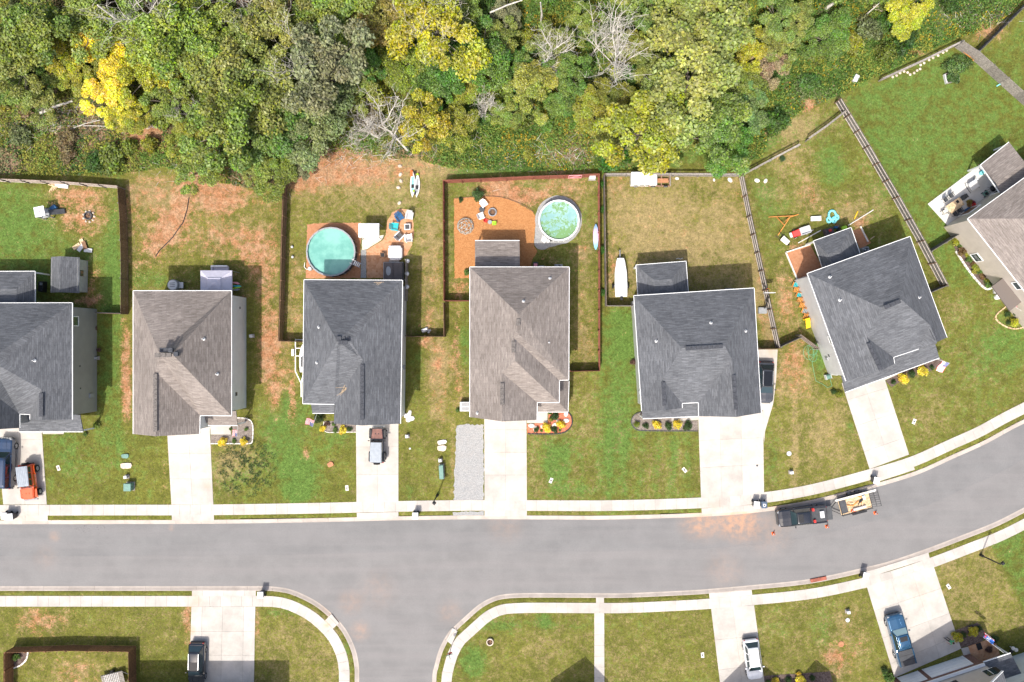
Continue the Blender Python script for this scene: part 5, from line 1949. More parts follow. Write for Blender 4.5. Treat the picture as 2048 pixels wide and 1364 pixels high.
# ------------------------------------------------------------ pools
def water_mat(name, algae):
    m, t, b = nt(name)
    pos = N(t, 'ShaderNodeTexCoord').outputs['Object']
    n1 = noise_(t, pos,.55,4,.6)
    n2 = noise_(t, pos,3.5,4,.7)
    c = mixc(t, ramp_(t, n1,.35,.65),(.13,.335,.285),(.21,.455,.385))
    if algae:
        sx = N(t, 'ShaderNodeSeparateXYZ'); t.links.new(pos, sx.inputs[0])
        grad = math_(t, 'ADD', math_(t, 'MULTIPLY', sx.outputs[0],-.10), math_(t, 'MULTIPLY', sx.outputs[1],-.15))
        f = math_(t, 'ADD', ramp_(t, n1,.3,.7), math_(t, 'ADD', grad, math_(t, 'MULTIPLY', ramp_(t, n2,.3,.7),.8)))
        c = mixc(t,1.0, c,(1.5,1.05,1.2), 'MULTIPLY')
        c = mixc(t, ramp_(t, f,.72,1.15), c,(.16,.29,.12))
    else:
        c = mixc(t, ramp_(t, n2,.70,.78), c,(.02,.07,.06))
    t.links.new(c, b.inputs['Base Color'])
    b.inputs['Roughness'].default_value = .08
    b.inputs['Specular IOR Level'].default_value = .35
    bp = N(t, 'ShaderNodeBump'); bp.inputs['Distance'].default_value = .01
    t.links.new(n2, bp.inputs['Height']); t.links.new(bp.outputs[0], b.inputs['Normal'])
    return m


def pool(label, px, py, r, hgt, wall_m, rim_m, wm, ladder_a, n=24):
    g = G(px, py)
    root = thing('swimming_pool', label, 'pool',(g.x, g.y,0))
    no_grass([(g.x + r * math.cos(i / 3.5), g.y + r * math.sin(i / 3.5)) for i in range(22)])
    mb = MB(); mb.lathe([(r,0.01),(r, hgt),(r - .05, hgt),(r - .05,.03)], n * 2); mb.build('wall', wall_m, root)
    mb = MB(); mb.lathe([(r - .055, hgt - .03),(r - .055,.05),(0.02,.04)], n * 2); mb.build('liner', mat('pool_liner',(.09,.30,.27),.4,.1), root)
    for i in range(n):
        a0, a1 = 2 * math.pi * (i + .02) / n,2 * math.pi * (i + .98) / n
        mb = MB()
        mb.prism([((r - .10) * math.cos(a0),(r - .10) * math.sin(a0)),((r + .07) * math.cos(a0),(r + .07) * math.sin(a0)),((r + .07) * math.cos(a1),(r + .07) * math.sin(a1)),((r - .10) * math.cos(a1),(r - .10) * math.sin(a1))], hgt + .002, hgt + .05)
        mb.build('rim', rim_m, root)
        mb = MB(); a = 2 * math.pi * i / n
        mb.box((r + .03) * math.cos(a),(r + .03) * math.sin(a), hgt / 2,.06,.09, hgt, a); mb.build('upright', rim_m, root)
    mb = MB(); mb.disc(0,0, hgt - .22, r - .056, n * 2); mb.build('water', wm, root)
    c, s = math.cos(ladder_a), math.sin(ladder_a)
    lad = MB()
    for k in (-.25,.25):
        o = Vector((-s, c,0)) * k
        lad.path([Vector((c * (r + .75), s * (r + .75),0)) + o, Vector((c * (r + .15), s * (r + .15), hgt + .5)) + o, Vector((c * (r - .15), s * (r - .15), hgt + .5)) + o, Vector((c * (r - .45), s * (r - .45),.3)) + o],.025,6)
    for t in (.2,.4,.6,.8):
        p = Vector((c * (r + .75), s * (r + .75),0)).lerp(Vector((c * (r + .15), s * (r + .15), hgt + .5)), t)
        o = Vector((-s, c,0)) * .25
        lad.bar(p - o, p + o,.12,.03)
    lad.build('ladder', M['white'], root)
    return root


pool('teal above ground pool with grey rim beside the dark roofed house',667,506,2.80,1.3, M['darkgrey'], M['grey'], water_mat('clear_pool_water', False), math.radians(-25))
pool('pool with green algae on its water and white rim on a grey gravel ring',1117,444,2.32,1.25, M['ltgrey'], M['white'], water_mat('algae_pool_water', True), math.radians(-128))


def pump(px, py, label):
    g = G(px, py)
    o = thing('pool_pump', label, 'pump',(g.x, g.y,.02),.4)
    mb = MB(); mb.lathe([(.0,.62),(.2,.6),(.24,.5),(.24,.1),(.2,.02)],12); mb.build('filter_tank', M['ltgrey'], o)
    mb = MB(); mb.tube((.25,0,.15),(.7,0,.15),.1,.1,10); mb.build('motor', M['dark'], o)
    mb = MB(); mb.path([(-.2,0,.3),(-.5,.2,.15),(-.6,.5,.15),(-.3,.9,.4)],.035,6); mb.build('hose', M['white'], o)


pump(622,538, 'pale pool pump with white hose beside the teal pool')
pump(1096,483, 'pool pump with white hose on the grey gravel by the algae pool')

# ------------------------------------------------------------ yard furniture and small things
def at_px(px, py, z=0.0):
    g = G(px, py)
    return (g.x, g.y, z)


def lounge_chair(label, px, py, heading, m, group='patio chairs', s=1.0, seat_m=None, z=0.01):
    r = thing('patio_chair', label, 'chair', at_px(px, py, z), heading, group)
    mb = MB()
    for i in range(5):
        mb.bar((.32,-.24 + .12 * i,.36),(-.22,-.24 + .12 * i,.27),.105,.025)
    mb.build('seat', seat_m or m, r)
    for i in range(5):
        mb = MB(); k = abs(i - 2)
        mb.bar((-.20,-.22 + .11 * i,.27),(-.50,-.24 + .12 * i,.98 - .05 * k),.10,.025); mb.build('back_slat', m, r)
    for sy in (-1,1):
        mb = MB(); mb.bar((.36, sy * .33,.55),(-.36, sy * .33,.52),.13,.03); mb.build('armrest', m, r)
        mb = MB(); mb.bar((.28, sy * .30,0),(.28, sy * .30,.54),.08,.05); mb.build('leg', m, r)
        mb = MB(); mb.bar((-.25, sy * .28,.52),(-.42, sy * .28,0.02),.08,.05); mb.build('leg', m, r)
    r.scale = (s, s, s)
    return r


def fire_pit(label, px, py, r0, m, cat='fire pit'):
    r = thing('fire_pit', label, cat, at_px(px, py))
    mb = MB(); mb.lathe([(r0,0.005),(r0,.3),(r0 - .1,.3),(r0 - .1,.06)],18); mb.build('ring', m, r)
    mb = MB(); mb.disc(0,0,.05, r0 - .1,18); mb.build('ash', M['mulch_dark'], r)
    rnd = random.Random(int(px))
    for i in range(4):
        a = rnd.uniform(0,6.28)
        mb = MB(); mb.tube((.28 * math.cos(a),.28 * math.sin(a),.1),(-.25 * math.cos(a + .4),-.25 * math.sin(a + .4),.16),.05,.045,6)
        mb.build('log', M['wood_brown'], r)
    return r


def bin_(label, px, py, heading, body_m, lid_m, mark=False, z=0.045):
    r = thing('wheeled_bin', label, 'bin', at_px(px, py, z), heading, 'wheeled bins at the kerb')
    mb = MB(); mb.loft([[(-.24,-.22,.05),(.22,-.22,.05),(.22,.22,.05),(-.24,.22,.05)],[(-.32,-.29,.98),(.30,-.29,.98),(.30,.29,.98),(-.32,.29,.98)]])
    mb.build('body', body_m, r, bevel=.03)
    mb = MB(); mb.loft([[(-.36,-.31,.985),(.35,-.31,.985),(.35,.31,.985),(-.36,.31,.985)],[(-.34,-.28,1.05),(.30,-.26,1.06),(.30,.26,1.06),(-.34,.28,1.05)]])
    lo = mb.build('lid', lid_m, r, bevel=.02)
    if mark:
        for k in range(3):
            a = 2 * math.pi * k / 3 + .2
            p = [Vector((.02 + .13 * math.cos(a + t),.13 * math.sin(a + t),1.066)) for t in (0,.75,1.5)]
            mm = MB(); mm.bar(p[0], p[1],.05,.008); mm.bar(p[1], p[2],.05,.008)
            q = p[2]; d = (p[2] - p[1]).normalized(); n = Vector((-d.y, d.x,0))
            mm.add([q + n * .06, q - n * .06, q + d * .08],[(0,1,2)])
            mm.build('recycling_arrow', M['white'], lo, fix=False)
    r.scale = (1.15,1.15,1.08)
    mb = MB(); mb.tube((-.38,-.24,.95),(-.38,.24,.95),.02,.02,6); mb.build('handle', body_m, r)
    for sy in (-1,1):
        mb = MB(); mb.tube((-.26, sy * .22,.12),(-.26, sy * .30,.12),.12,.12,10); mb.build('wheel', M['tyre'], r)
    return r


M['bin_dark'] = mat('dark_bin_plastic',(.045,.045,.05),.5,.1)
M['bin_lid'] = mat('pale_bin_lid',(.80,.80,.80),.35,.05)
M['bin_blue'] = mat('blue_grey_bin',(.07,.10,.15),.45,.1)
bin_('pale lidded bin at the end of the first drive, half beside its twin',20,1028, ang(0,1), M['bin_dark'], M['bin_lid'])
bin_('pale lidded bin at the first drive, on the side nearer the verge',32,1030, ang(.1,1), M['bin_dark'], M['bin_lid'])
bin_('pale lidded bin on the verge beside the black street lamp',833,1028, ang(0,1), M['bin_dark'], M['bin_lid'])
bin_('pale lidded bin beside the blue recycling bin',1508,1006, ang(-.1,1), M['bin_dark'], M['bin_lid'])
bin_('blue grey recycling bin with white arrows on its lid',1523,1006, ang(0,1), M['bin_blue'], M['bin_blue'], True)
bin_('pale lidded bin at the drive above the trailer',1745,958, ang(-.2,1), M['bin_dark'], M['bin_lid'])
bin_('pale lidded bin at the wide drive with the blue pickup',1724,1146, ang(.2,-1), M['bin_dark'], M['bin_lid'])
bin_('pale lidded bin at the rounded corner verge',527,1184, ang(0,-1), M['bin_dark'], M['bin_lid'])


def util_box(name, label, px, py, sx, sy, sz, heading, m, cat='utility box', group=None, lid=True):
    r = thing(name, label, cat, at_px(px, py), heading, group)
    mb = MB(); mb.box(0,0,.05, sx + .16, sy + .16,.1); mb.build('plinth', M['joint'], r)
    mb = MB(); mb.box(0,0,.1 + sz / 2, sx, sy, sz,0,.97); mb.build('cabinet', m, r, bevel=.02)
    if lid:
        mb = MB(); mb.box(0,0,.1 + sz + .03, sx + .06, sy + .06,.06,0,.9); mb.build('lid', m, r, bevel=.01)
        mb = MB(); mb.box(sx / 2 + .015,0,.1 + sz * .6,.03,.06,.16); mb.build('handle', M['dark'], r)
    return r


util_box('transformer', 'square green transformer on the first lawn',262,972,.82,.85,.8,0, M['util_green'])
util_box('cable_cabinet', 'long green cable cabinet beside the gravel strip',884,942,.45,1.6,.75, ang(1,-.06), M['util_green'])
for (px, py, lab) in ((881,920, 'small white meter pedestal near the long green cabinet'),(255,953, 'small white meter pedestal near the square transformer'),(1581,944, 'small white meter pedestal on the dry lawn'),
                      (1694,1222, 'small white meter pedestal on the lawn below the road'),(815,872, 'grey meter pedestal on the lawn beside the off roader'),(505,672, 'white meter pedestal in the shade of the light grey house')):
    util_box('pedestal', lab, px, py,.34,.3,.45,.1, M['ltgrey'])
for i,(px, py, a, lab) in enumerate(((117,936,.3, 'on the first lawn beside the orange off roader'),(694,976,.1, 'beside the drive with the black off roader'),(1102,961,-.4, 'on the lawn right of the gravel drive'),
                                      (1369,940,.7, 'beside the widest drive'),(1828,843,-.4, 'on the lawn beside the angled drive'),(1405,1310,.05, 'on the lawn beside the white car'),(1897,1173,.6, 'beside the drive with the blue pickup'))):
    r = thing('meter_cover', 'white water meter cover set in grass ' + lab, 'meter cover', at_px(px, py), a, 'water meter covers')
    mb = MB(); mb.box(0,0,.02,.36,.62,.05); mb.build('frame', M['rock_white'], r)
    mb = MB(); mb.box(0,0,.048,.16,.2,.012); mb.build('hatch', M['darkgrey'], r)
for (px, py, rr, m, lab) in ((1695,1240,.25, M['ltgrey'], 'white round valve lid on the lawn'),(1682,1288,.35, M['clay'], 'terracotta round drain lid set in the lawn'),
                             (820,897,.12, M['ltgrey'], 'tiny white cleanout cap on the lawn'),(1578,907,.28, M['ltgrey'], 'pale square lid near the meter pedestal'),(1514,931,.12, M['darkgrey'], 'small dark cleanout cap on the widest drive')):
    mb = MB(); mb.lathe([(0,.075),(rr * .9,.075),(rr,.055),(rr,0)],14)
    o = tag(mb.build('ground_lid', m, origin=(0,0,0)), lab, 'lid'); o.location = at_px(px, py)


def street_lamp(label, px, py, arm):
    r = thing('street_lamp', label, 'street lamp', at_px(px, py))
    mb = MB(); mb.lathe([(.18,0),(.16,.5),(.08,.6),(.07,3.9),(.05,4.0)],10); mb.build('pole', M['dark'], r)
    mb = MB(); mb.path([(0,0,3.9),(arm[0] * .4, arm[1] * .4,4.15),(arm[0], arm[1],4.2)],.04,6); mb.build('arm', M['dark'], r)
    mb = MB(); mb.lathe([(.0,.22),(.16,.18),(.26,.02),(.26,-.03),(.0,-.06)],4, arm[0], arm[1],4.2); ho = mb.build('lantern', M['dark'], r)
    mb = MB(); mb.lathe([(.2,-.07),(.12,-.16),(0,-.17)],8, arm[0], arm[1],4.2); mb.build('lens', M['ltgrey'], ho)


street_lamp('black street lamp standing at the edge of the gravel strip',875,990,(.1,-.1))
street_lamp('black street lamp on the dry lawn below the curved pavement',1961,1110,(.1,.2))

# street sign at the corner
r = thing('street_sign', 'street name sign with two crossed green plates on the corner verge', 'sign', at_px(903,1292),0)
mb = MB(); mb.tube((0,0,0),(0,0,2.9),.04,.04,8); mb.build('post', M['dark'], r)
mb = MB(); mb.box(0,0,2.72,.85,.03,.2,.35); mb.build('plate', M['util_green'], r)
mb = MB(); mb.box(0,0,2.94,.85,.03,.2,1.9); mb.build('plate', M['util_green'], r)
mb = MB(); mb.lathe([(0,.03),(.33,.03),(.33,0),(0,0)],8)
so = mb.build('stop_plate', M['red'], r); so.rotation_euler = (math.radians(90),0,.35); so.location = (0,.05,2.3)

# storm drain
r = thing('storm_drain', 'rusty red storm drain hood set into the kerb', 'drain', at_px(1637,1159,-.1), ang(1,-.2))
mb = MB(); mb.box(0,0,.06,1.9,.42,.12); mb.build('frame', mat('rust',(.28,.09,.06),.8,.3), r)
for i in range(2):
    mb = MB(); mb.box(-.48 + .96 * i,.06,.13,.86,.26,.03); mb.build('grate', mat('rust',(.28,.09,.06)), r)

# ---- yard 1
r = thing('shed', 'small shed with two toned dark roof in the first back yard', 'shed', at_px(150,553), math.radians(-1))
mb = MB(); mb.box(0,0,1.05,3.0,3.7,2.1); mb.build('wall', mat('cream_shed_board',(.46,.45,.41),.6), r); no_grass([(-54.7,6),(-51.5,6),(-51.5,10),(-54.7,10)])
mb = MB(); ro = roof_mesh('roof',[[Vector((-1.65,-2.05,2.0)), Vector((-1.65,2.05,2.0)), Vector((0,2.05,3.0)), Vector((0,-2.05,3.0))],[Vector((1.65,-2.05,2.0)), Vector((0,-2.05,3.0)), Vector((0,2.05,3.0)), Vector((1.65,2.05,2.0))]], M['roof_dark'], r, Vector((0,0,0)),.08)
mb = MB(); mb.add([(-1.5,-1.86,2.1),(1.5,-1.86,2.1),(0,-1.86,2.9),(-1.5,1.86,2.1),(1.5,1.86,2.1),(0,1.86,2.9)],[(0,1,2),(5,4,3)]); mb.build('gable', M['ltgrey'], r, fix=False)
mb = MB(); mb.box(-.0,-1.87,1.0,1.3,.05,1.9); mb.build('door', M['white'], r)
mb = MB(); mb.box(1.53,.3,1.3,.05,.7,.6); mb.build('window', M['glass'], r)
mb = MB(); mb.box(0,0,.18,1.6,1.3,.36); r = thing('playset_tower', 'grey plastic play tower with a white roof panel on the first back lawn', 'play tower', at_px(107,428),.2)
mb = MB()
for x in (-.9,.0):
    for y in (-.45,.45):
        mb.bar((x, y,0),(x, y,1.9),.1,.1)
mb.build('frame', M['grey'], r)
mb = MB(); mb.box(-.45,0,.9,1.05,1.0,.08); mb.build('deck', M['grey'], r)
mb = MB(); mb.box(-.45,.05,1.95,1.15,1.15,.07); mb.build('roof', M['canvas'], r)
mb = MB(); mb.box(-.45,.05,1.99,.2,.3,.02); mb.build('patch', M['pink'], r)
mb = MB(); mb.loft([[(.05,-.25,.9),(.05,.25,.9),(.05,.3,1.02),(.05,-.3,1.02)],[(1.5,-.25,.1),(1.5,.25,.1),(1.5,.3,.25),(1.5,-.3,.25)]]); mb.build('slide', M['darkgrey'], r)
mb = MB(); mb.box(.2,.5,.35,1.1,.5,.5,.5); mb.build('step_block', M['blue'], r, bevel=.05)
fire_pit('dark fire pit ringed with pale stones on bare soil',178,432,.48, M['darkgrey'])
for i in range(9):
    a = i * .7
    mb = MB(); mb.lathe([(0,.16),(.1,.14),(.16,.05),(.14,0)],6)
    o = tag(mb.build('hearth_stone', M['rock']), 'pale stone in the ring round the dark fire pit', 'stone', 'stones round the fire pit'); o.location = at_px(178 + 11 * math.cos(a),433 + 11 * math.sin(a)); o.rotation_euler.z = a
for i,(px, py, a, m) in enumerate(((154,493,.6, M['timber']),(166,486,2.0, M['timber']),(163,496,.9, M['ltgrey']),(178,501,-.1, M['ltgrey']),(171,491,1.9, M['wood_brown']))):
    mb = MB(); mb.box(0,0,.12,.95,.45,.05); mb.box(-.4,0,.06,.08,.4,.1); mb.box(.4,0,.06,.08,.4,.1)
    o = tag(mb.build('pallet_piece', m),('sandy plank panel at the left of the pallet heap behind the shed', 'upright sandy panel at the top of the pallet heap', 'grey panel in the middle of the pallet heap', 'grey slatted crate lid right of the pallet heap', 'brown panel in the pallet heap behind the shed')[i], 'pallet piece', 'pallet heap behind the shed')
    o.location = at_px(px, py,.03 * i); o.rotation_euler.z = a
for i in range(6):
    mb = MB(); mb.bar((-.8 + .1 * i,0,.08),(.6,.2 * i - .3,.12),.1,.05)
    o = tag(mb.build('scrap_board', M['timber']), 'loose board leaning at the back rail fence of the first yard', 'board', 'boards by the back fence'); o.location = at_px(104 + i * 2,371,.02 * i); o.rotation_euler.z = 1.2 + .2 * i
mb = MB(); mb.box(0,0,.1,1.6,.5,.14); o = tag(mb.build('concrete_block', M['rock_white'], bevel=.04), 'flat pale slab lying at the first back fence', 'slab'); o.location = at_px(124,372); o.rotation_euler.z = -.1
r = thing('grill', 'black covered grill beside the first porch', 'grill', at_px(90,574),1.5)
mb = MB(); mb.box(0,0,.5,1.3,.6,.9,0,.9); mb.build('cover', M['dark'], r, bevel=.06)
mb = MB(); mb.box(.3,-.1,.97,.3,.3,.06); mb.build('lid_handle', M['steel'], r)
mb = MB(); mb.path([tuple(G(*p,.05)) for p in ((378,395),(374,420),(366,445),(355,460),(345,475),(330,490),(318,502),(311,513))],.05,6)
tag(mb.build('drain_pipe', M['dark']), 'black corrugated drain pipe snaking across the red soil', 'pipe')

# ---- yard 2: canopy, tank, furniture
def canopy(label, px, py, w, d, h_, m, heading=0, peak=.8, vent=True):
    r = thing('canopy', label, 'canopy', at_px(px, py), heading)
    for sx in (-1,1):
        for sy in (-1,1):
            mb = MB(); mb.tube((sx * w / 2 * .97, sy * d / 2 * .97,0),(sx * w / 2 * .97, sy * d / 2 * .97, h_),.035,.035,6); mb.build('leg', M['grey'], r)
    mb = MB()
    a = [(-w / 2,-d / 2, h_),(w / 2,-d / 2, h_),(w / 2, d / 2, h_),(-w / 2, d / 2, h_)]
    b_ = [(-w * .18,-d * .18, h_ + peak * .8),(w * .18,-d * .18, h_ + peak * .8),(w * .18, d * .18, h_ + peak * .8),(-w * .18, d * .18, h_ + peak * .8)]
    low_ = [(x, y, h_ - .2) for x, y, z in a]
    mb.add(a + b_ + low_,[(0,1,5,4),(1,2,6,5),(2,3,7,6),(3,0,4,7),(4,5,6,7),(0,8,9,1),(1,9,10,2),(2,10,11,3),(3,11,8,0)])
    mb.build('roof', m, r)
    if vent:
        mb = MB(); c = [(x * 1.2, y * 1.2, h_ + peak * .86) for x, y, z in b_]
        mb.add(c + [(0,0, h_ + peak * 1.15)],[(0,1,4),(1,2,4),(2,3,4),(3,0,4)]); mb.build('vent_roof', m, r)
    return r


canopy('pale lilac canopy behind the light grey house',449,572,3.6,3.2,2.5, M['canvas_lilac'])
mb = MB(); mb.box(0,0,.45,1.3,.7,.7); mb.box(0,.3,.8,1.3,.15,.5)
r = thing('sofa', 'pale cushioned sofa half under the lilac canopy', 'sofa', at_px(443,540),0)
mb = MB(); mb.box(0,0,.25,1.9,.8,.4); mb.build('seat', M['canvas_lilac'], r, bevel=.06)
mb = MB(); mb.box(0,.38,.6,1.9,.2,.5); mb.build('backrest', M['canvas'], r, bevel=.05)
for sy in (-1,1):
    mb = MB(); mb.box(sy * .9,0,.5,.2,.8,.4); mb.build('armrest', M['canvas_lilac'], r, bevel=.05)
for i,(py, m, lab) in enumerate(((566, M['pink'], 'pink and white'),(573, M['teal'], 'teal'),(581, M['grey'], 'grey'),(577, M['lime'], 'green'))):
    mb = MB(); mb.add([(-.5,0,.9),(.45,-.12,.75),(.75,0,.72),(.45,.14,.75),(-.5,0,.84)],[(0,1,2,3),(4,3,2,1),(0,4,1),(0,3,4)])
    mb.tube((-.45,0,0),(-.45,0,.9),.02,.02,5)
    o = tag(mb.build('pool_float', m), lab + ' float leaning out from under the lilac canopy', 'float', 'floats under the canopy'); o.location = at_px(472 + (i % 2) * 3, py); o.rotation_euler.z = -.2 + .15 * i
r = thing('water_tank', 'round grey tank with slotted lid behind the light grey house', 'tank', at_px(352,571))
mb = MB(); mb.lathe([(.62,0),(.65,.8),(.62,.86),(.0,.9)],20); mb.build('body', M['grey'], r)
mb = MB(); mb.lathe([(.56,.88),(.55,.93),(0,.95)],20); lo = mb.build('lid', M['ltgrey'], r)
for i in range(3):
    mb = MB(); mb.bar((-.3,-.2 + .2 * i,.955),(.3,-.15 + .2 * i,.955),.05,.02); mb.build('slot', M['dark'], lo)
r = thing('side_table', 'small dark framed stand beside the round grey tank', 'table', at_px(366,571),0)
mb = MB(); mb.box(0,0,.55,.55,.7,.05); mb.build('table_top', M['ltgrey'], r)
for sx in (-1,1):
    for sy in (-1,1):
        mb = MB(); mb.bar((sx * .26, sy * .33,0),(sx * .26, sy * .33,.55),.05,.05); mb.build('leg', M['dark'], r)
for (px, py, a, lab) in ((195,716,0, 'grey air conditioner beside the grey side wall of the first house'), ):
    pass


def air_con(label, px, py, heading):
    r = thing('air_conditioner', label, 'air conditioner', at_px(px, py), heading, 'air conditioners')
    mb = MB(); mb.box(0,0,.04,1.0,1.0,.08); mb.build('pad', M['joint'], r)
    mb = MB(); mb.box(0,0,.45,.82,.82,.74); mb.build('case', M['grey'], r, bevel=.05)
    mb = MB(); mb.lathe([(.36,.825),(.34,.86),(.0,.86)],18); f = mb.build('fan_grille', M['darkgrey'], r)
    for k in range(3):
        a = k * 2.09
        mb = MB(); mb.bar((0,0,.868),(.3 * math.cos(a),.3 * math.sin(a),.868),.12,.01); mb.build('blade', M['steel'], f)
    mb = MB(); mb.lathe([(.1,.87),(.08,.9),(0,.9)],10); mb.build('hub', M['dark'], f)


air_con('grey air conditioner behind the brown roofed house by the algae pool',1117,537,0)
air_con('blue grey air conditioner at the back wall of the house with the dry lawn',1458,585,-.05)
air_con('large dark air conditioner beside the second porch of the angled house',1727,503,.35)
util_box('ac_unit', 'small grey cooling unit against the side wall of the first house',194,716,.5,.28,.5,0, M['grey'], 'cooling unit', lid=False)

# ---- yard 3
canopy('small white pop up canopy beside the teal pool',745,466,2.35,1.6,2.2, M['canvas'],0,.35)
for (px, py, hd, m, sm, lab) in ((800,436, ang(.5,.75), M['blue'], None, 'navy blue lounge chair on the chip patio'),(820,433, ang(-.15,1), M['ltgrey'], None, 'light grey lounge chair at the edge of the chip patio'),
                             (791,455, ang(1,.12), M['teal'], None, 'turquoise lounge chair on the chip patio'),(800,473, ang(.7,-.7), M['ltgrey'], M['darkgrey'], 'grey lounge chair with dark cushion on the chip patio'),
                             (818,476, ang(-.1,-1), M['white'], None, 'white lounge chair beside the covered sofa')):
    lounge_chair(lab, px, py, hd, m, seat_m=sm, s=1.15)
r = thing('fire_table', 'square grey fire table between the lounge chairs', 'fire table', at_px(816,455),.03)
mb = MB(); mb.box(0,0,.25,.62,.62,.5); mb.build('base', M['grey'], r)
mb = MB(); mb.box(0,0,.52,.72,.72,.06); mb.build('table_top', M['ltgrey'], r)
mb = MB(); mb.box(0,0,.556,.5,.5,.015); mb.build('burner', M['darkgrey'], r)
r = thing('covered_sofa', 'outdoor sofa under a pale grey cover beside the hot tub', 'sofa', at_px(792,505),0)
mb = MB(); mb.box(0,-.1,.35,1.65,1.25,.7); mb.build('cover', M['ltgrey'], r, bevel=.09)
mb = MB(); mb.box(0,.58,.55,1.4,.22,.95); mb.build('backrest', M['canvas'], r, bevel=.06)
mb = MB(); mb.box(0,-.78,.22,1.3,.2,.4); mb.build('foot_cushion', M['canvas'], r, bevel=.05)
r = thing('hot_tub', 'square hot tub under a dark brown folding cover behind the house', 'hot tub', at_px(789,545),0)
mb = MB(); mb.box(0,0,.42,2.35,2.3,.84); mb.build('shell', M['grey'], r, bevel=.05)
for sx in (-1,1):
    mb = MB(); mb.box(sx * .55,0,.90,1.06,2.15,.12); mb.build('cover_half', mat('brown_vinyl',(.075,.062,.06),.45,.15), r, bevel=.03)
mb = MB(); mb.lathe([(0,.975),(.3,.97),(.36,.96)],16); o = mb.build('cover_cushion', M['grey'], r); o.location = (-.55,.1,0); o.scale = (.8,1.5,1)
mb = MB(); mb.box(1.12,0,.95,.08,2.2,.08); mb.build('cover_lifter', M['dark'], r)
mb = MB(); mb.box(0,1.35,.18,1.2,.35,.36); mb.build('step', M['joint'], r)
fence('short pale screen fence beside the hot tub',[(812,519),(811,600)],1.6, M['fence_grey'], M['fence_grey'],-1)
for (px, py, lab) in ((818,524, 'white globe lamp at the end of the hot tub screen'),(817,549, 'white globe lamp at the middle of the hot tub screen'),(817,575, 'cream globe lamp on the hot tub screen nearest the side fence')):
    r = thing('globe_lamp', lab, 'lamp', at_px(px, py),0, 'globe lamps on the screen')
    mb = MB(); mb.tube((0,0,0),(0,0,.9),.03,.03,6); mb.build('stem', M['grey'], r)
    mb = MB(); mb.lathe([(0,.9),(.2,.96),(.26,1.14),(.2,1.32),(0,1.38)],14); mb.build('globe', M['ltgrey'], r, smooth=True)
r = thing('brazier', 'small square black brazier with rusty rim beside the hot tub', 'brazier', at_px(767,511),.05)
mb = MB(); mb.box(0,0,.25,.45,.45,.5); mb.build('box', M['dark'], r)
for a in range(4):
    mb = MB(); c, s = math.cos(a * math.pi / 2), math.sin(a * math.pi / 2); mb.bar((c * .26 - s * .3, s * .26 + c * .3,.52),(c * .26 + s * .3, s * .26 - c * .3,.52),.08,.04); mb.build('rim', M['wood_brown'], r)
for (px, py, lab) in ((585,494, 'white garden ball above its twin beside the brown fence'),(586,514, 'white garden ball below its twin beside the brown fence')):
    mb = MB(); mb.lathe([(0,0),(.13,.06),(.17,.18),(.13,.3),(0,.35)],10)
    o = tag(mb.build('garden_ball', M['ltgrey'], smooth=True), lab, 'ball', 'white garden balls'); o.location = at_px(px, py)
for i,(px, py) in enumerate(((800,332),(801,349),(802,362),(797,375),(799,406))):
    mb = MB(); mb.lathe([(0,.3),(.2,.26),(.3,.1),(.28,0)],7); o = tag(mb.build('marker_stone', M['rock']), 'pale boulder in the short row beside the kayaks', 'boulder', 'row of boulders by the kayaks')
    o.location = at_px(px, py); o.rotation_euler.z = i; o.scale = (.95,.7,.7)


def kayak(name, label, px, py, heading, L, w, m, m2, z=.02, cat='kayak'):
    r = thing(name, label, cat, at_px(px, py, z), heading)
    mb = MB(); n = 12
    secs = []
    for i in range(n + 1):
        t = -1 + 2 * i / n
        k = max(.06,(1 - abs(t) ** 2.4)) * w / 2
        x = t * L / 2
        secs.append([(x,-k,.18 + .1 * abs(t) ** 3),(x,-k * .6,.02 + .14 * abs(t) ** 3),(x, k * .6,.02 + .14 * abs(t) ** 3),(x, k,.18 + .1 * abs(t) ** 3),(x, k * .6,.26 + .1 * abs(t) ** 3),(x,-k * .6,.26 + .1 * abs(t) ** 3)])
    mb.loft(secs); mb.build('hull', m, r, smooth=False)
    mb = MB(); mb.box(0,0,.27, L * .62, w * .45,.03); mb.build('deck', m2, r, bevel=.01)
    mb = MB(); mb.box(-.2,0,.31,.45, w * .5,.08); mb.build('seat', M['dark'], r, bevel=.02)
    return r


kayak('kayak', 'white and turquoise paddle board on grass, left of its twin',826,370, ang(.02,-1),3.0,.62, M['white'], M['aqua'], cat='paddle board')
kayak('kayak', 'white paddle board with grey pad on grass, right of its twin',835,372, ang(.05,-1),2.8,.6, M['white'], M['grey'], cat='paddle board')
mb = MB(); mb.box(0,0,.35,.3,.7,.12); o = tag(mb.build('life_vest', M['orange'], bevel=.03), 'orange life vest at the tip of the paddle boards', 'life vest'); o.location = at_px(824,348)
mb = MB(); mb.tube((-1.1,0,.4),(1.1,0,.4),.02,.02,6); mb.box(1.2,0,.4,.4,.16,.03); mb.box(-1.2,0,.4,.4,.16,.03)
o = tag(mb.build('paddle', M['dark']), 'black paddle laid along the paddle boards', 'paddle'); o.location = at_px(831,367); o.rotation_euler.z = 1.6
for (px, py, lab) in ((836,350, 'lime dry bag at the upper end of the paddle boards'),(828,383, 'lime dry bag at the lower end of the paddle boards')):
    mb = MB(); mb.lathe([(0,.5),(.12,.48),(.15,.3),(0,.28)],8); o = tag(mb.build('dry_bag', M['lime']), lab, 'bag', 'lime bags on the paddle boards'); o.location = at_px(px, py)
fire_pit('small ring of pale stones on the corner lawn',980,1283,.42, M['rock'])
r = thing('debris_heap', 'white wrapped bundle in the corner of the brown side fence', 'bundle', at_px(850,660),.4)
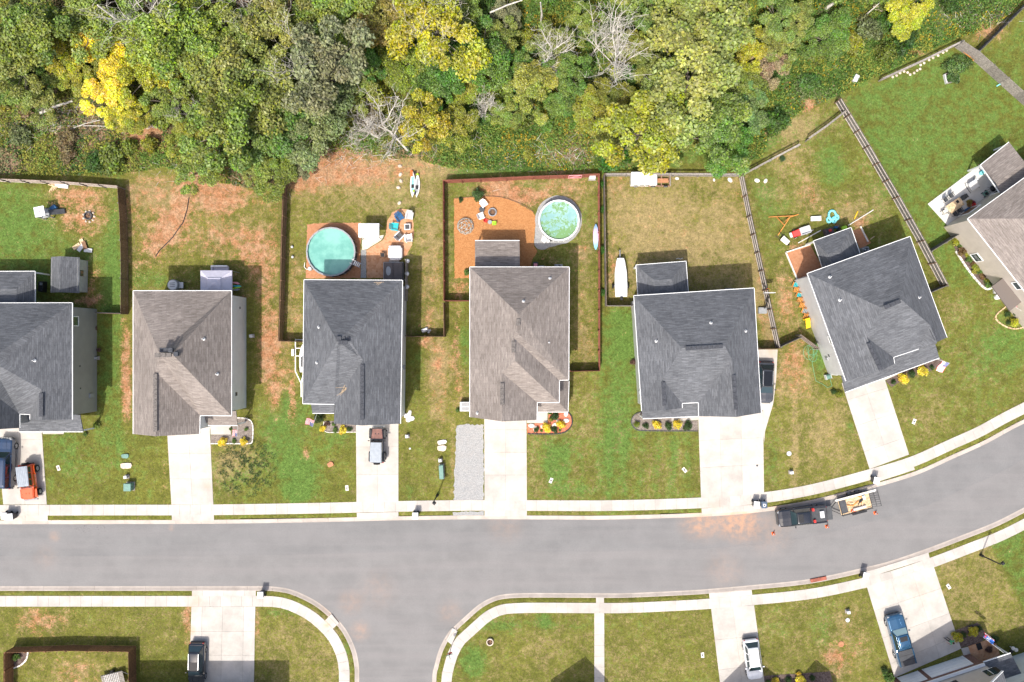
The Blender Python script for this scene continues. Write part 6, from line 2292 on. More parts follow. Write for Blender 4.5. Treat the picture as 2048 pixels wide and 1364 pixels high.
mb = MB(); mb.box(0,0,.2,.9,.5,.4,0,.7); mb.build('bundle', M['canvas'], r, bevel=.06)
mb = MB(); mb.box(.4,-.35,.15,.6,.3,.3,.6,.7); mb.build('sack', M['ltgrey'], r, bevel=.06)

# boat trailer at the side of house 3
r = thing('boat_trailer', 'white tubular boat trailer frame half under the eaves', 'trailer', at_px(603,722),0)
mb = MB()
for x in (-.55,.45):
    mb.bar((x,2.6,.55),(x,-1.2,.55),.1,.1)
for y in (2.5,1.5,.6):
    mb.bar((-.6, y,.56),(.6, y,.56),.09,.08)
mb.bar((-.55,-1.2,.55),(0.1,-2.6,.5),.1,.1); mb.bar((.45,-1.2,.55),(.1,-2.6,.5),.1,.1); mb.bar((.1,-2.5,.5),(.1,-4.2,.45),.1,.1)
mb.build('frame', M['white'], r)
for x in (-.85,.75):
    wheel(r,0,0,.3,.18, M['steel'],1) if False else None
    mb = MB(); mb.tube((x - .09,1.0,.3),(x + .09,1.0,.3),.3,.3,14); mb.build('wheel', M['tyre'], r)
    mb = MB(); mb.box(x,1.0,.66,.25,.8,.05); mb.build('mudguard', M['white'], r)
r2 = thing('jet_boat', 'white hull standing on the tubular trailer by the eaves', 'boat', at_px(611,718,.6), math.pi / 2)
mb = MB(); mb.loft([[(x,-k,.5),(x,-k * .3,.02),(x, k * .3,.02),(x, k,.5),(x, k * .8,.6),(x,-k * .8,.6)] for x, k in ((-1.5,.35),(-.5,.42),(.6,.4),(1.3,.25),(1.7,.04))]); mb.build('hull', M['white'], r2)
mb = MB(); mb.box(-.3,0,.68,1.2,.3,.2); mb.build('seat', M['dark'], r2, bevel=.05)

# ---- yard 4
r = thing('climbing_dome', 'geodesic climbing dome of grey bars on orange mulch', 'climbing frame', at_px(931,452))
bmd = bmesh.new(); bmesh.ops.create_icosphere(bmd, subdivisions=2, radius=1.0)
mb = MB()
for e_ in bmd.edges:
    a, b2 = e_.verts[0].co, e_.verts[1].co
    if a.z > -.05 and b2.z > -.05:
        mb.tube((a.x * .98, a.y * .98, max(.02, a.z * .95)),(b2.x * .98, b2.y * .98, max(.02, b2.z * .95)),.028,.028,5)
bmd.free(); mb.build('bars', mat('sage_grey_bars',(.33,.38,.37),.5), r)
fire_pit('round steel fire pit with logs on orange mulch',985,425,.5, M['steel'])
lounge_chair('white patio chair with black strap beside the steel fire pit',968,409, ang(.6,.8), M['white'], s=1.0)
lounge_chair('white patio chair beside the small red chair',963,433, ang(1,-.35), M['white'], s=.95)
r = thing('drum_table', 'round dark drum table between two white chairs', 'table', at_px(964,420)); mb = MB(); mb.lathe([(.28,0),(.3,.45),(.32,.48),(0,.5)],16); mb.build('drum', M['darkgrey'], r)
r = thing('drum_table', 'round grey drum table between the red and lime toy chairs', 'table', at_px(980,445)); mb = MB(); mb.lathe([(.2,0),(.22,.35),(.24,.38),(0,.4)],16); mb.build('drum', M['grey'], r)
lounge_chair('small red toy chair on orange mulch',972,442, ang(.8,.3), M['red'], 'toy chairs',.55)
lounge_chair('small lime toy chair on orange mulch',988,447, ang(-1,.05), M['lime'], 'toy chairs',.6)
r = thing('lawn_edging', 'dark curved edging along the orange mulch', 'edging')
pe = smooth([(968,392),(1000,394),(1030,403),(1050,412),(1067,424)],.4)
mb = MB(); mb.path([(p.x, p.y,.06) for p in pe],.05,5); mb.path([(G(908,397).x, G(908,397).y,.06),(pe[0].x, pe[0].y,.06)],.04,5); mb.build('strip', M['wood_brown'], r)
r = thing('paddle_board', 'lilac and blue surfboard leaning on the red fence', 'surfboard', at_px(1191,474,.04),0)


def board_mat():
    m, t, b = nt('surfboard_print')
    tc = N(t, 'ShaderNodeTexCoord'); sx = N(t, 'ShaderNodeSeparateXYZ'); t.links.new(tc.outputs['Object'], sx.inputs[0])
    f = ramp_(t, sx.outputs[1],-1.3,.2); f2 = ramp_(t, sx.outputs[1],.3,1.3)
    c = mixc(t, f,(.25,.55,.72),(.70,.45,.66)); c = mixc(t, f2, c,(.22,.40,.68)); t.links.new(c, b.inputs['Base Color']); b.inputs['Roughness'].default_value = .3
    return m


mb = MB(); mb.loft([[(x + dx, y, z) for dx, z in ((-k,.3),(0,.16),(k,.42),(0,.46))] for y, k, x in ((-1.55,.05,0),(-1.2,.2,0),(-.5,.3,0),(.3,.31,0),(1.0,.22,0),(1.45,.05,0))]); mb.build('board', board_mat(), r)
mb = MB(); mb.box(.15,-1.2,.12,.02,.2,.2); mb.build('fin', M['dark'], r)
util_box('wall_box', 'pale appliance box in the back corner of the red fence',1184,356,.7,.5,.75,0, M['ltgrey'], 'box')
r = thing('grill', 'grey grill with a pink panel at the back wall', 'grill', at_px(1071,535),0); mb = MB(); mb.box(0,0,.5,.6,1.1,.95); mb.build('cabinet', M['darkgrey'], r, bevel=.03); mb = MB(); mb.box(0,.2,.99,.4,.35,.05); mb.build('panel', M['pink'], r)
util_box('wall_box', 'small grey locker beside the grill with the pink panel',1083,537,.5,.5,.6,0, M['grey'], 'box')
r = thing('pallet_box', 'white slatted air unit at the left wall of the brown roofed house', 'air unit', at_px(932,812),0)
mb = MB(); mb.box(0,0,.45,1.3,1.1,.9); mb.build('case', M['ltgrey'], r, bevel=.03)
for i in range(9):
    for j in (-1,1):
        mb = MB(); mb.box(-.42 + .105 * i, j * .25,.905,.05,.4,.02); mb.build('slat', M['darkgrey'], r)
r = thing('gate', 'red framed gate with diagonal brace in the back fence', 'gate', at_px(1149,357), ang(1,-.03)); mb = MB()
for a, b2 in (((-.75,0,.3),(.75,0,.3)),((-.75,0,1.6),(.75,0,1.6)),((-.75,0,.3),(-.75,0,1.6)),((.75,0,.3),(.75,0,1.6)),((-.75,0,.3),(.75,0,1.6))):
    mb.bar(a, b2,.06,.12)
mb.build('frame', M['pink'], r)

# ---- yard 5
r = thing('boat', 'white covered skiff on a trailer beside the grey fence', 'boat', at_px(1240,557), ang(-.02,-1))
mb = MB(); mb.loft([[(x,-k,.95),(x,-k * .8,.5),(x, k * .8,.5),(x, k,.95),(x, k * .9,1.05),(x,-k * .9,1.05)] for x, k in ((-2.2,.70),(-1.0,.75),(.6,.72),(1.9,.52),(2.3,.40))]); hull = mb.build('hull', M['white'], r, bevel=.02)
mb = MB(); mb.loft([[(x,-k,1.052),(x, k,1.052),(x, k * .5,1.09 + h_),(x,-k * .5,1.09 + h_)] for x, k, h_ in ((-2.15,.64,.02),(-.9,.69,.16),(.6,.66,.12),(1.8,.48,.03),(2.2,.36,0))]); mb.build('cover', M['canvas'], r)
for x in (-1.4,-.5,.5,1.4):
    mb = MB(); mb.bar((x,-.62,1.16),(x,.62,1.16),.03,.02); mb.build('strap', M['timber'], r)
mb = MB(); mb.box(-2.4,0,1.05,.4,.32,.4); mb.tube((-2.45,0,.4),(-2.4,0,1.0),.09,.1,8); mb.build('outboard_motor', M['dark'], r, bevel=.02)
mb = MB()
for y in (-.45,.45):
    mb.bar((-2.0, y,.42),(2.0, y * .6,.42),.08,.1)
mb.bar((1.9,0,.42),(3.3,0,.4),.09,.1); mb.bar((-.9,-.9,.35),(-.9,.9,.35),.1,.08); mb.build('trailer_frame', M['steel'], r)
for sy in (-1,1):
    mb = MB(); mb.tube((-.9, sy * .8,.3),(-.9, sy * .98,.3),.3,.3,14); mb.build('wheel', M['tyre'], r)
mb = MB(); mb.tube((3.25,.1,.1),(3.25,.1,.6),.04,.04,6); mb.build('jack', M['dark'], r)
r = thing('flatbed_truck', 'old white truck with covered back and a long rusty open bed at the rail fence', 'truck', at_px(1296,362),0)
mb = MB(); mb.box(-1.35,0,1.05,1.65,1.45,1.3); mb.build('canopy_box', M['white'], r, bevel=.05)
mb = MB(); mb.box(-.26,0,1.1,.5,1.5,1.35); mb.build('cab', M['white'], r, bevel=.08)
mb = MB(); mb.box(.45,0,.8,.9,1.35,.65); mb.build('hood', M['white'], r, bevel=.06)
quad_panel(r, 'windscreen',[(.0,-.6,1.2),(.0,.6,1.2),(-.03,.55,1.7),(-.03,-.55,1.7)], M['glass'])
for x in (-1.6,-.9,-.25):
    mb = MB(); mb.box(x,-.735,1.3,.45,.03,.4); mb.build('side_window', M['glass'], r)
mb = MB()
for y in (-.68,-.1,.62):
    mb.bar((-2.1, y,.42),(2.5, y,.42),.1,.12)
for x in (.95,1.5,2.45):
    mb.bar((x,-.7,.43),(x,.7,.43),.1,.1)
mb.build('chassis', mat('rusty_steel',(.30,.17,.13),.85,.35,4), r)
mb = MB(); mb.box(1.65,-.05,.47,1.3,.5,.04); mb.build('bed_plate', M['clay'], r)
mb = MB(); mb.box(1.7,.68,.62,1.75,.08,.35); mb.box(2.5,0,.62,.08,1.4,.35); mb.build('bed_side', M['fence_grey'], r)
for xx in (-1.5,.55,2.0):
    for sy in (-1,1):
        wheel(r, xx, sy * .68,.3,.16, M['steel'], sy)
r = thing('basketball_hoop', 'portable basketball hoop lying folded beside the pale railed fence', 'basketball hoop', at_px(1524,621),0)
mb = MB(); mb.box(0,0,.2,1.0,.75,.4); mb.build('base', M['grey'], r, bevel=.06)
mb = MB(); mb.tube((.15,.2,.3),(.1,1.6,2.6),.06,.06,8); mb.tube((.35,.2,.3),(.1,1.5,2.3),.04,.04,6); mb.build('pole', M['dark'], r)
mb = MB(); mb.box(0,1.9,2.75,1.25,.06,.8); mb.build('backboard', M['ltgrey'], r)
mb = MB(); mb.lathe([(.22,0),(.24,.02),(.22,.03)],14,-.05,2.2,2.5); mb.build('hoop', M['orange'], r)
for (px, py, s_) in ((1354,357,.25),(1428,360,.2),(1460,360,.35),(1514,361,.35),(1531,362,.3)):
    mb = MB(); mb.lathe([(0,.12),(.7,.1),(1,.04),(.9,0)],7); o = tag(mb.build('flat_stone', M['rock_white']), 'small pale stone in the grass along the open rail fence', 'stone', 'pale stones along the rail fence'); o.location = at_px(px, py); o.scale = (s_, s_ * .7,.8); o.rotation_euler.z = px
mb = MB(); mb.path([(-.3,0,.04),(0,.1,.04),(.2,-.02,.05),(.5,.1,.04)],.03,5); o = tag(mb.build('loose_hose', M['white']), 'short white hose piece behind the second porch', 'hose'); o.location = at_px(1357,518)

# ---- yard 6
for (pts, lab) in (([(1571,505),(1620,489)], 'white timber edge along the top of the clay bed'),([(1571,505),(1595,562)], 'white timber edge down the left of the clay bed'),([(1595,562),(1622,553)], 'white timber edge along the foot of the clay bed'),
                   ([(1720,453),(1735,484)], 'white timber edge of the small clay bed')):
    mb = MB(); a, b2 = G(*pts[0]), G(*pts[1]); mb.bar((a.x, a.y,.1),(b2.x, b2.y,.1),.14,.2); tag(mb.build('timber_edging', M['timber_white'], origin=(a.x, a.y,0)), lab, 'edging', 'white timber edging')
r = thing('swing_frame', 'toppled orange timber swing frame on the grass', 'swing frame', at_px(1562,447),0); mb = MB()
for a, b2 in (((-1.5,.75,.1),(1.3,.85,.3)),((-.55,.7,.15),(.05,-.3,.9)),((.95,.7,.3),(-.4,-1.4,.1)),((.3,.15,.6),(.95,.75,.35)),((.95,.7,.3),(2.0,1.05,.1))):
    mb = MB(); mb.bar(a, b2,.1,.09); mb.build('beam', M['orange_wood'], r)
r = thing('wheelbarrow', 'pale wheelbarrow standing beside the clay bed', 'wheelbarrow', at_px(1567,482), ang(.7,.6)); mb = MB()
mb.loft([[(-.4,-.28,.35),(.4,-.22,.35),(.4,.22,.35),(-.4,.28,.35)],[(-.5,-.36,.62),(.55,-.34,.62),(.55,.34,.62),(-.5,.36,.62)]]); mb.build('tray', M['timber_white'], r, bevel=.05)
for sy in (-1,1):
    mb = MB(); mb.bar((.4, sy * .18,.3),(-1.15, sy * .34,.55),.05,.05); mb.build('handle', M['dark'], r)
    mb = MB(); mb.bar((-.35, sy * .28,.4),(-.4, sy * .3,0),.05,.05); mb.build('leg', M['dark'], r)
mb = MB(); mb.tube((.62,-.06,.2),(.62,.06,.2),.2,.2,12); mb.build('wheel', M['tyre'], r)
r = thing('toy_truck', 'red and white ride on toy truck behind the angled house', 'toy truck', at_px(1598,465), ang(-1,.33)); mb = MB()
mb.loft([[(.95,-.38,.25),(.95,.38,.25),(.9,.32,.5),(.9,-.32,.5)],[(.1,-.42,.25),(.1,.42,.25),(.1,.38,.75),(.1,-.38,.75)]]); mb.build('hood', M['red'], r, bevel=.04)
mb = MB(); mb.box(1.1,0,.3,.3,.6,.2); mb.build('bumper', M['ltgrey'], r, bevel=.04)
mb = MB(); mb.box(-.55,0,.3,1.3,.85,.12)
for y in (-.4,.4):
    mb.box(-.55, y,.5,1.3,.07,.35)
mb.box(-1.17,0,.5,.07,.85,.35); mb.box(.08,0,.6,.07,.85,.5); mb.build('bed', M['ltgrey'], r)
for xx in (.6,-.75):
    for sy in (-1,1):
        wheel(r, xx, sy * .42,.2,.14, M['white'], sy)
r = thing('toy_bench', 'pink and white toy bench on the grass', 'toy bench', at_px(1630,438), ang(1,-.05)); mb = MB(); mb.box(0,0,.38,1.2,.55,.08); mb.build('table_top', M['canvas'], r, bevel=.03)
for y in (-.14,.1):
    mb = MB(); mb.box(0, y,.428,1.1,.1,.02); mb.build('stripe', M['pink'], r)
for x in (-.5,.5):
    mb = MB(); mb.box(x,0,.18,.08,.5,.35); mb.build('leg', M['canvas'], r)
r = thing('inflatable', 'aqua inflatable float crumpled on the grass', 'inflatable', at_px(1664,434),.1)
for i,(cx, cy, rr, tr_) in enumerate(((.0,.2,.42,.14),(-.45,-.32,.22,.13),(.15,-.38,.24,.13),(.5,-.1,.2,.12))):
    mb = MB(); n = 14
    for j in range(n):
        a0, a1 = 2 * math.pi * j / n,2 * math.pi * (j + 1) / n
        mb.tube((cx + rr * math.cos(a0), cy + rr * 1.3 * math.sin(a0), tr_),(cx + rr * math.cos(a1), cy + rr * 1.3 * math.sin(a1), tr_), tr_, tr_,8)
    mb.build('tube_ring', M['aqua'], r, smooth=True)
for (a, b2, m, lab) in (((1596,486),(1641,461), M['timber_white'], 'white pole lying at the clay bed corner'),((1600,471),(1626,460), M['timber_white'], 'short white pole lying behind the toy truck'),((1696,451),(1746,420), M['timber_white'], 'long white pole lying on the grass off the porch corner'),
                       ((1708,438),(1715,423), M['yellow'], 'yellow foam noodle on the grass'),((1740,479),(1748,473), M['timber'], 'short stick beside the large dark air conditioner')):
    mb = MB(); p, q = G(*a), G(*b2); mb.tube((p.x, p.y,.08),(q.x, q.y,.08),.065,.065,7); tag(mb.build('pole', m, origin=(p.x, p.y,0)), lab, 'pole')
r = thing('loveseat', 'dark brown loveseat with a red blanket behind the porch', 'loveseat', at_px(1657,463),.35); mb = MB(); mb.box(0,0,.25,.95,.75,.4); mb.build('seat', mat('brown_cushion',(.09,.07,.07),.8), r, bevel=.06)
mb = MB(); mb.box(-.55,0,.4,.22,.8,.75); mb.build('backrest', mat('brown_cushion',(.09,.07,.07)), r, bevel=.05)
mb = MB(); mb.box(.05,.05,.47,.35,.3,.03); mb.build('blanket', M['red'], r)
mb = MB(); mb.box(0,0,.3,.6,.5,.6); o = tag(mb.build('toy_box', M['lime'], bevel=.1), 'bright lime toy box at the edge of the porch roof', 'toy box'); o.location = at_px(1686,457); o.rotation_euler.z = .35
for i,(px, py, m, lab) in enumerate(((1671,455, M['blue'], 'blue'),(1676,459, M['dark'], 'black'),(1674,452, M['wood_brown'], 'brown'))):
    mb = MB(); mb.box(0,0,.15,.5,.3,.3,0,.7); mb.tube((0,0,.3),(.4,.2,.35),.03,.03,5); o = tag(mb.build('toy_bike', m, bevel=.03), lab + ' toy lying between the loveseat and the lime box', 'toy', 'toys behind the porch'); o.location = at_px(px, py); o.rotation_euler.z = i
# stacked chairs along the wall
prev = None
CH = [(1588,570, 'teal topped orange folding chair at the far end of the row by the wall'),(1591,580, 'orange folding chair second in the row, beside the teal topped one'),(1595,590, 'orange folding chair third in the row along the wall'),
      (1598,600, 'orange folding chair in the middle of the row along the wall'),(1602,611, 'orange folding chair stacked low in the row along the wall'),(1606,622, 'grey topped orange chair in the row beside the yellow slide'),(1610,633, 'orange folding chair beside the yellow slide')]
for i,(px, py, lab) in enumerate(CH):
    r = thing('folding_chair', lab, 'chair', at_px(px, py), ang(-1,-.35) + random.uniform(-.15,.15), 'chairs along the white wall')
    sm = M['teal'] if i in (0,2) else M['grey'] if i == 5 else M['orange_wood']
    for k in range(4):
        mb = MB(); mb.box(-.25 + .17 * k,0,.45,.11,.55,.03); mb.build('seat_slat', sm if k < 3 else M['orange_wood'], r)
    for k in range(3):
        mb = MB(); mb.bar((-.35 - .06 * k,-.28,.6 + .13 * k),(-.35 - .06 * k,.28,.6 + .13 * k),.03,.09); mb.build('back_slat', M['orange_wood'], r)
    for sy in (-1,1):
        mb = MB(); mb.bar((.3, sy * .27,0),(-.5, sy * .27,.95),.05,.04); mb.build('leg', M['orange_wood'], r)
        mb = MB(); mb.bar((-.35, sy * .24,0),(.28, sy * .24,.46),.05,.04); mb.build('leg', M['dark'] if i % 3 == 0 else M['orange_wood'], r)
r = thing('toy_slide', 'yellow plastic toy slide at the end of the chair row', 'slide', at_px(1613,648), ang(.3,1)); mb = MB(); mb.loft([[(-.5,-.25,.75),(-.5,.25,.75),(-.5,.3,.9),(-.5,-.3,.9)],[(.5,-.25,.12),(.5,.25,.12),(.5,.3,.27),(.5,-.3,.27)]]); mb.build('chute', M['yellow'], r, bevel=.03)
mb = MB(); mb.box(-.6,0,.45,.2,.6,.9); mb.build('ladder', M['yellow'], r, bevel=.05)
mb = MB(); mb.box(0,0,.6,.06,.75,1.2); mb.box(.035,0,.7,.02,.5,.5)
o = tag(mb.build('old_window_sash', M['rock_white']), 'cream window sash leaning on the white wall', 'window sash'); o.location = at_px(1619,644); o.rotation_euler = (0,.25,.35)
r = thing('garden_hose', 'green garden hose coiled on the grass by the white wall', 'hose'); pts = []
for i in range(60):
    a = i * .42; k = 9 + 6 * math.sin(i * .35)
    pts.append(tuple(G(1624 + k * math.cos(a) * .9 + 4 * math.sin(i * .2),705 + k * 1.25 * math.sin(a),.05)))
pts += [tuple(G(*p,.05)) for p in ((1624,725),(1628,745),(1632,762),(1645,768),(1655,775),(1664,772),(1660,758))]
mb = MB(); mb.path(pts,.028,4); mb.build('hose_line', mat('green_hose',(.13,.30,.16),.5), r)
r = thing('hose_reel', 'green hose reel at the corner of the white wall', 'hose reel', at_px(1654,753),.3); mb = MB(); mb.tube((-.25,0,.35),(.25,0,.35),.3,.3,14); mb.build('drum', M['util_green'], r); mb = MB(); mb.box(-.3,0,.3,.05,.6,.6); mb.box(.3,0,.3,.05,.6,.6); mb.build('stand', M['ltgrey'], r)

# ---- patio of house 7
r = thing('dining_table', 'slatted wooden dining table on the concrete patio', 'table', at_px(1903,413,.09), ang(.82,-.57))
for i in range(6):
    mb = MB(); mb.box(0,-.45 + .18 * i,.74,1.9,.165,.035); mb.build('top_slat', M['timber'], r)
for sx in (-1,1):
    for sy in (-1,1):
        mb = MB(); mb.bar((sx * .85, sy * .42,0),(sx * .85, sy * .42,.72),.07,.07); mb.build('leg', M['dark'], r)
mb = MB(); mb.box(.45,.2,.765,.3,.35,.02); mb.build('place_mat', M['dark'], r)


def dining_chair(label, px, py, heading, m):
    r = thing('dining_chair', label, 'chair', at_px(px, py,.09), heading, 'dining chairs on the patio')
    mb = MB(); mb.box(0,0,.44,.48,.5,.05); mb.build('seat', m, r, bevel=.015)
    mb = MB(); mb.bar((-.22,0,.46),(-.34,0,.95),.5,.04); mb.build('backrest', m, r)
    for sx in (-1,1):
        for sy in (-1,1):
            mb = MB(); mb.bar((sx * .2, sy * .22,0),(sx * .2, sy * .22,.44),.04,.04); mb.build('leg', M['dark'], r)
    for sy in (-1,1):
        mb = MB(); mb.bar((.2, sy * .25,.64),(-.26, sy * .25,.64),.05,.03); mb.build('armrest', M['dark'], r)


hd = ang(.82,-.57)
for (px, py, dh, m, lab) in ((1887,401,-math.pi / 2, M['darkgrey'], 'dark grey dining chair on the lawn side, at the free end of the table'),(1898,393,-math.pi / 2, M['darkgrey'], 'dark grey dining chair on the lawn side, nearer the house wing'),
                             (1884,425,0, M['timber_white'], 'pale dining chair at the head of the patio table'),(1921,397, math.pi, M['darkgrey'], 'dark dining chair at the end of the table facing the lawn fence'),
                             (1905,428, math.pi / 2, M['darkgrey'], 'dark dining chair on the house side, at the free end of the table'),(1914,421, math.pi / 2, M['darkgrey'], 'dark dining chair on the house side, nearer the flower pots')):
    dining_chair(lab, px, py, hd + dh, m)
r = thing('patio_bench', 'silver cushioned rocking bench on the patio', 'bench', at_px(1943,373,.09), ang(.5,.8)); mb = MB(); mb.box(0,0,.5,.85,1.1,.16); mb.build('seat', M['ltgrey'], r, bevel=.05); mb = MB(); mb.box(-.5,0,.75,.2,1.1,.5); mb.build('backrest', M['canvas'], r, bevel=.05)
for sy in (-1,1):
    mb = MB(); mb.path([(.6, sy * .6,.1),(.3, sy * .6,.03),(-.3, sy * .6,.03),(-.75, sy * .6,.15),(-.75, sy * .6,.7)],.03,6); mb.build('rocker', M['darkgrey'], r)
r = thing('kettle_grill', 'round black kettle grill against the beige wall', 'grill', at_px(1977,380,.09)); mb = MB(); mb.lathe([(.0,.62),(.28,.68),(.38,.85),(.3,1.05),(0,1.12)],16); mb.build('bowl', M['dark'], r, smooth=True)
for a in (0,2.1,4.2):
    mb = MB(); mb.tube((.2 * math.cos(a),.2 * math.sin(a),.68),(.34 * math.cos(a),.34 * math.sin(a),0),.02,.02,5); mb.build('leg', M['dark'], r)
r = thing('mower', 'green and black push mower beside the kettle grill', 'mower', at_px(1968,388,.09), ang(-.8,.6)); mb = MB(); mb.box(0,0,.25,.6,.45,.25); mb.build('deck', M['util_green'], r, bevel=.05); mb = MB(); mb.box(.05,0,.45,.3,.25,.18); mb.build('engine', M['dark'], r, bevel=.04)
mb = MB(); mb.path([(-.3,-.2,.3),(-.95,-.22,.9),(-.95,.22,.9),(-.3,.2,.3)],.02,5); mb.build('handle', M['dark'], r)
for sx in (-1,1):
    for sy in (-1,1):
        mb = MB(); mb.tube((sx * .25, sy * .24,.12),(sx * .25, sy * .3,.12),.12,.12,10); mb.build('wheel', M['tyre'], r)
mb = MB(); mb.lathe([(.0,.4),(.22,.38),(.26,.25),(.2,.0)],10); mb.box(.3,.2,.2,.4,.4,.3,.5); o = tag(mb.build('toy_pile', M['aqua'], bevel=.02), 'aqua and white toys at the corner of the patio wing', 'toys'); o.location = at_px(1960,347,.09)
for (px, py, m, lab) in ((1936,412, M['wood_brown'], 'brown flower pot by the beige wall with yellow plant'),(1944,411, M['red'], 'dark red flower pot by the beige wall')):
    mb = MB(); mb.lathe([(.14,0),(.22,.35),(.24,.38),(.2,.38),(.1,.3)],12); o = tag(mb.build('flower_pot', m), lab, 'flower pot'); o.location = at_px(px, py,.09)
mb = MB(); mb.box(0,0,.02,1.1,.7,.03); mb.box(.2,.1,.12,.3,.3,.2); o = tag(mb.build('dog_bed', M['blue'], bevel=.015), 'blue grey mat in the shade below the flower pots', 'mat'); o.location = at_px(1937,421,.09); o.rotation_euler.z = .5
r = thing('raised_bed', 'grey raised planting bed on the large green lawn', 'planter', at_px(1901,156),.25)
for (cx, cy, sx, sy) in ((-.75,0,.14,1.1),(.75,0,.08,1.1),(0,-.55,1.5,.08),(0,.55,1.5,.08)):
    mb = MB(); mb.box(cx, cy,.2, sx, sy,.4,0); mb.build('board', M['ltgrey'] if cx < 0 else M['fence_grey'], r)
mb = MB(); mb.box(0,0,.15,1.4,1.0,.28); mb.build('soil', M['mulch_dark'], r)
mb = MB(); mb.bar((0,0,.12),(.7,.4,.12),.12,.04); o = tag(mb.build('toy_bat', M['aqua']), 'small turquoise toy bat near the tall board fence', 'toy'); o.location = at_px(1992,173)
r = thing('timber_stack', 'stack of fresh orange boards at the corner of the tall fence', 'timber stack', at_px(1935,104), ang(.6,.55))
for i in range(5):
    mb = MB(); mb.box(0,-.42 + .21 * i,.25 + .05 * (i % 2),2.3,.16,.05); mb.build('board', M['orange_wood'], r)
for x in (-.8,.8):
    mb = MB(); mb.box(x,0,.12,.1,1.0,.22); mb.build('bearer', M['wood_brown'], r)
r = thing('lawn_stone_edging', 'row of white stones curving along the low rail fence', 'edging')
for i,(px, py) in enumerate(((1785,154),(1793,151),(1800,146),(1808,143),(1815,145),(1820,149),(1828,146),(1834,141),(1840,138),(1841,130),(1848,126),(1858,120),(1866,116),(1876,111),(1886,105),(1893,101))):
    g = G(px, py); mb = MB(); mb.lathe([(0,.12),(.11,.1),(.17,.04),(.15,0)],7, g.x, g.y,0); mb.build('stone', M['rock'], r)
mb = MB(); mb.box(0,0,.35,.55,.9,.7); o = tag(mb.build('bait_box', M['ltgrey'], bevel=.04), 'blue and red box on the wooded slope by the lawn corner', 'box'); o.location = at_px(1708,160); o.rotation_euler.z = -.5
mb = MB(); mb.box(0,0,.12,.5,.35,.2); o = tag(mb.build('red_crate', M['red']), 'red crate beside the box on the wooded slope', 'crate'); o.location = at_px(1704,164)
mb = MB(); mb.box(0,0,.15,.5,.5,.3); o = tag(mb.build('downspout_block', M['ltgrey']), 'pale splash block at the corner of the beige house', 'splash block'); o.location = at_px(1990,583)
mb = MB(); mb.lathe([(0,.4),(.3,.38),(.32,0)],12); o = tag(mb.build('planter_tub', M['bin_lid']), 'pale tub beside the corner of the beige house', 'tub'); o.location = at_px(1993,594)

# pale rock slabs and stones on the lawns
for i,(px, py, sx, sy, a, m, lab) in enumerate(((884,884,1.1,.55,.1, M['rock_white'], 'flat cracked pale slab above its twin near the gravel strip'),(884,896,1.15,.7,-.1, M['rock'], 'flat tan slab below its twin near the gravel strip'),(253,931,1.25,.75,0, M['rock'], 'flat tan slab above the square transformer'),
                                          (251,912,.95,.55,.1, M['util_green'], 'green cover plate on the first lawn'),(661,928,.8,.6,.4, M['clay'], 'rough terracotta lump on the lawn'))):
    rnd = random.Random(i); mb = MB(); ps = []
    for k in range(9):
        t = 2 * math.pi * k / 9; rr = rnd.uniform(.85,1.1); ps.append((sx / 2 * rr * math.copysign(abs(math.cos(t)) ** .6, math.cos(t)), sy / 2 * rr * math.copysign(abs(math.sin(t)) ** .6, math.sin(t))))
    mb.prism(ps,0,.16); o = tag(mb.build('rock_slab', m, bevel=.03), lab, 'slab'); o.location = at_px(px, py); o.rotation_euler.z = a
for i,(px, py) in enumerate(((1063,851),(1071,858),(1087,854),(1109,850),(1117,845),(1132,841),(1132,827))):
    mb = MB(); mb.lathe([(0,.2),(.25,.17),(.34,.06),(.3,0)],7); o = tag(mb.build('garden_rock', M['rock_white']), 'white rock in the red mulch bed', 'rock', 'white rocks in the red mulch bed'); o.location = at_px(px, py,.03); o.rotation_euler.z = i * 1.3; o.scale = (1.2,.8,1)
rnd = random.Random(5)
for i in range(9):
    mb = MB(); mb.lathe([(0,.16),(.2,.14),(.26,.05),(.24,0)],7); o = tag(mb.build('corner_stone', M['rock_white']), 'white stone in the heap at the front corner of the hot tub house', 'stone', 'white stone heap'); o.location = at_px(819 + rnd.uniform(-6,6),832 + rnd.uniform(-9,9)); o.rotation_euler.z = i; s_ = rnd.uniform(.7,1.3); o.scale = (s_, s_, s_)
# bed edgings
def edging(label, pts, m, r_=.07, z=.05, step=.45):
    r = thing('bed_edging', label, 'edging')
    P = smooth(pts, step)
    for a, b2 in zip(P[:-1], P[1:]):
        d = (b2 - a) * .06
        mb = MB(); mb.bar((a.x + d.x, a.y + d.y, z),(b2.x - d.x, b2.y - d.y, z), r_ * 2,.14); mb.build('edging_block', m, r)


edging('pale block edging round the bed at the lilac canopy house front',[(464,846),(472,836),(497,838),(506,850),(505,883),(498,887),(460,887),(422,887)], M['rock_white'],.06)
edging('pale edging round the front bed beside the black off roader',[(648,843),(650,863),(690,864),(716,864)], M['rock_white'],.04)
edging('black scalloped edging round the red mulch bed',[(1055,867),(1090,868),(1124,866),(1138,858),(1144,848),(1143,833),(1134,821)], M['dark'],.07)
edging('grey edging round the front bed of the white sided house',[(1285,823),(1270,828),(1262,842),(1268,856),(1280,861),(1330,862),(1396,862)], M['darkgrey'],.04)
edging('white stone edging along the side bed of the beige house',[(1911,502),(1934,537),(1954,562),(1968,576),(1978,579),(1986,572)], M['rock_white'],.11)
edging('tan edging round the front bed with the yellow bush at the beige house',[(2015,610),(1990,633),(2005,650),(2030,658),(2060,650)], M['timber'],.07)
edging('white edging round the corner bed in the cedar fenced yard',[(57,1302),(54,1318),(42,1330),(27,1336)], M['rock_white'],.08)


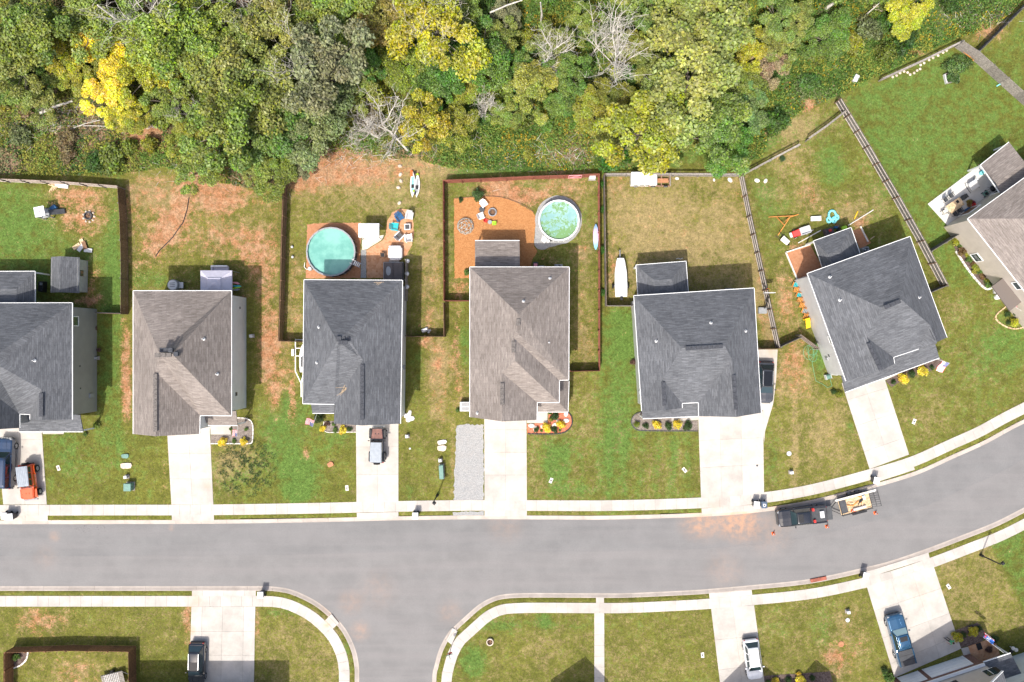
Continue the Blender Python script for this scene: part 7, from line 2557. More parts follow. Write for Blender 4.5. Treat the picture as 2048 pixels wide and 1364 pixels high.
# flags
def flag_mat(name, kind):
    m, t, b = nt(name)
    uv = N(t, 'ShaderNodeUVMap'); sx = N(t, 'ShaderNodeSeparateXYZ'); t.links.new(uv.outputs[0], sx.inputs[0])
    st = math_(t, 'FRACT', math_(t, 'MULTIPLY', sx.outputs[1],6.5))
    c = mixc(t, math_(t, 'GREATER_THAN', st,.5),(.55,.03,.04),(.75,.75,.75))
    can = math_(t, 'MULTIPLY', math_(t, 'LESS_THAN', sx.outputs[0],.42), math_(t, 'GREATER_THAN', sx.outputs[1],.46))
    vo = N(t, 'ShaderNodeTexVoronoi'); vo.inputs['Scale'].default_value = 14; vo.inputs['Randomness'].default_value = .1; t.links.new(uv.outputs[0], vo.inputs['Vector'])
    cc = mixc(t, math_(t, 'LESS_THAN', vo.outputs['Distance'],.25),(.03,.04,.18),(.7,.7,.75))
    c = mixc(t, can, c, cc)
    if kind == 'blue':
        n = noise_(t, uv.outputs[0],5,3)
        band = math_(t, 'LESS_THAN', math_(t, 'ABSOLUTE', math_(t, 'SUBTRACT', sx.outputs[1],.55)),.16)
        c2 = mixc(t, math_(t, 'MULTIPLY', band, math_(t, 'GREATER_THAN', n,.5)),(.02,.11,.42),(.75,.72,.75))
        c2 = mixc(t, math_(t, 'MULTIPLY', math_(t, 'GREATER_THAN', sx.outputs[1],.78), math_(t, 'GREATER_THAN', n,.52)), c2,(.6,.05,.05))
        c = mixc(t, math_(t, 'GREATER_THAN', sx.outputs[0],.78), c2, c)
    t.links.new(c, b.inputs['Base Color']); b.inputs['Roughness'].default_value = .8
    return m


M['flag'] = flag_mat('striped_flag_cloth', 'us'); M['flag_blue'] = flag_mat('blue_flag_cloth', 'blue')


def flag(label, px, py, z, heading, w=1.3, h_=.8, m='flag', pole=1.7, tilt=.45):
    """flag on a slanting bracket pole"""
    r = thing('flag', label, 'flag',(*G(px, py, z).xy, z), heading)
    mb = MB(); mb.tube((0,0,0),(pole * math.cos(tilt),0, pole * math.sin(tilt)),.02,.02,6); mb.build('pole', M['ltgrey'], r)
    nx, ny = 10,5
    me = bpy.data.meshes.new('cloth'); vs, fs, uv = [],[],[]
    for j in range(ny + 1):
        for i in range(nx + 1):
            u, v = i / nx, j / ny
            x = (.25 + .75 * (1 - v * .95)) * pole * math.cos(tilt) * .98
            p0 = Vector((pole * math.cos(tilt),0, pole * math.sin(tilt))) * (1 - .47 * (1 - v) / 1.0 if False else (.98 - .46 * (1 - v)))
            vs.append((p0.x + .05 * math.sin(u * 7 + v), p0.y - u * w * .8 + .03 * math.sin(v * 9), p0.z - u * w * .45 + .06 * math.sin(u * 9 + v * 3)))
            uv.append((u, v))
    for j in range(ny):
        for i in range(nx):
            a = j * (nx + 1) + i; fs.append((a, a + 1, a + nx + 2, a + nx + 1))
    me.from_pydata(vs,[], fs); ul = me.uv_layers.new(name='UVMap')
    for p in me.polygons:
        for li in p.loop_indices:
            ul.data[li].uv = uv[me.loops[li].vertex_index]
    me.materials.append(M[m]); me.polygons.foreach_set('use_smooth',[True] * len(me.polygons))
    o = bpy.data.objects.new('cloth', me); COL.objects.link(o); o.parent = r
    return r


flag('striped flag on a pole at the porch beside the curved pale edging',476,845,2.4, ang(.1,1),.9)
flag('striped flag flying beside the porch of the hot tub house',634,826,2.5, ang(-.2,1),1.4)
flag('striped flag at the porch corner of the angled house',1868,716,2.7, ang(.9,.35),1.5, tilt=.3)
flag('striped flag over the bed with the yellow bush at the beige house',2043,622,2.5, ang(-.7,-.3),1.2)
flag('long blue printed flag with striped end on the entry corner',2008,1306,2.9, ang(-1,-.75),.7, m='flag_blue', pole=3.2, tilt=.1)

# roof twig debris
for (px, py, lab, rt_) in ((690,778, 'pale broken branch lying on the dark front roof', H3),(755,568, 'pale twig lying on the dark back roof slope', H3)):
    ro = [c for c in rt_.children if c.name.startswith('roof')][0]
    p = hit_roof(ro, px, py)
    mb = MB(); rnd = random.Random(2); L_ = 1.3 if px < 700 else .6
    for i in range(10 if px < 700 else 3):
        a = Vector((rnd.uniform(-.2,.2), rnd.uniform(-.2,.2),.12)); d = Vector((1,.9,.0)).normalized()
        d = Matrix.Rotation(rnd.uniform(-.8,.8),3, 'Z') @ d
        mb.tube(a + d * rnd.uniform(-L_,0), a + d * rnd.uniform(.2, L_),.018,.01,4)
    o = tag(mb.build('broken_branch', M['timber']), lab, 'branch'); o.location = p; o.rotation_euler = (.0,0,0)

# person in the shade of the brick fronted house
def person(px, py, heading):
    r = thing('person', 'person in green shirt and dark trousers standing on the wide drive', 'person', at_px(px, py,.05), heading)
    J = {'pel': (0,0,.95), 'spi': (.01,0,1.15), 'che': (.02,0,1.36), 'nek': (.03,0,1.52), 'hed': (.06,0,1.62), 'top': (.06,0,1.75)}
    E_ = [('pel', 'spi'),('spi', 'che'),('che', 'nek'),('nek', 'hed'),('hed', 'top')]
    R = {'pel': .16, 'spi': .14, 'che': .16, 'nek': .06, 'hed': .095, 'top': .06}
    for s, n in ((1, 'L'),(-1, 'R')):
        fw = .14 if s > 0 else -.10
        J.update({'hip' + n: (0, s * .1,.88), 'kne' + n: (fw * .8, s * .11,.48), 'ank' + n: (fw, s * .12,.09), 'toe' + n: (fw + .18, s * .13,.04),
                  'sho' + n: (.02, s * .19,1.44), 'elb' + n: (-.02, s * .33,1.18), 'wri' + n: (.12, s * .36,.97), 'pal' + n: (.16, s * .36,.90)})
        R.update({'hip' + n: .10, 'kne' + n: .062, 'ank' + n: .042, 'toe' + n: .035, 'sho' + n: .07, 'elb' + n: .043, 'wri' + n: .03, 'pal' + n: .035})
        E_ += [('pel', 'hip' + n),('hip' + n, 'kne' + n),('kne' + n, 'ank' + n),('ank' + n, 'toe' + n),('che', 'sho' + n),('sho' + n, 'elb' + n),('elb' + n, 'wri' + n),('wri' + n, 'pal' + n)]
        for k in range(5):
            f = 'f%d%s' % (k, n)
            if k < 4:
                J[f] = (.135 + .02 * k + .0, s * (.345 + .01 * k),.84 + .004 * k); J[f + 'e'] = (.15 + .02 * k, s * (.335 + .01 * k),.80 + .006 * abs(k - 1.5))
            else:
                J[f] = (.20, s * .335,.90); J[f + 'e'] = (.215, s * .33,.86)
            R[f] = .010; R[f + 'e'] = .008
            E_ += [('pal' + n, f),(f, f + 'e')]
    keys = list(J)
    me = bpy.data.meshes.new('body'); me.from_pydata([J[k] for k in keys],[(keys.index(a), keys.index(b2)) for a, b2 in E_],[])
    o = bpy.data.objects.new('body', me); COL.objects.link(o)
    sk = o.modifiers.new('skin', 'SKIN'); sk.use_smooth_shade = True
    sv = me.skin_vertices[0].data if me.skin_vertices else None
    if sv is None:
        bm_ = bmesh.new(); bm_.from_mesh(me); bm_.verts.layers.skin.verify(); bm_.to_mesh(me); bm_.free(); sv = me.skin_vertices[0].data
    for i, k in enumerate(keys):
        sv[i].radius = (R[k], R[k])
    sv[keys.index('pel')].use_root = True
    ss = o.modifiers.new('sub', 'SUBSURF'); ss.levels = ss.render_levels = 1
    bpy.context.view_layer.update()
    ev = o.evaluated_get(bpy.context.evaluated_depsgraph_get()); nm = bpy.data.meshes.new_from_object(ev)
    o.modifiers.clear(); o.data = nm; nm.name = 'body'
    skin = mat('skin',(.42,.24,.17),.6,.05); shirt = mat('green_cotton',(.06,.33,.15),.85,.08); trs = mat('dark_denim',(.035,.03,.035),.85,.15); shoe = M['dark']
    nm.materials.clear()
    for mm in (skin, shirt, trs, shoe):
        nm.materials.append(mm)
    for p in nm.polygons:
        c = p.center
        arm = abs(c.y) > .235
        if c.z < .11 and not arm:
            p.material_index = 3
        elif c.z < .98 and not arm:
            p.material_index = 2
        elif c.z < 1.50 and (not arm or c.z > 1.22):
            p.material_index = 1
        else:
            p.material_index = 0
        p.use_smooth = True
    o.parent = r
    mb = MB(); mb.lathe([(.0,1.80),(.07,1.785),(.115,1.72),(.12,1.66),(.105,1.60)],12,.045,0,0); mb.build('hair', mat('dark_hair',(.03,.02,.015),.6), r, smooth=True)
    mb = MB(); mb.lathe([(0,.03),(.018,.0),(.0,-.02)],6,.165,0,1.65); mb.build('nose', skin, r, smooth=True)
    for s in (-1,1):
        mb = MB(); mb.lathe([(0,.012),(.012,0),(0,-.012)],6,.15, s * .035,1.675); mb.build('eye', M['dark'], r)
        mb = MB(); mb.lathe([(0,.03),(.02,0),(0,-.03)],6,.055, s * .10,1.655); mb.build('ear', skin, r)
    mb = MB(); mb.box(.152,0,1.605,.012,.045,.01); mb.build('mouth', mat('lips',(.30,.10,.09),.6), r)


person(1892,1276, ang(-.8,-.6))
for (px, py) in ((2020,1293),(2026,1296)):
    mb = MB(); mb.lathe([(0,.7),(.2,.68),(.24,.6),(.1,.4),(.05,0)],12); o = tag(mb.build('garden_stool', M['timber_white']), 'pale round topped stool in the shade by the entry', 'stool', 'pale stools by the entry'); o.location = at_px(px, py)
r = thing('garden_lantern', 'black garden lantern stand in the shade by the entry', 'lantern', at_px(2012,1296)); mb = MB(); mb.tube((0,0,0),(0,0,.9),.03,.03,6); mb.build('stem', M['dark'], r); mb = MB(); mb.box(0,0,1.0,.3,.3,.35); mb.build('cage', M['dark'], r, bevel=.02)

# ------------------------------------------------------------ vegetation
def fbm(x, y, seed=0, octaves=4, scale=1.0):
    """cheap value noise in numpy,0..1"""
    rs = np.random.RandomState(seed)
    tot = np.zeros_like(x, dtype=np.float64); amp = 1.0; s = scale; norm = 0
    tab = rs.rand(64,64)
    for o in range(octaves):
        X, Y = x * s + 17.3 * o, y * s + 9.1 * o
        xi, yi = np.floor(X).astype(int), np.floor(Y).astype(int)
        fx_, fy_ = X - xi, Y - yi
        fx_, fy_ = fx_ * fx_ * (3 - 2 * fx_), fy_ * fy_ * (3 - 2 * fy_)
        g = lambda a, b: tab[a % 64, b % 64]
        v = (g(xi, yi) * (1 - fx_) + g(xi + 1, yi) * fx_) * (1 - fy_) + (g(xi, yi + 1) * (1 - fx_) + g(xi + 1, yi + 1) * fx_) * fy_
        tot += v * amp; norm += amp; amp *= .55; s *= 2.1
    return tot / norm


def leaf_mesh(name, pos, nrm, size, tint, m, aspect=.6):
    """one mesh of n leaf blades (rhombs with a fold) from numpy arrays"""
    n = len(pos)
    rs = np.random.RandomState(n % 9973)
    r = rs.randn(n,3)
    t = np.cross(nrm, r); t /= np.linalg.norm(t, axis=1, keepdims=True) + 1e-9
    b = np.cross(nrm, t)
    s = size[:, None]
    v = np.empty((n,4,3), np.float32)
    v[:,0] = pos - t * s
    v[:,1] = pos + b * s * aspect + nrm * s * .18
    v[:,2] = pos + t * s
    v[:,3] = pos - b * s * aspect + nrm * s * .18
    me = bpy.data.meshes.new(name)
    me.vertices.add(n * 4); me.vertices.foreach_set('co', v.ravel())
    me.loops.add(n * 4); me.loops.foreach_set('vertex_index', np.arange(n * 4, dtype=np.int32))
    me.polygons.add(n); me.polygons.foreach_set('loop_start', np.arange(0, n * 4,4, dtype=np.int32))
    me.update()
    ca = me.color_attributes.new('tint', 'FLOAT_COLOR', 'POINT')
    c = np.ones((n,4,4), np.float32); c[:, :, :3] = tint[:, None, :]
    ca.data.foreach_set('color', c.ravel())
    me.materials.append(m)
    return me


def crown_data(seed, clumps, per, leaf, squash=.52, spread=.88, cr=(.14,.27), hollow=.2):
    rs = np.random.RandomState(seed)
    P, Nn, Sz, T, C = [],[],[],[],[]
    i = 0
    while i < clumps:
        a, q = rs.rand() * 6.283, np.sqrt(rs.rand())
        rr = q * spread * (1 + .22 * np.sin(a * 2 + seed) + .16 * np.sin(a * 3 + 3 * seed) + .12 * np.sin(a * 5 + 2 * seed)) * (1.18 if rs.rand() < .12 else 1)
        zt = np.sqrt(max(0,1 - q ** 2))
        z = squash * (zt * rs.uniform(.25,1.0) - .15 * rs.rand())
        c = np.array([rr * np.cos(a), rr * np.sin(a), z]); R = rs.uniform(*cr)
        C.append((c, R))
        n = int(per * (R / cr[1]) ** 2 * rs.uniform(.7,1.2))
        d = rs.randn(n,3); d /= np.linalg.norm(d, axis=1, keepdims=True)
        d[:,2] = np.where(d[:,2] < -.3,-d[:,2] * .7, d[:,2])
        rad = R * rs.uniform(.35,1.08, n) ** .6
        p = c + d * rad[:, None] * np.array([1,1,.7])
        nn = d * .5 + np.array([0,0,.6]) + rs.randn(n,3) * .6
        nn /= np.linalg.norm(nn, axis=1, keepdims=True)
        cb, ch = rs.uniform(.25,.75), rs.rand()
        t = np.stack([np.clip(cb + rs.randn(n) * .26,0,1), np.clip(ch * .6 + rs.rand(n) * .4,0,1), rs.rand(n)],1)
        P.append(p); Nn.append(nn); Sz.append(leaf * rs.uniform(.6,1.35, n)); T.append(t)
        i += 1
    return np.concatenate(P), np.concatenate(Nn), np.concatenate(Sz), np.concatenate(T), C


def limbs_mesh(name, C, h0, m, seed, trunk_r=.05, zc=0.0, keep=.5):
    """trunk and limbs reaching into the clumps; unit crown radius, crown centre at height zc above the base"""
    rnd = random.Random(seed)
    mb = MB()
    lean = Vector((rnd.uniform(-.08,.08), rnd.uniform(-.08,.08),0))
    pts = [Vector((0,0,-.02)), lean * .4 + Vector((0,0, zc * .45)), lean + Vector((0,0, zc * .85)), lean * 1.3 + Vector((0,0, zc + .25))]
    rr = [trunk_r, trunk_r * .8, trunk_r * .55, trunk_r * .25]
    for i in range(3):
        mb.tube(pts[i], pts[i + 1], rr[i], rr[i + 1],7, cap=False)
    mb.tube(pts[0], pts[0] + Vector((0,0,.05)), trunk_r * 1.5, trunk_r,7)
    for c, R in C:
        if rnd.random() > keep:
            continue
        e = Vector(c) + Vector((0,0, zc))
        s = pts[1].lerp(pts[2], rnd.uniform(.2,1.0))
        mid = s.lerp(e,.55) + Vector((rnd.uniform(-.05,.05), rnd.uniform(-.05,.05), rnd.uniform(-.03,.06)))
        mb.tube(s, mid, trunk_r * .32, trunk_r * .2,5, cap=False); mb.tube(mid, e, trunk_r * .2, trunk_r * .06,5, cap=False)
        for _ in range(2):
            f = e + Vector((rnd.uniform(-1,1), rnd.uniform(-1,1), rnd.uniform(-.2,.8))) * R
            mb.tube(mid.lerp(e,.6), f, trunk_r * .1, trunk_r * .03,4, cap=False)
    return mb


CROWN = {}
for i in range(9):
    dense = i % 3
    zc = (1.25,1.05,1.4)[i % 3]
    P, Nn, Sz, T, C = crown_data(100 + i,(46,60,38)[dense],(440,400,400)[dense],(.034,.032,.036)[dense])
    P = P + np.array([0,0, zc])
    CROWN[i] = (leaf_mesh('crown_%d' % i, P, Nn, Sz, T, M['leaf']), limbs_mesh('trunk', C,0, M['bark'], i,.055, zc).build('trunk', M['bark'], fix=False).data, zc)
for o in [o for o in COL.objects if o.name.startswith('trunk') and o.parent is None]:
    bpy.data.objects.remove(o)
for k in CROWN:
    if not CROWN[k][1].materials:
        CROWN[k][1].materials.append(M['bark'])


def tree(label, px, py, rad_px, col, var=0, hgt=1.0, group='trees of the wood behind the yards', rot=None, name='tree', sq=1.0):
    """px, py, rad_px: crown centre and radius as surveyed at crown height"""
    cm, tm, zc = CROWN[var % len(CROWN)]
    R = rad_px / S * 1.0
    zmid = R * zc * hgt + .3 * R
    g = G(px, py, min(zmid,18))
    r = thing(name, label, 'tree',(g.x, g.y,0),(rot if rot is not None else (px * 1.7 + py) % 6.28), group)
    r.scale = (R, R, R * hgt)
    o = bpy.data.objects.new('trunk', tm); COL.objects.link(o); o.parent = r
    o = bpy.data.objects.new('crown', cm); COL.objects.link(o); o.parent = r
    o.color = (*col,1)
    return r


GREEN, OLIVE, YGREEN, YELLOW, DARK, GREY = (.15,.20,.035),(.175,.205,.045),(.29,.29,.025),(.56,.49,.03),(.085,.165,.028),(.165,.175,.085)
TREES = [
    (50,35,82, GREEN, 'broad green oak in the top corner of the wood'),(185,30,78, GREEN, 'green oak above the yellow tree'),(18,128,55, OLIVE, 'olive oak beside the dark leaning trunk'),
    (110,95,52, YGREEN, 'yellow green tree left of the yellow tree'),(200,92,52, YELLOW, 'bright golden yellow tree, upper half of the golden pair'),(208,178,50, YELLOW, 'bright golden yellow tree, lower half of the golden pair'),
    (235,150,44,(.46,.42,.025), 'golden tree between the golden pair and the yellow green tree'),(165,60,40,(.36,.33,.02), 'yellowing tree behind the golden pair'),(240,222,36,(.40,.37,.025), 'low golden tree above the fallen poles'),
    (285,140,62, YGREEN, 'yellow green tree right of the golden pair'),(330,55,88,(.169,.236,.034), 'fresh green tree crossed by long pale trunks'),(420,40,70,(.176,.230,.034), 'light green tree beside the brown clearing'),
    (390,120,72, GREEN, 'mid green tree below the light green tree'),(480,150,98, OLIVE, 'large olive oak in the middle of the left wood'),(450,250,80, GREEN, 'dark leafed oak overhanging the red soil'),
    (540,265,74,(.101,.169,.034), 'oak overhanging the top of the brown yard fence'),(545,340,48, GREEN, 'low oak limb beside the brown yard fence'),(390,335,46, GREEN, 'low oak over the drain pipe'),(640,125,88, GREY, 'grey green thin leaved tree with many bare twigs'),(640,240,72,(.135,.169,.061), 'grey green tree above the bare clay'),
    (540,40,74,(.189,.203,.047), 'tree with tan tinged leaves at the top of the wood'),(650,30,80, GREEN, 'green tree right of the tan tinged one'),(745,40,60,(.230,.203,.047), 'rusty tinged tree left of the dark gap'),
    (730,120,48, DARK, 'dark green tree beside the bleached dead tree'),(870,45,88, YGREEN, 'large yellow green tree left of the thicket'),(815,130,56,(.149,.203,.027), 'green tree under the large yellow green one'),(845,240,52,(.297,.270,.027), 'yellowing tree above the paddle boards'),
    (885,165,56, DARK, 'dark green tree beside the yellowing one'),(960,110,66, DARK, 'dark glossy tree in the thicket'),(1040,130,40,(.081,.162,.027), 'dark tree left of the bleached stump tree'),(900,100,40,(.068,.135,.024), 'dark understorey tree in the gap'),
    (1060,180,54,(.216,.236,.041), 'pale olive tree below the first bare grey tree'),(1010,25,36, GREY, 'thin grey tree at the top by the pole'),(1400,135,104,(.223,.250,.061), 'largest broad pale olive tree on the slope'),(1335,190,60,(.203,.230,.054), 'pale olive tree at the left foot of the largest one'),
    (1290,255,84,(.230,.250,.027), 'yellow green tree above the dry lawn'),(1435,265,74,(.135,.203,.041), 'mid green tree beside the open rail fence'),(1410,15,92, OLIVE, 'olive tree at the top edge above the largest one'),
    (1495,100,42,(.297,.297,.027), 'small yellowing tree right of the largest one'),(1190,225,48,(.203,.216,.027), 'yellow green tree left of the dry lawn tree'),(1235,195,44,(.162,.176,.027), 'olive tree at the foot of the vine clad dead tree'),(1500,215,46,(.115,.189,.054), 'bluish green small tree on the slope'),
    (1464,296,46,(.095,.189,.027), 'low bright green tree spilling over the rail fence'),(1820,15,46,(.324,.338,.027), 'small bright yellow green tree at the top right'),(1560,30,44,(.135,.196,.041), 'green tree at the top of the goldenrod slope'),(1300,40,46,(.121,.176,.041), 'grey green tree left of the olive tree'),
    (1540,130,40,(.230,.176,.095), 'brownish withered tree on the slope'),(100,120,40, DARK, 'dark tree behind the leaning trunk'),(265,235,36,(.230,.243,.027), 'small yellow green tree beside the soil bank'),(600,330,30, GREY, 'thin grey tree at the fence corner'),
]
FILL = [(30,190),(150,140),(260,60),(440,95),(560,130),(600,60),(700,60),(700,190),(590,200),(780,90),(930,30),(930,165),(1000,70),(1090,90),(1130,190),(1170,40),(1250,90),(1290,110),(1350,70),(1480,50),
        (1480,165),(1370,215),(1360,285),(1240,260),(1140,140),(1020,220),(900,250),(1560,85),(1600,40),(1660,70),(330,200),(360,270),(500,330),(70,190)]
for i,(px, py) in enumerate(FILL):
    k = (i * 7) % 5
    TREES.append((px, py,34 + (i * 11) % 16,(GREEN, OLIVE,(.21,.23,.03),(.10,.17,.03),(.17,.20,.04))[k],
                  ('green', 'olive', 'yellow green', 'deep green', 'pale green')[k] + ' understorey tree filling the canopy ' + ('behind the first yards' if px < 700 else 'of the thicket' if px < 1230 else 'of the slope')))
rnd = random.Random(77)
for i in range(30):          # the wood goes on past the frame
    k = i % 4
    TREES.append((-110 + i * 66 + rnd.uniform(-20,20),-75 - rnd.uniform(0,70), rnd.uniform(48,75),(GREEN, OLIVE,(.15,.19,.03), GREY)[k],('green', 'olive', 'light green', 'grey green')[k] + ' tree deeper in the wood beyond the other trees'))
for i,(px, py, rr, col, lab) in enumerate(TREES):
    col = tuple(c * 1.32 for c in col)
    sparse = 'grey' in lab or 'thin' in lab
    tree(lab, px, py, rr, col,(i * 4 + (2 if sparse else 0)) % 9,(1.0,.9,1.1,.85)[i % 4] * (1.0 if rr > 50 else .9))


# bare trees
def bare_mb(seed, L0=2.6, r0=.14, depth=5, lean=(0,0), spread=.95):
    """leaning trunk, long curved limbs, forked branches and twigs"""
    rnd = random.Random(seed)
    mb = MB()
    U = rnd.uniform

    def limb(p, d, L, r, n, wob, lift=.06):
        pts = [p]
        for s in range(n):
            d = (d + Vector((U(-wob, wob), U(-wob, wob), U(-wob, wob) * .6 + lift))).normalized()
            e = p + d * (L / n)
            mb.tube(p, e, max(.012, r * (1 - .6 * s / n)), max(.010, r * (1 - .6 * (s + 1) / n)),5 if r > .05 else 3, cap=False)
            pts.append(e)
            p = e
        return pts, d
    tr, d = limb(Vector((0,0,0)), Vector((lean[0], lean[1],1)).normalized(), L0 * 1.5, r0,5,.12,.02)
    for i in range(9):
        p = tr[min(5,2 + i // 2)]
        a = i * 2.4 + U(-.4,.4)
        dd = (d * .5 + Vector((math.cos(a), math.sin(a), U(.1,.7))) * spread).normalized()
        l1, e1 = limb(p, dd, L0 * U(.9,1.5), r0 * .45,6,.22)
        for j in range(9):
            q = l1[min(6,1 + j * 2 // 3)]
            d2 = (e1 * .7 + Vector((U(-1,1), U(-1,1), U(-.2,.7)))).normalized()
            l2, e2 = limb(q, d2, L0 * U(.35,.75), r0 * .17,4,.3)
            for k in range(5):
                q2 = l2[min(4,1 + k)]
                limb(q2,(e2 * .6 + Vector((U(-1,1), U(-1,1), U(-.3,.6)))).normalized(), L0 * U(.15,.35), r0 * .07,2,.3)
    return mb


BARE = [(820,306,3.4,.20,6,11,(-.75,.75), 'large bleached dead tree leaning over the bare clay'),(1104,140,2.5,.18,6,12,(.1,.3), 'bleached dead tree with curling limbs above the thicket'),(1229,152,3.6,.17,6,13,(0,.1), 'tall pale dead tree with a vine clad foot'),
        (973,240,1.7,.08,6,14,(0,.4), 'low bare bush of fine grey twigs in the thicket'),(1180,112,3.0,.13,5,15,(.4,.4), 'thin curved dead tree beside the tall pale one'),(425,245,1.9,.06,6,16,(-.5,.3), 'fan of fine grey twigs in the oaks'),
        (640,190,3.9,.13,6,17,(0,.2), 'grey bare limbs rising through the grey green tree'),(540,60,4.2,.12,6,18,(0,.2), 'pale bare limbs at the top of the wood'),(880,110,3.9,.11,6,19,(0,.2), 'pale bare limbs in the yellow green tree'),(340,110,4.2,.14,5,20,(-.2,.4), 'long pale limbs in the fresh green tree'),
        (765,280,2.0,.17,5,21,(-1.1,.5), 'grey leaning trunk with bare limbs by the clay')]
for (px, py, L0, r0, dep, seed, ln, lab) in BARE:
    g = G(px, py)
    r = thing('bare_tree', lab, 'tree',(g.x, g.y,0),0, 'bare trees of the wood')
    bare_mb(seed, L0, r0, dep, ln).build('branches', M['bark_pale'], r, fix=False)
    mb = MB(); mb.lathe([(r0 * 1.7,-.05),(r0 * 1.25,.15),(r0 * 1.02,.5)],8); mb.build('root_flare', M['bark_pale'], r)
# vine on the tall dead tree
P, Nn, Sz, T, C = crown_data(55,10,160,.11,1.0,.35,(.3,.5))
P[:,2] = P[:,2] * 1.6 + 1.2
vm = leaf_mesh('vine', P, Nn, Sz, T, M['leaf'])
r = thing('vine', 'yellow green vine wrapped round the foot of the tall dead tree', 'vine', at_px(1229,152)); o = bpy.data.objects.new('foliage', vm); COL.objects.link(o); o.parent = r; o.color = (.26,.30,.01,1)
# dark leaning trunks and fallen logs
for (a, b2, r0, h0, h1, m, lab) in (((118,134),(30,70),.34,.1,7.5, M['bark'], 'dark thick trunk leaning up through the left oaks'),((300,95),(195,10),.16,.3,8, M['bark_pale'], 'long pale trunk leaning through the fresh green tree'),((412,195),(340,88),.2,.3,7, M['bark_pale'], 'pale trunk leaning between the oaks'),
                                 ((570,322),(600,300),.22,.1,2.2, M['bark'], 'forked grey trunk at the bare clay edge'),((80,226),(145,202),.18,.2,.3, M['bark_pale'], 'pale split log on the woodland floor'),((45,175),(42,155),.2,.1,.9, M['bark_pale'], 'pale broken stump at the left of the wood'),
                                 ((120,252),(250,255),.05,.3,.5, M['bark_pale'], 'long thin fallen pole below the golden tree'),((140,258),(200,240),.05,.3,.6, M['bark_pale'], 'thin fallen pole crossing the long one'),((958,152),(1030,178),.22,.3,.5, M['bark_pale'], 'pale fallen trunk in the thicket'),
                                 ((1030,178),(1080,192),.16,.3,.3, M['bark'], 'dark end of a fallen trunk in the thicket'),((1081,55),(1081,5),.13,.1,6.5, M['bark_pale'], 'straight pale pole trunk at the top of the thicket'),((980,25),(1045,0),.1,5,6, M['bark_pale'], 'slanting pale limb at the top of the thicket'),
                                 ((460,45),(492,42),.12,5.5,7, M['bark_pale'], 'bleached curved limb beside the brown clearing'),((1725,35),(1760,5),.08,.5,1.5, M['bark_pale'], 'bleached branch heap at the top of the slope'),((1650,18),(1670,5),.2,.3,.6, M['bark_pale'], 'pale log at the top edge of the slope')):
    mb = MB(); p, q = G(a[0], a[1], h0), G(b2[0], b2[1], h1)
    p.z, q.z = h0, h1
    mid = p.lerp(q,.5) + Vector((.15,.1,.1)); mb.tube(p, mid, r0, r0 * .85,8); mb.tube(mid, q, r0 * .85, r0 * .6,8)
    tag(mb.build('fallen_log' if h1 < 2 else 'leaning_trunk', m, origin=(p.x, p.y,0)), lab, 'log' if h1 < 2 else 'trunk')
for i,(px, py) in enumerate(((303,245),(308,250),(296,252),(1752,14),(1758,20))):
    mb = MB(); mb.lathe([(0,.35),(.3,.3),(.42,.1),(.4,0)],7); o = tag(mb.build('woodland_rock', M['rock']),('tan rock at the top of the soil bank in the wood' if i < 3 else 'pale rock at the top of the goldenrod slope'), 'rock', 'rocks on the soil bank' if i < 3 else 'rocks on the slope'); o.location = at_px(px, py); o.rotation_euler.z = i

# shrubs
SHR = {}
for i in range(4):
    P, Nn, Sz, T, C = crown_data(300 + i,26,90,(.085,.075,.09,.08)[i],.8,.62,(.28,.42))
    P[:,2] = np.maximum(P[:,2] + .35,.03)
    SHR[i] = leaf_mesh('shrub_%d' % i, P, Nn, Sz, T, M['leaf'])


def shrub(label, px, py, rad_m, col, var=0, group=None, name='shrub', hk=1.0, cat='shrub', z=0.02):
    r = thing(name, label, cat, at_px(px, py, z),(px * 2.3) % 6.28, group)
    r.scale = (rad_m, rad_m, rad_m * hk)
    o = bpy.data.objects.new('foliage', SHR[var % 4]); COL.objects.link(o); o.parent = r; o.color = (*col,1)
    mb = MB()
    for k in range(3):
        mb.tube((0,0,-.02),(.3 * math.cos(k * 2.1),.3 * math.sin(k * 2.1),.5),.05,.03,5)
    mb.build('stem', M['bark'], r)
    return r


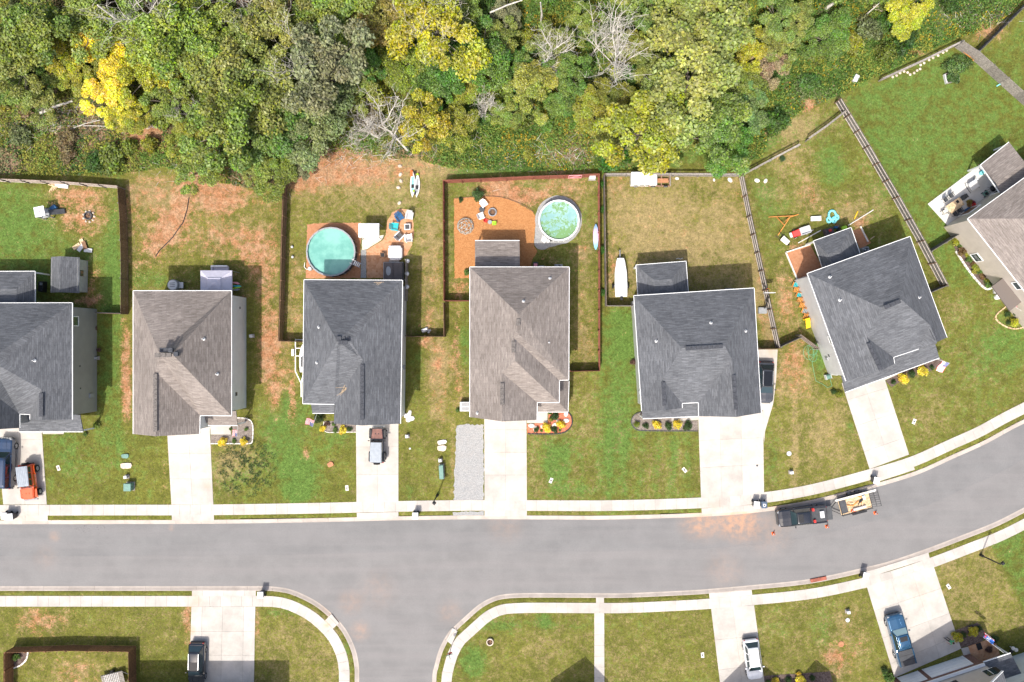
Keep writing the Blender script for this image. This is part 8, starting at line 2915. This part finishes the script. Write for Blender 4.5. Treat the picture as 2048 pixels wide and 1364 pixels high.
GOLD, SG, DG, BR = (.66,.52,.02),(.10,.17,.03),(.045,.085,.02),(.13,.07,.05)
for (px, py, rr, col, lab) in (
        (448,883,.50, GOLD, 'golden shrub at the drive end of the pale edged bed'),(490,882,.46, GOLD, 'golden shrub at the rounded corner of the pale edged bed'),(469,882,.26, SG, 'small green plant between the two golden shrubs'),(493,858,.25, SG, 'small green plant below the porch flag'),(462,858,.2, SG, 'tiny green plant at the porch step'),
        (646,857,.36, GOLD, 'golden shrub at the left end of the front bed'),(687,859,.44, GOLD, 'golden shrub beside the drive with the off roader'),(640,836,.7,(.05,.075,.02), 'dark rounded bush beside the small porch roof'),(671,860,.3, SG, 'green plant between golden shrubs by the off roader'),(655,847,.28, BR, 'brown leafed plant in the front bed'),(700,858,.3, DG, 'dark plant at the drive edge of the front bed'),(668,848,.26, SG, 'low green plant near the porch'),
        (1093,854,.52, GOLD, 'golden shrub in the red mulch nearer the drive'),(1122,849,.48, GOLD, 'golden shrub in the red mulch at the rounded end'),(1110,832,.5, DG, 'dark clipped bush at the porch corner in red mulch'),(1072,859,.36, DG, 'dark green shrub in the red mulch by the drive'),(1108,858,.38, DG, 'dark green shrub between the golden ones in red mulch'),(1102,839,.3,(.25,.25,.03), 'yellow green ball shrub in red mulch'),(1120,859,.22, SG, 'tiny plant by the black scalloped edging'),(1083,861,.2, SG, 'tiny plant in red mulch next to a white rock'),(1100,826,.2, SG, 'tiny plant by the front step in red mulch'),
        (1273,848,.45,(.17,.21,.02), 'bright green cone shrub at the rounded end of the bed'),(1291,851,.36, DG, 'dark shrub beside the bright cone'),(1313,850,.5, GOLD, 'golden shrub nearer the cone in the grey mulch'),(1336,851,.42, DG, 'dark shrub between golden ones in the grey mulch'),(1353,848,.56, GOLD, 'golden shrub near the porch step in the grey mulch'),(1375,851,.55, DG, 'large dark shrub at the drive in the grey mulch'),(1267,724,.4, BR, 'reddish plant at the white side wall'),
        (1803,756,.58, GOLD, 'golden shrub nearer the angled drive'),(1841,741,.6, GOLD, 'golden shrub below the striped flag of the angled house'),(1821,748,.48, DG, 'dark shrub between the golden shrubs of the angled house'),(1785,764,.36, DG, 'small dark shrub at the angled drive'),(1862,735,.34, DG, 'dark plant under the striped flag'),(1675,788,.5,(.18,.2,.02), 'green shrub at the corner of the white wall by the drive'),(1666,783,.4, DG, 'dark plant at the white wall corner'),
        (2024,645,.55,(.45,.45,.015), 'golden bush in the tan edged bed'),(2015,646,.3, DG, 'dark ball plant beside the golden bush'),(2030,622,.6, SG, 'leafy green plant in the tan edged bed'),(2012,628,.4, DG, 'dark leafy plant at the tan edging'),(2046,642,.35,(.1,.05,.04), 'dark red plant in the tan edged bed'),
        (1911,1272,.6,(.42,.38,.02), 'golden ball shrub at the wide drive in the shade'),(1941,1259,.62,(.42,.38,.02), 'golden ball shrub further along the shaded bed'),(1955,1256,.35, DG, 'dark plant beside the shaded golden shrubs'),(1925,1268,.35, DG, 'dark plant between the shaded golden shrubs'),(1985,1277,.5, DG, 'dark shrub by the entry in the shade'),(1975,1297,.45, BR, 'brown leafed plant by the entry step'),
        (1774,1352,.7, SG, 'bright shrub at the garage corner of the brick front'),(1767,1338,.45, DG, 'dark shrub above the bright one at the garage corner'),
        (1549,1360,.5, GOLD, 'golden shrub in the bed by the white car, nearer the car'),(1598,1356,.58, GOLD, 'larger golden shrub in the bed by the white car'),(1575,1358,.4, DG, 'dark shrub between golden ones by the white car'),(1623,1354,.4, DG, 'dark shrub at the far end of the bed by the white car'),(1535,1362,.3, SG, 'small green plant next to the white car'),
        (36,1312,.5, SG, 'leafy plant in the corner bed of the cedar fenced yard'),(192,655,.3, BR, 'reddish plant at the grey side wall, nearer the back'),(200,700,.3, BR, 'reddish plant beside the cooling unit'),(172,868,.3, SG, 'small plant by the first porch post'),(195,850,.5,(.16,.22,.03), 'grassy tuft at the front corner of the first house'),
        (1563,318,.42,(.06,.11,.04), 'spiky blue green plant in the lawn by the rail fence'),(1229,318,1.9,(.055,.15,.02), 'large rounded bright green bush at the back fence corner'),(1252,305,1.3,(.06,.14,.02), 'green bush beside the large rounded one'),(916,820,.3, SG, 'weed tuft at the white air unit'),
        (935,545,.45, SG, 'green weed at the corner of the orange mulch'),(922,400,.3, DG, 'dark clump at the upper edge of the orange mulch'),(957,391,.8,(.06,.11,.03), 'spreading dark green clump beside the bare clay'),(1203,420,.5,(.06,.16,.02), 'climbing weed between the two fences, upper'),(1204,500,.55,(.06,.16,.02), 'climbing weed between the two fences, middle'),(1205,585,.5,(.07,.17,.02), 'climbing weed between the two fences, lower'),(1203,370,.6,(.06,.16,.02), 'climbing weed at the top of the gap between fences'),
        (1903,140,1.2,(.11,.18,.045), 'sprawling green vegetable plants spilling from the raised bed'),(1915,124,.8,(.10,.17,.04), 'sprawling green plant beyond the raised bed'),(1927,130,.9,(.08,.13,.03), 'sprawling plant beside the orange boards'),(1901,157,.8,(.07,.13,.03), 'leafy plants inside the grey raised bed'),
        (1936,406,.4,(.28,.2,.03), 'yellowish plant in the brown pot'),(1944,406,.28,(.25,.03,.06), 'red flowering plant in the dark red pot')):
    shrub(lab, px, py, rr * (1.25 if 'golden' in lab else 1.1), col, int(px + py) % 4)
for i in range(11):
    t = i / 10
    shrub(('yellow green' if i % 3 == 0 else 'leafy green' if i % 3 == 1 else 'coppery') + ' bush in the side bed of the beige house',1911 + 66 * t + (i % 2) * 4 - 2,484 + 84 * t, random.Random(i).uniform(.5,.75),((.28,.30,.02),(.10,.17,.03),(.18,.11,.04))[i % 3], i, 'bushes along the side bed')
# bushes of the wood edge and slope
rnd = random.Random(21)
BUSHCOL = [((.11,.20,.03), 'bright green'),((.18,.23,.035), 'light green'),((.27,.28,.035), 'yellow green'),((.07,.14,.025), 'dark green'),((.21,.16,.075), 'brownish'),((.15,.18,.07), 'grey green')]
BUSHES = []
while len(BUSHES) < 150:
    px, py = rnd.uniform(-20,2000), rnd.uniform(-20,345)
    if not inside(WOODS, np.array([px]), np.array([py]))[0]:
        continue
    if (560 < px < 900 and py > 290) or (1070 < px < 1196 and py > 270) or (240 < px < 330 and 230 < py < 290) or (60 < px < 250 and 200 < py < 280):
        continue
    if inside(WOODS, np.array([px]), np.array([py + 14]))[0]:
        BUSHES.append((px, py))
for i,(px, py) in enumerate(BUSHES):
    k = rnd.choice((0,0,1,1,2,3,3,5) if px > 900 else (0,1,1,2,3,4,5))
    col, word = BUSHCOL[k]
    zone = 'on the goldenrod slope' if px > 1480 else 'in the thicket behind the red fence' if px > 900 else 'under the oaks behind the first yards'
    sc = rnd.uniform(.7,1.1)
    shrub(word + ' woodland bush ' + zone, px, py, rnd.uniform(.8,2.0), tuple(c * sc for c in col), i, 'woodland bushes ' + zone, 'woodland_bush', rnd.uniform(.7,1.2), 'bush')

# undergrowth: uncounted weeds, brambles and seedlings on the woodland floor
rs = np.random.RandomState(4)
n = 560000
px = rs.uniform(-120,2160, n); py = rs.uniform(-130,385, n)
ok = inside(WOODS, px, py)
x, y = (px - NX) / S,(NY - py) / S
dens = fbm(x, y,1,4,.22) * .9 + fbm(x, y,2,3,.9) * .5
clear = np.zeros(n)
for (bx, by, rx, ry, a) in ((150,240,110,34,.35),(300,258,45,26,.6),(420,350,60,40,.45),(700,318,130,26,.7),(600,350,60,26,.5),(1135,305,62,40,.55),(930,335,60,14,.35),(1270,328,60,14,.5),(1392,278,14,24,.8),(1618,208,20,18,1.0),(1830,106,22,8,.9),(1985,60,40,26,.5),(20,335,34,24,.4),(500,5,50,24,.5),(1580,255,60,26,.6),(1535,265,10,14,.8),(1210,342,30,6,-.5)):
    clear += a * np.exp(-(((px - bx) / rx) ** 2 + ((py - by) / ry) ** 2))
ok &= (dens - clear + np.where(px > 880,.25,0)) > rs.uniform(.18,.62, n)
px, py, x, y = px[ok], py[ok], x[ok], y[ok]
n = len(px)
hgt = .08 + 1.0 * np.clip(fbm(x, y,3,4,.5) - .25,0,1) * (1.3 + .5 * (px > 900))
z = hgt * rs.uniform(.25,1.0, n)
nn = rs.randn(n,3) * .5 + np.array([0,0,.9]); nn /= np.linalg.norm(nn, axis=1, keepdims=True)
pal = np.array([(.11,.20,.035),(.19,.23,.04),(.27,.27,.045),(.07,.14,.03),(.24,.18,.095),(.16,.185,.08)])
k = (fbm(x, y,5,4,.28) * 1.5 - .25 + rs.randn(n) * .10)
idx = np.clip((k * 6).astype(int),0,5)
idx = np.where((px > 880) & (idx == 4) & (rs.rand(n) < .85),0, idx)
idx = np.where((px > 880) & (rs.rand(n) < .35),0, idx)
col = pal[idx] * rs.uniform(.55,1.35,(n,1))
gold = (px > 1480) & (fbm(x, y,8,3,.6) > .56) & (rs.rand(n) < .14)
col[gold] = np.array([.42,.30,.02]) * rs.uniform(.7,1.2,(gold.sum(),1))
gold = (px > 1000) & (px < 1480) & (fbm(x, y,9,3,.5) > .60) & (rs.rand(n) < .2)
col[gold] = np.array([.42,.28,.02]) * rs.uniform(.7,1.2,(gold.sum(),1))
um = leaf_mesh('undergrowth', np.stack([x, y, z],1), nn, rs.uniform(.05,.16, n), col, M['leaf_attr'])
uo = bpy.data.objects.new('undergrowth', um); COL.objects.link(uo)
uo['kind'] = 'stuff'

# dead twigs and brush lying on the woodland floor
mb = MB(); rnd = random.Random(9)
for i in range(1500):
    cx, cy, sp = rnd.choice(((150,250,60),(110,235,50),(700,300,60),(740,290,40),(1130,310,45),(560,335,40),(400,330,40),(420,225,30),(60,250,50),(1960,30,40),(950,300,60),(300,60,120),(600,100,120)))
    p = G(rnd.gauss(cx, sp), rnd.gauss(cy, sp * .4)); a = rnd.uniform(0,6.28); L_ = rnd.uniform(.3,1.4)
    z0 = rnd.uniform(.03,.35)
    mb.tube((p.x, p.y, z0),(p.x + L_ * math.cos(a), p.y + L_ * math.sin(a), z0 + rnd.uniform(-.03,.4)), rnd.uniform(.01,.03),.006,3, cap=False)
o = mb.build('brushwood', M['bark_pale'], fix=False); o['kind'] = 'stuff'

# weeds in the worn patch of the second front lawn
rs = np.random.RandomState(8)
n = 15000
a = rs.rand(n) * 6.283; q = np.sqrt(rs.rand(n))
px, py = 492 + 66 * q * np.cos(a),935 + 62 * q * np.sin(a)
x, y = (px - NX) / S,(NY - py) / S
ok = (fbm(x, y,41,4,2.2) > .5) & (px > 432) & (rs.rand(n) < 1.15 - q)
x, y = x[ok], y[ok]; n = len(x)
nn = rs.randn(n,3) * .5 + np.array([0,0,.8]); nn /= np.linalg.norm(nn, axis=1, keepdims=True)
wm = leaf_mesh('weed_patch', np.stack([x, y, rs.uniform(.02,.16, n)],1), nn, rs.uniform(.03,.08, n), np.array([.06,.095,.03]) * rs.uniform(.6,1.4,(n,1)), M['leaf_attr'])
wo = bpy.data.objects.new('weed_patch', wm); COL.objects.link(wo); wo['kind'] = 'stuff'

# grass tufts and weeds over the lawns
rs = np.random.RandomState(14)
n = 230000
px = rs.uniform(-20,2070, n); py = rs.uniform(60,1384, n)
x, y = (px - NX) / S,(NY - py) / S
ok = ~inside(WOODS, px, py)
for poly in NOGRASS:
    pa = np.array(poly); bx = (x > pa[:,0].min()) & (x < pa[:,0].max()) & (y > pa[:,1].min()) & (y < pa[:,1].max())
    ii = np.where(bx & ok)[0]
    if len(ii):
        ok[ii[inside(poly, x[ii], y[ii])]] = False
gi = np.clip(((x + 66) / .3).astype(int) + 4,0, GX.shape[1] - 1); gj = np.clip(((y + 44) / .3).astype(int) + 4,0, GX.shape[0] - 1)
mk = mask[gj, gi]
dn = fbm(x, y,31,4,.8)
ok &= (rs.rand(n) > mk[:,0] * 1.3) & (dn > .38 + .25 * mk[:,2] * rs.rand(n))
x, y, mk, dn = x[ok], y[ok], mk[ok], dn[ok]
n = len(x)
x, y = x + rs.randn(n) * .06, y + rs.randn(n) * .06
lush = np.clip((mk[:,1] + (fbm(x, y,33,3,.35) - .5) * 1.3) * 1.5 - .35,0,1)[:, None]
dry = np.clip((mk[:,2] + (fbm(x, y,35,3,1.1) - .5) * 1.6) * 1.5 - .5,0,1)[:, None]
base = np.array([.132,.142,.03]) * (1 - lush) + np.array([.085,.145,.028]) * lush
base = base * (1 - dry) + np.array([.31,.245,.12]) * dry
base *= rs.uniform(.6,1.3,(n,1))
nn = rs.randn(n,3) * .6 + np.array([0,0,.6]); nn /= np.linalg.norm(nn, axis=1, keepdims=True)
gm = leaf_mesh('grass_tufts', np.stack([x, y, rs.uniform(.015,.05, n)],1), nn, rs.uniform(.03,.085, n), base, M['leaf_attr'],.3)
go = bpy.data.objects.new('grass_tufts', gm); COL.objects.link(go); go['kind'] = 'stuff'
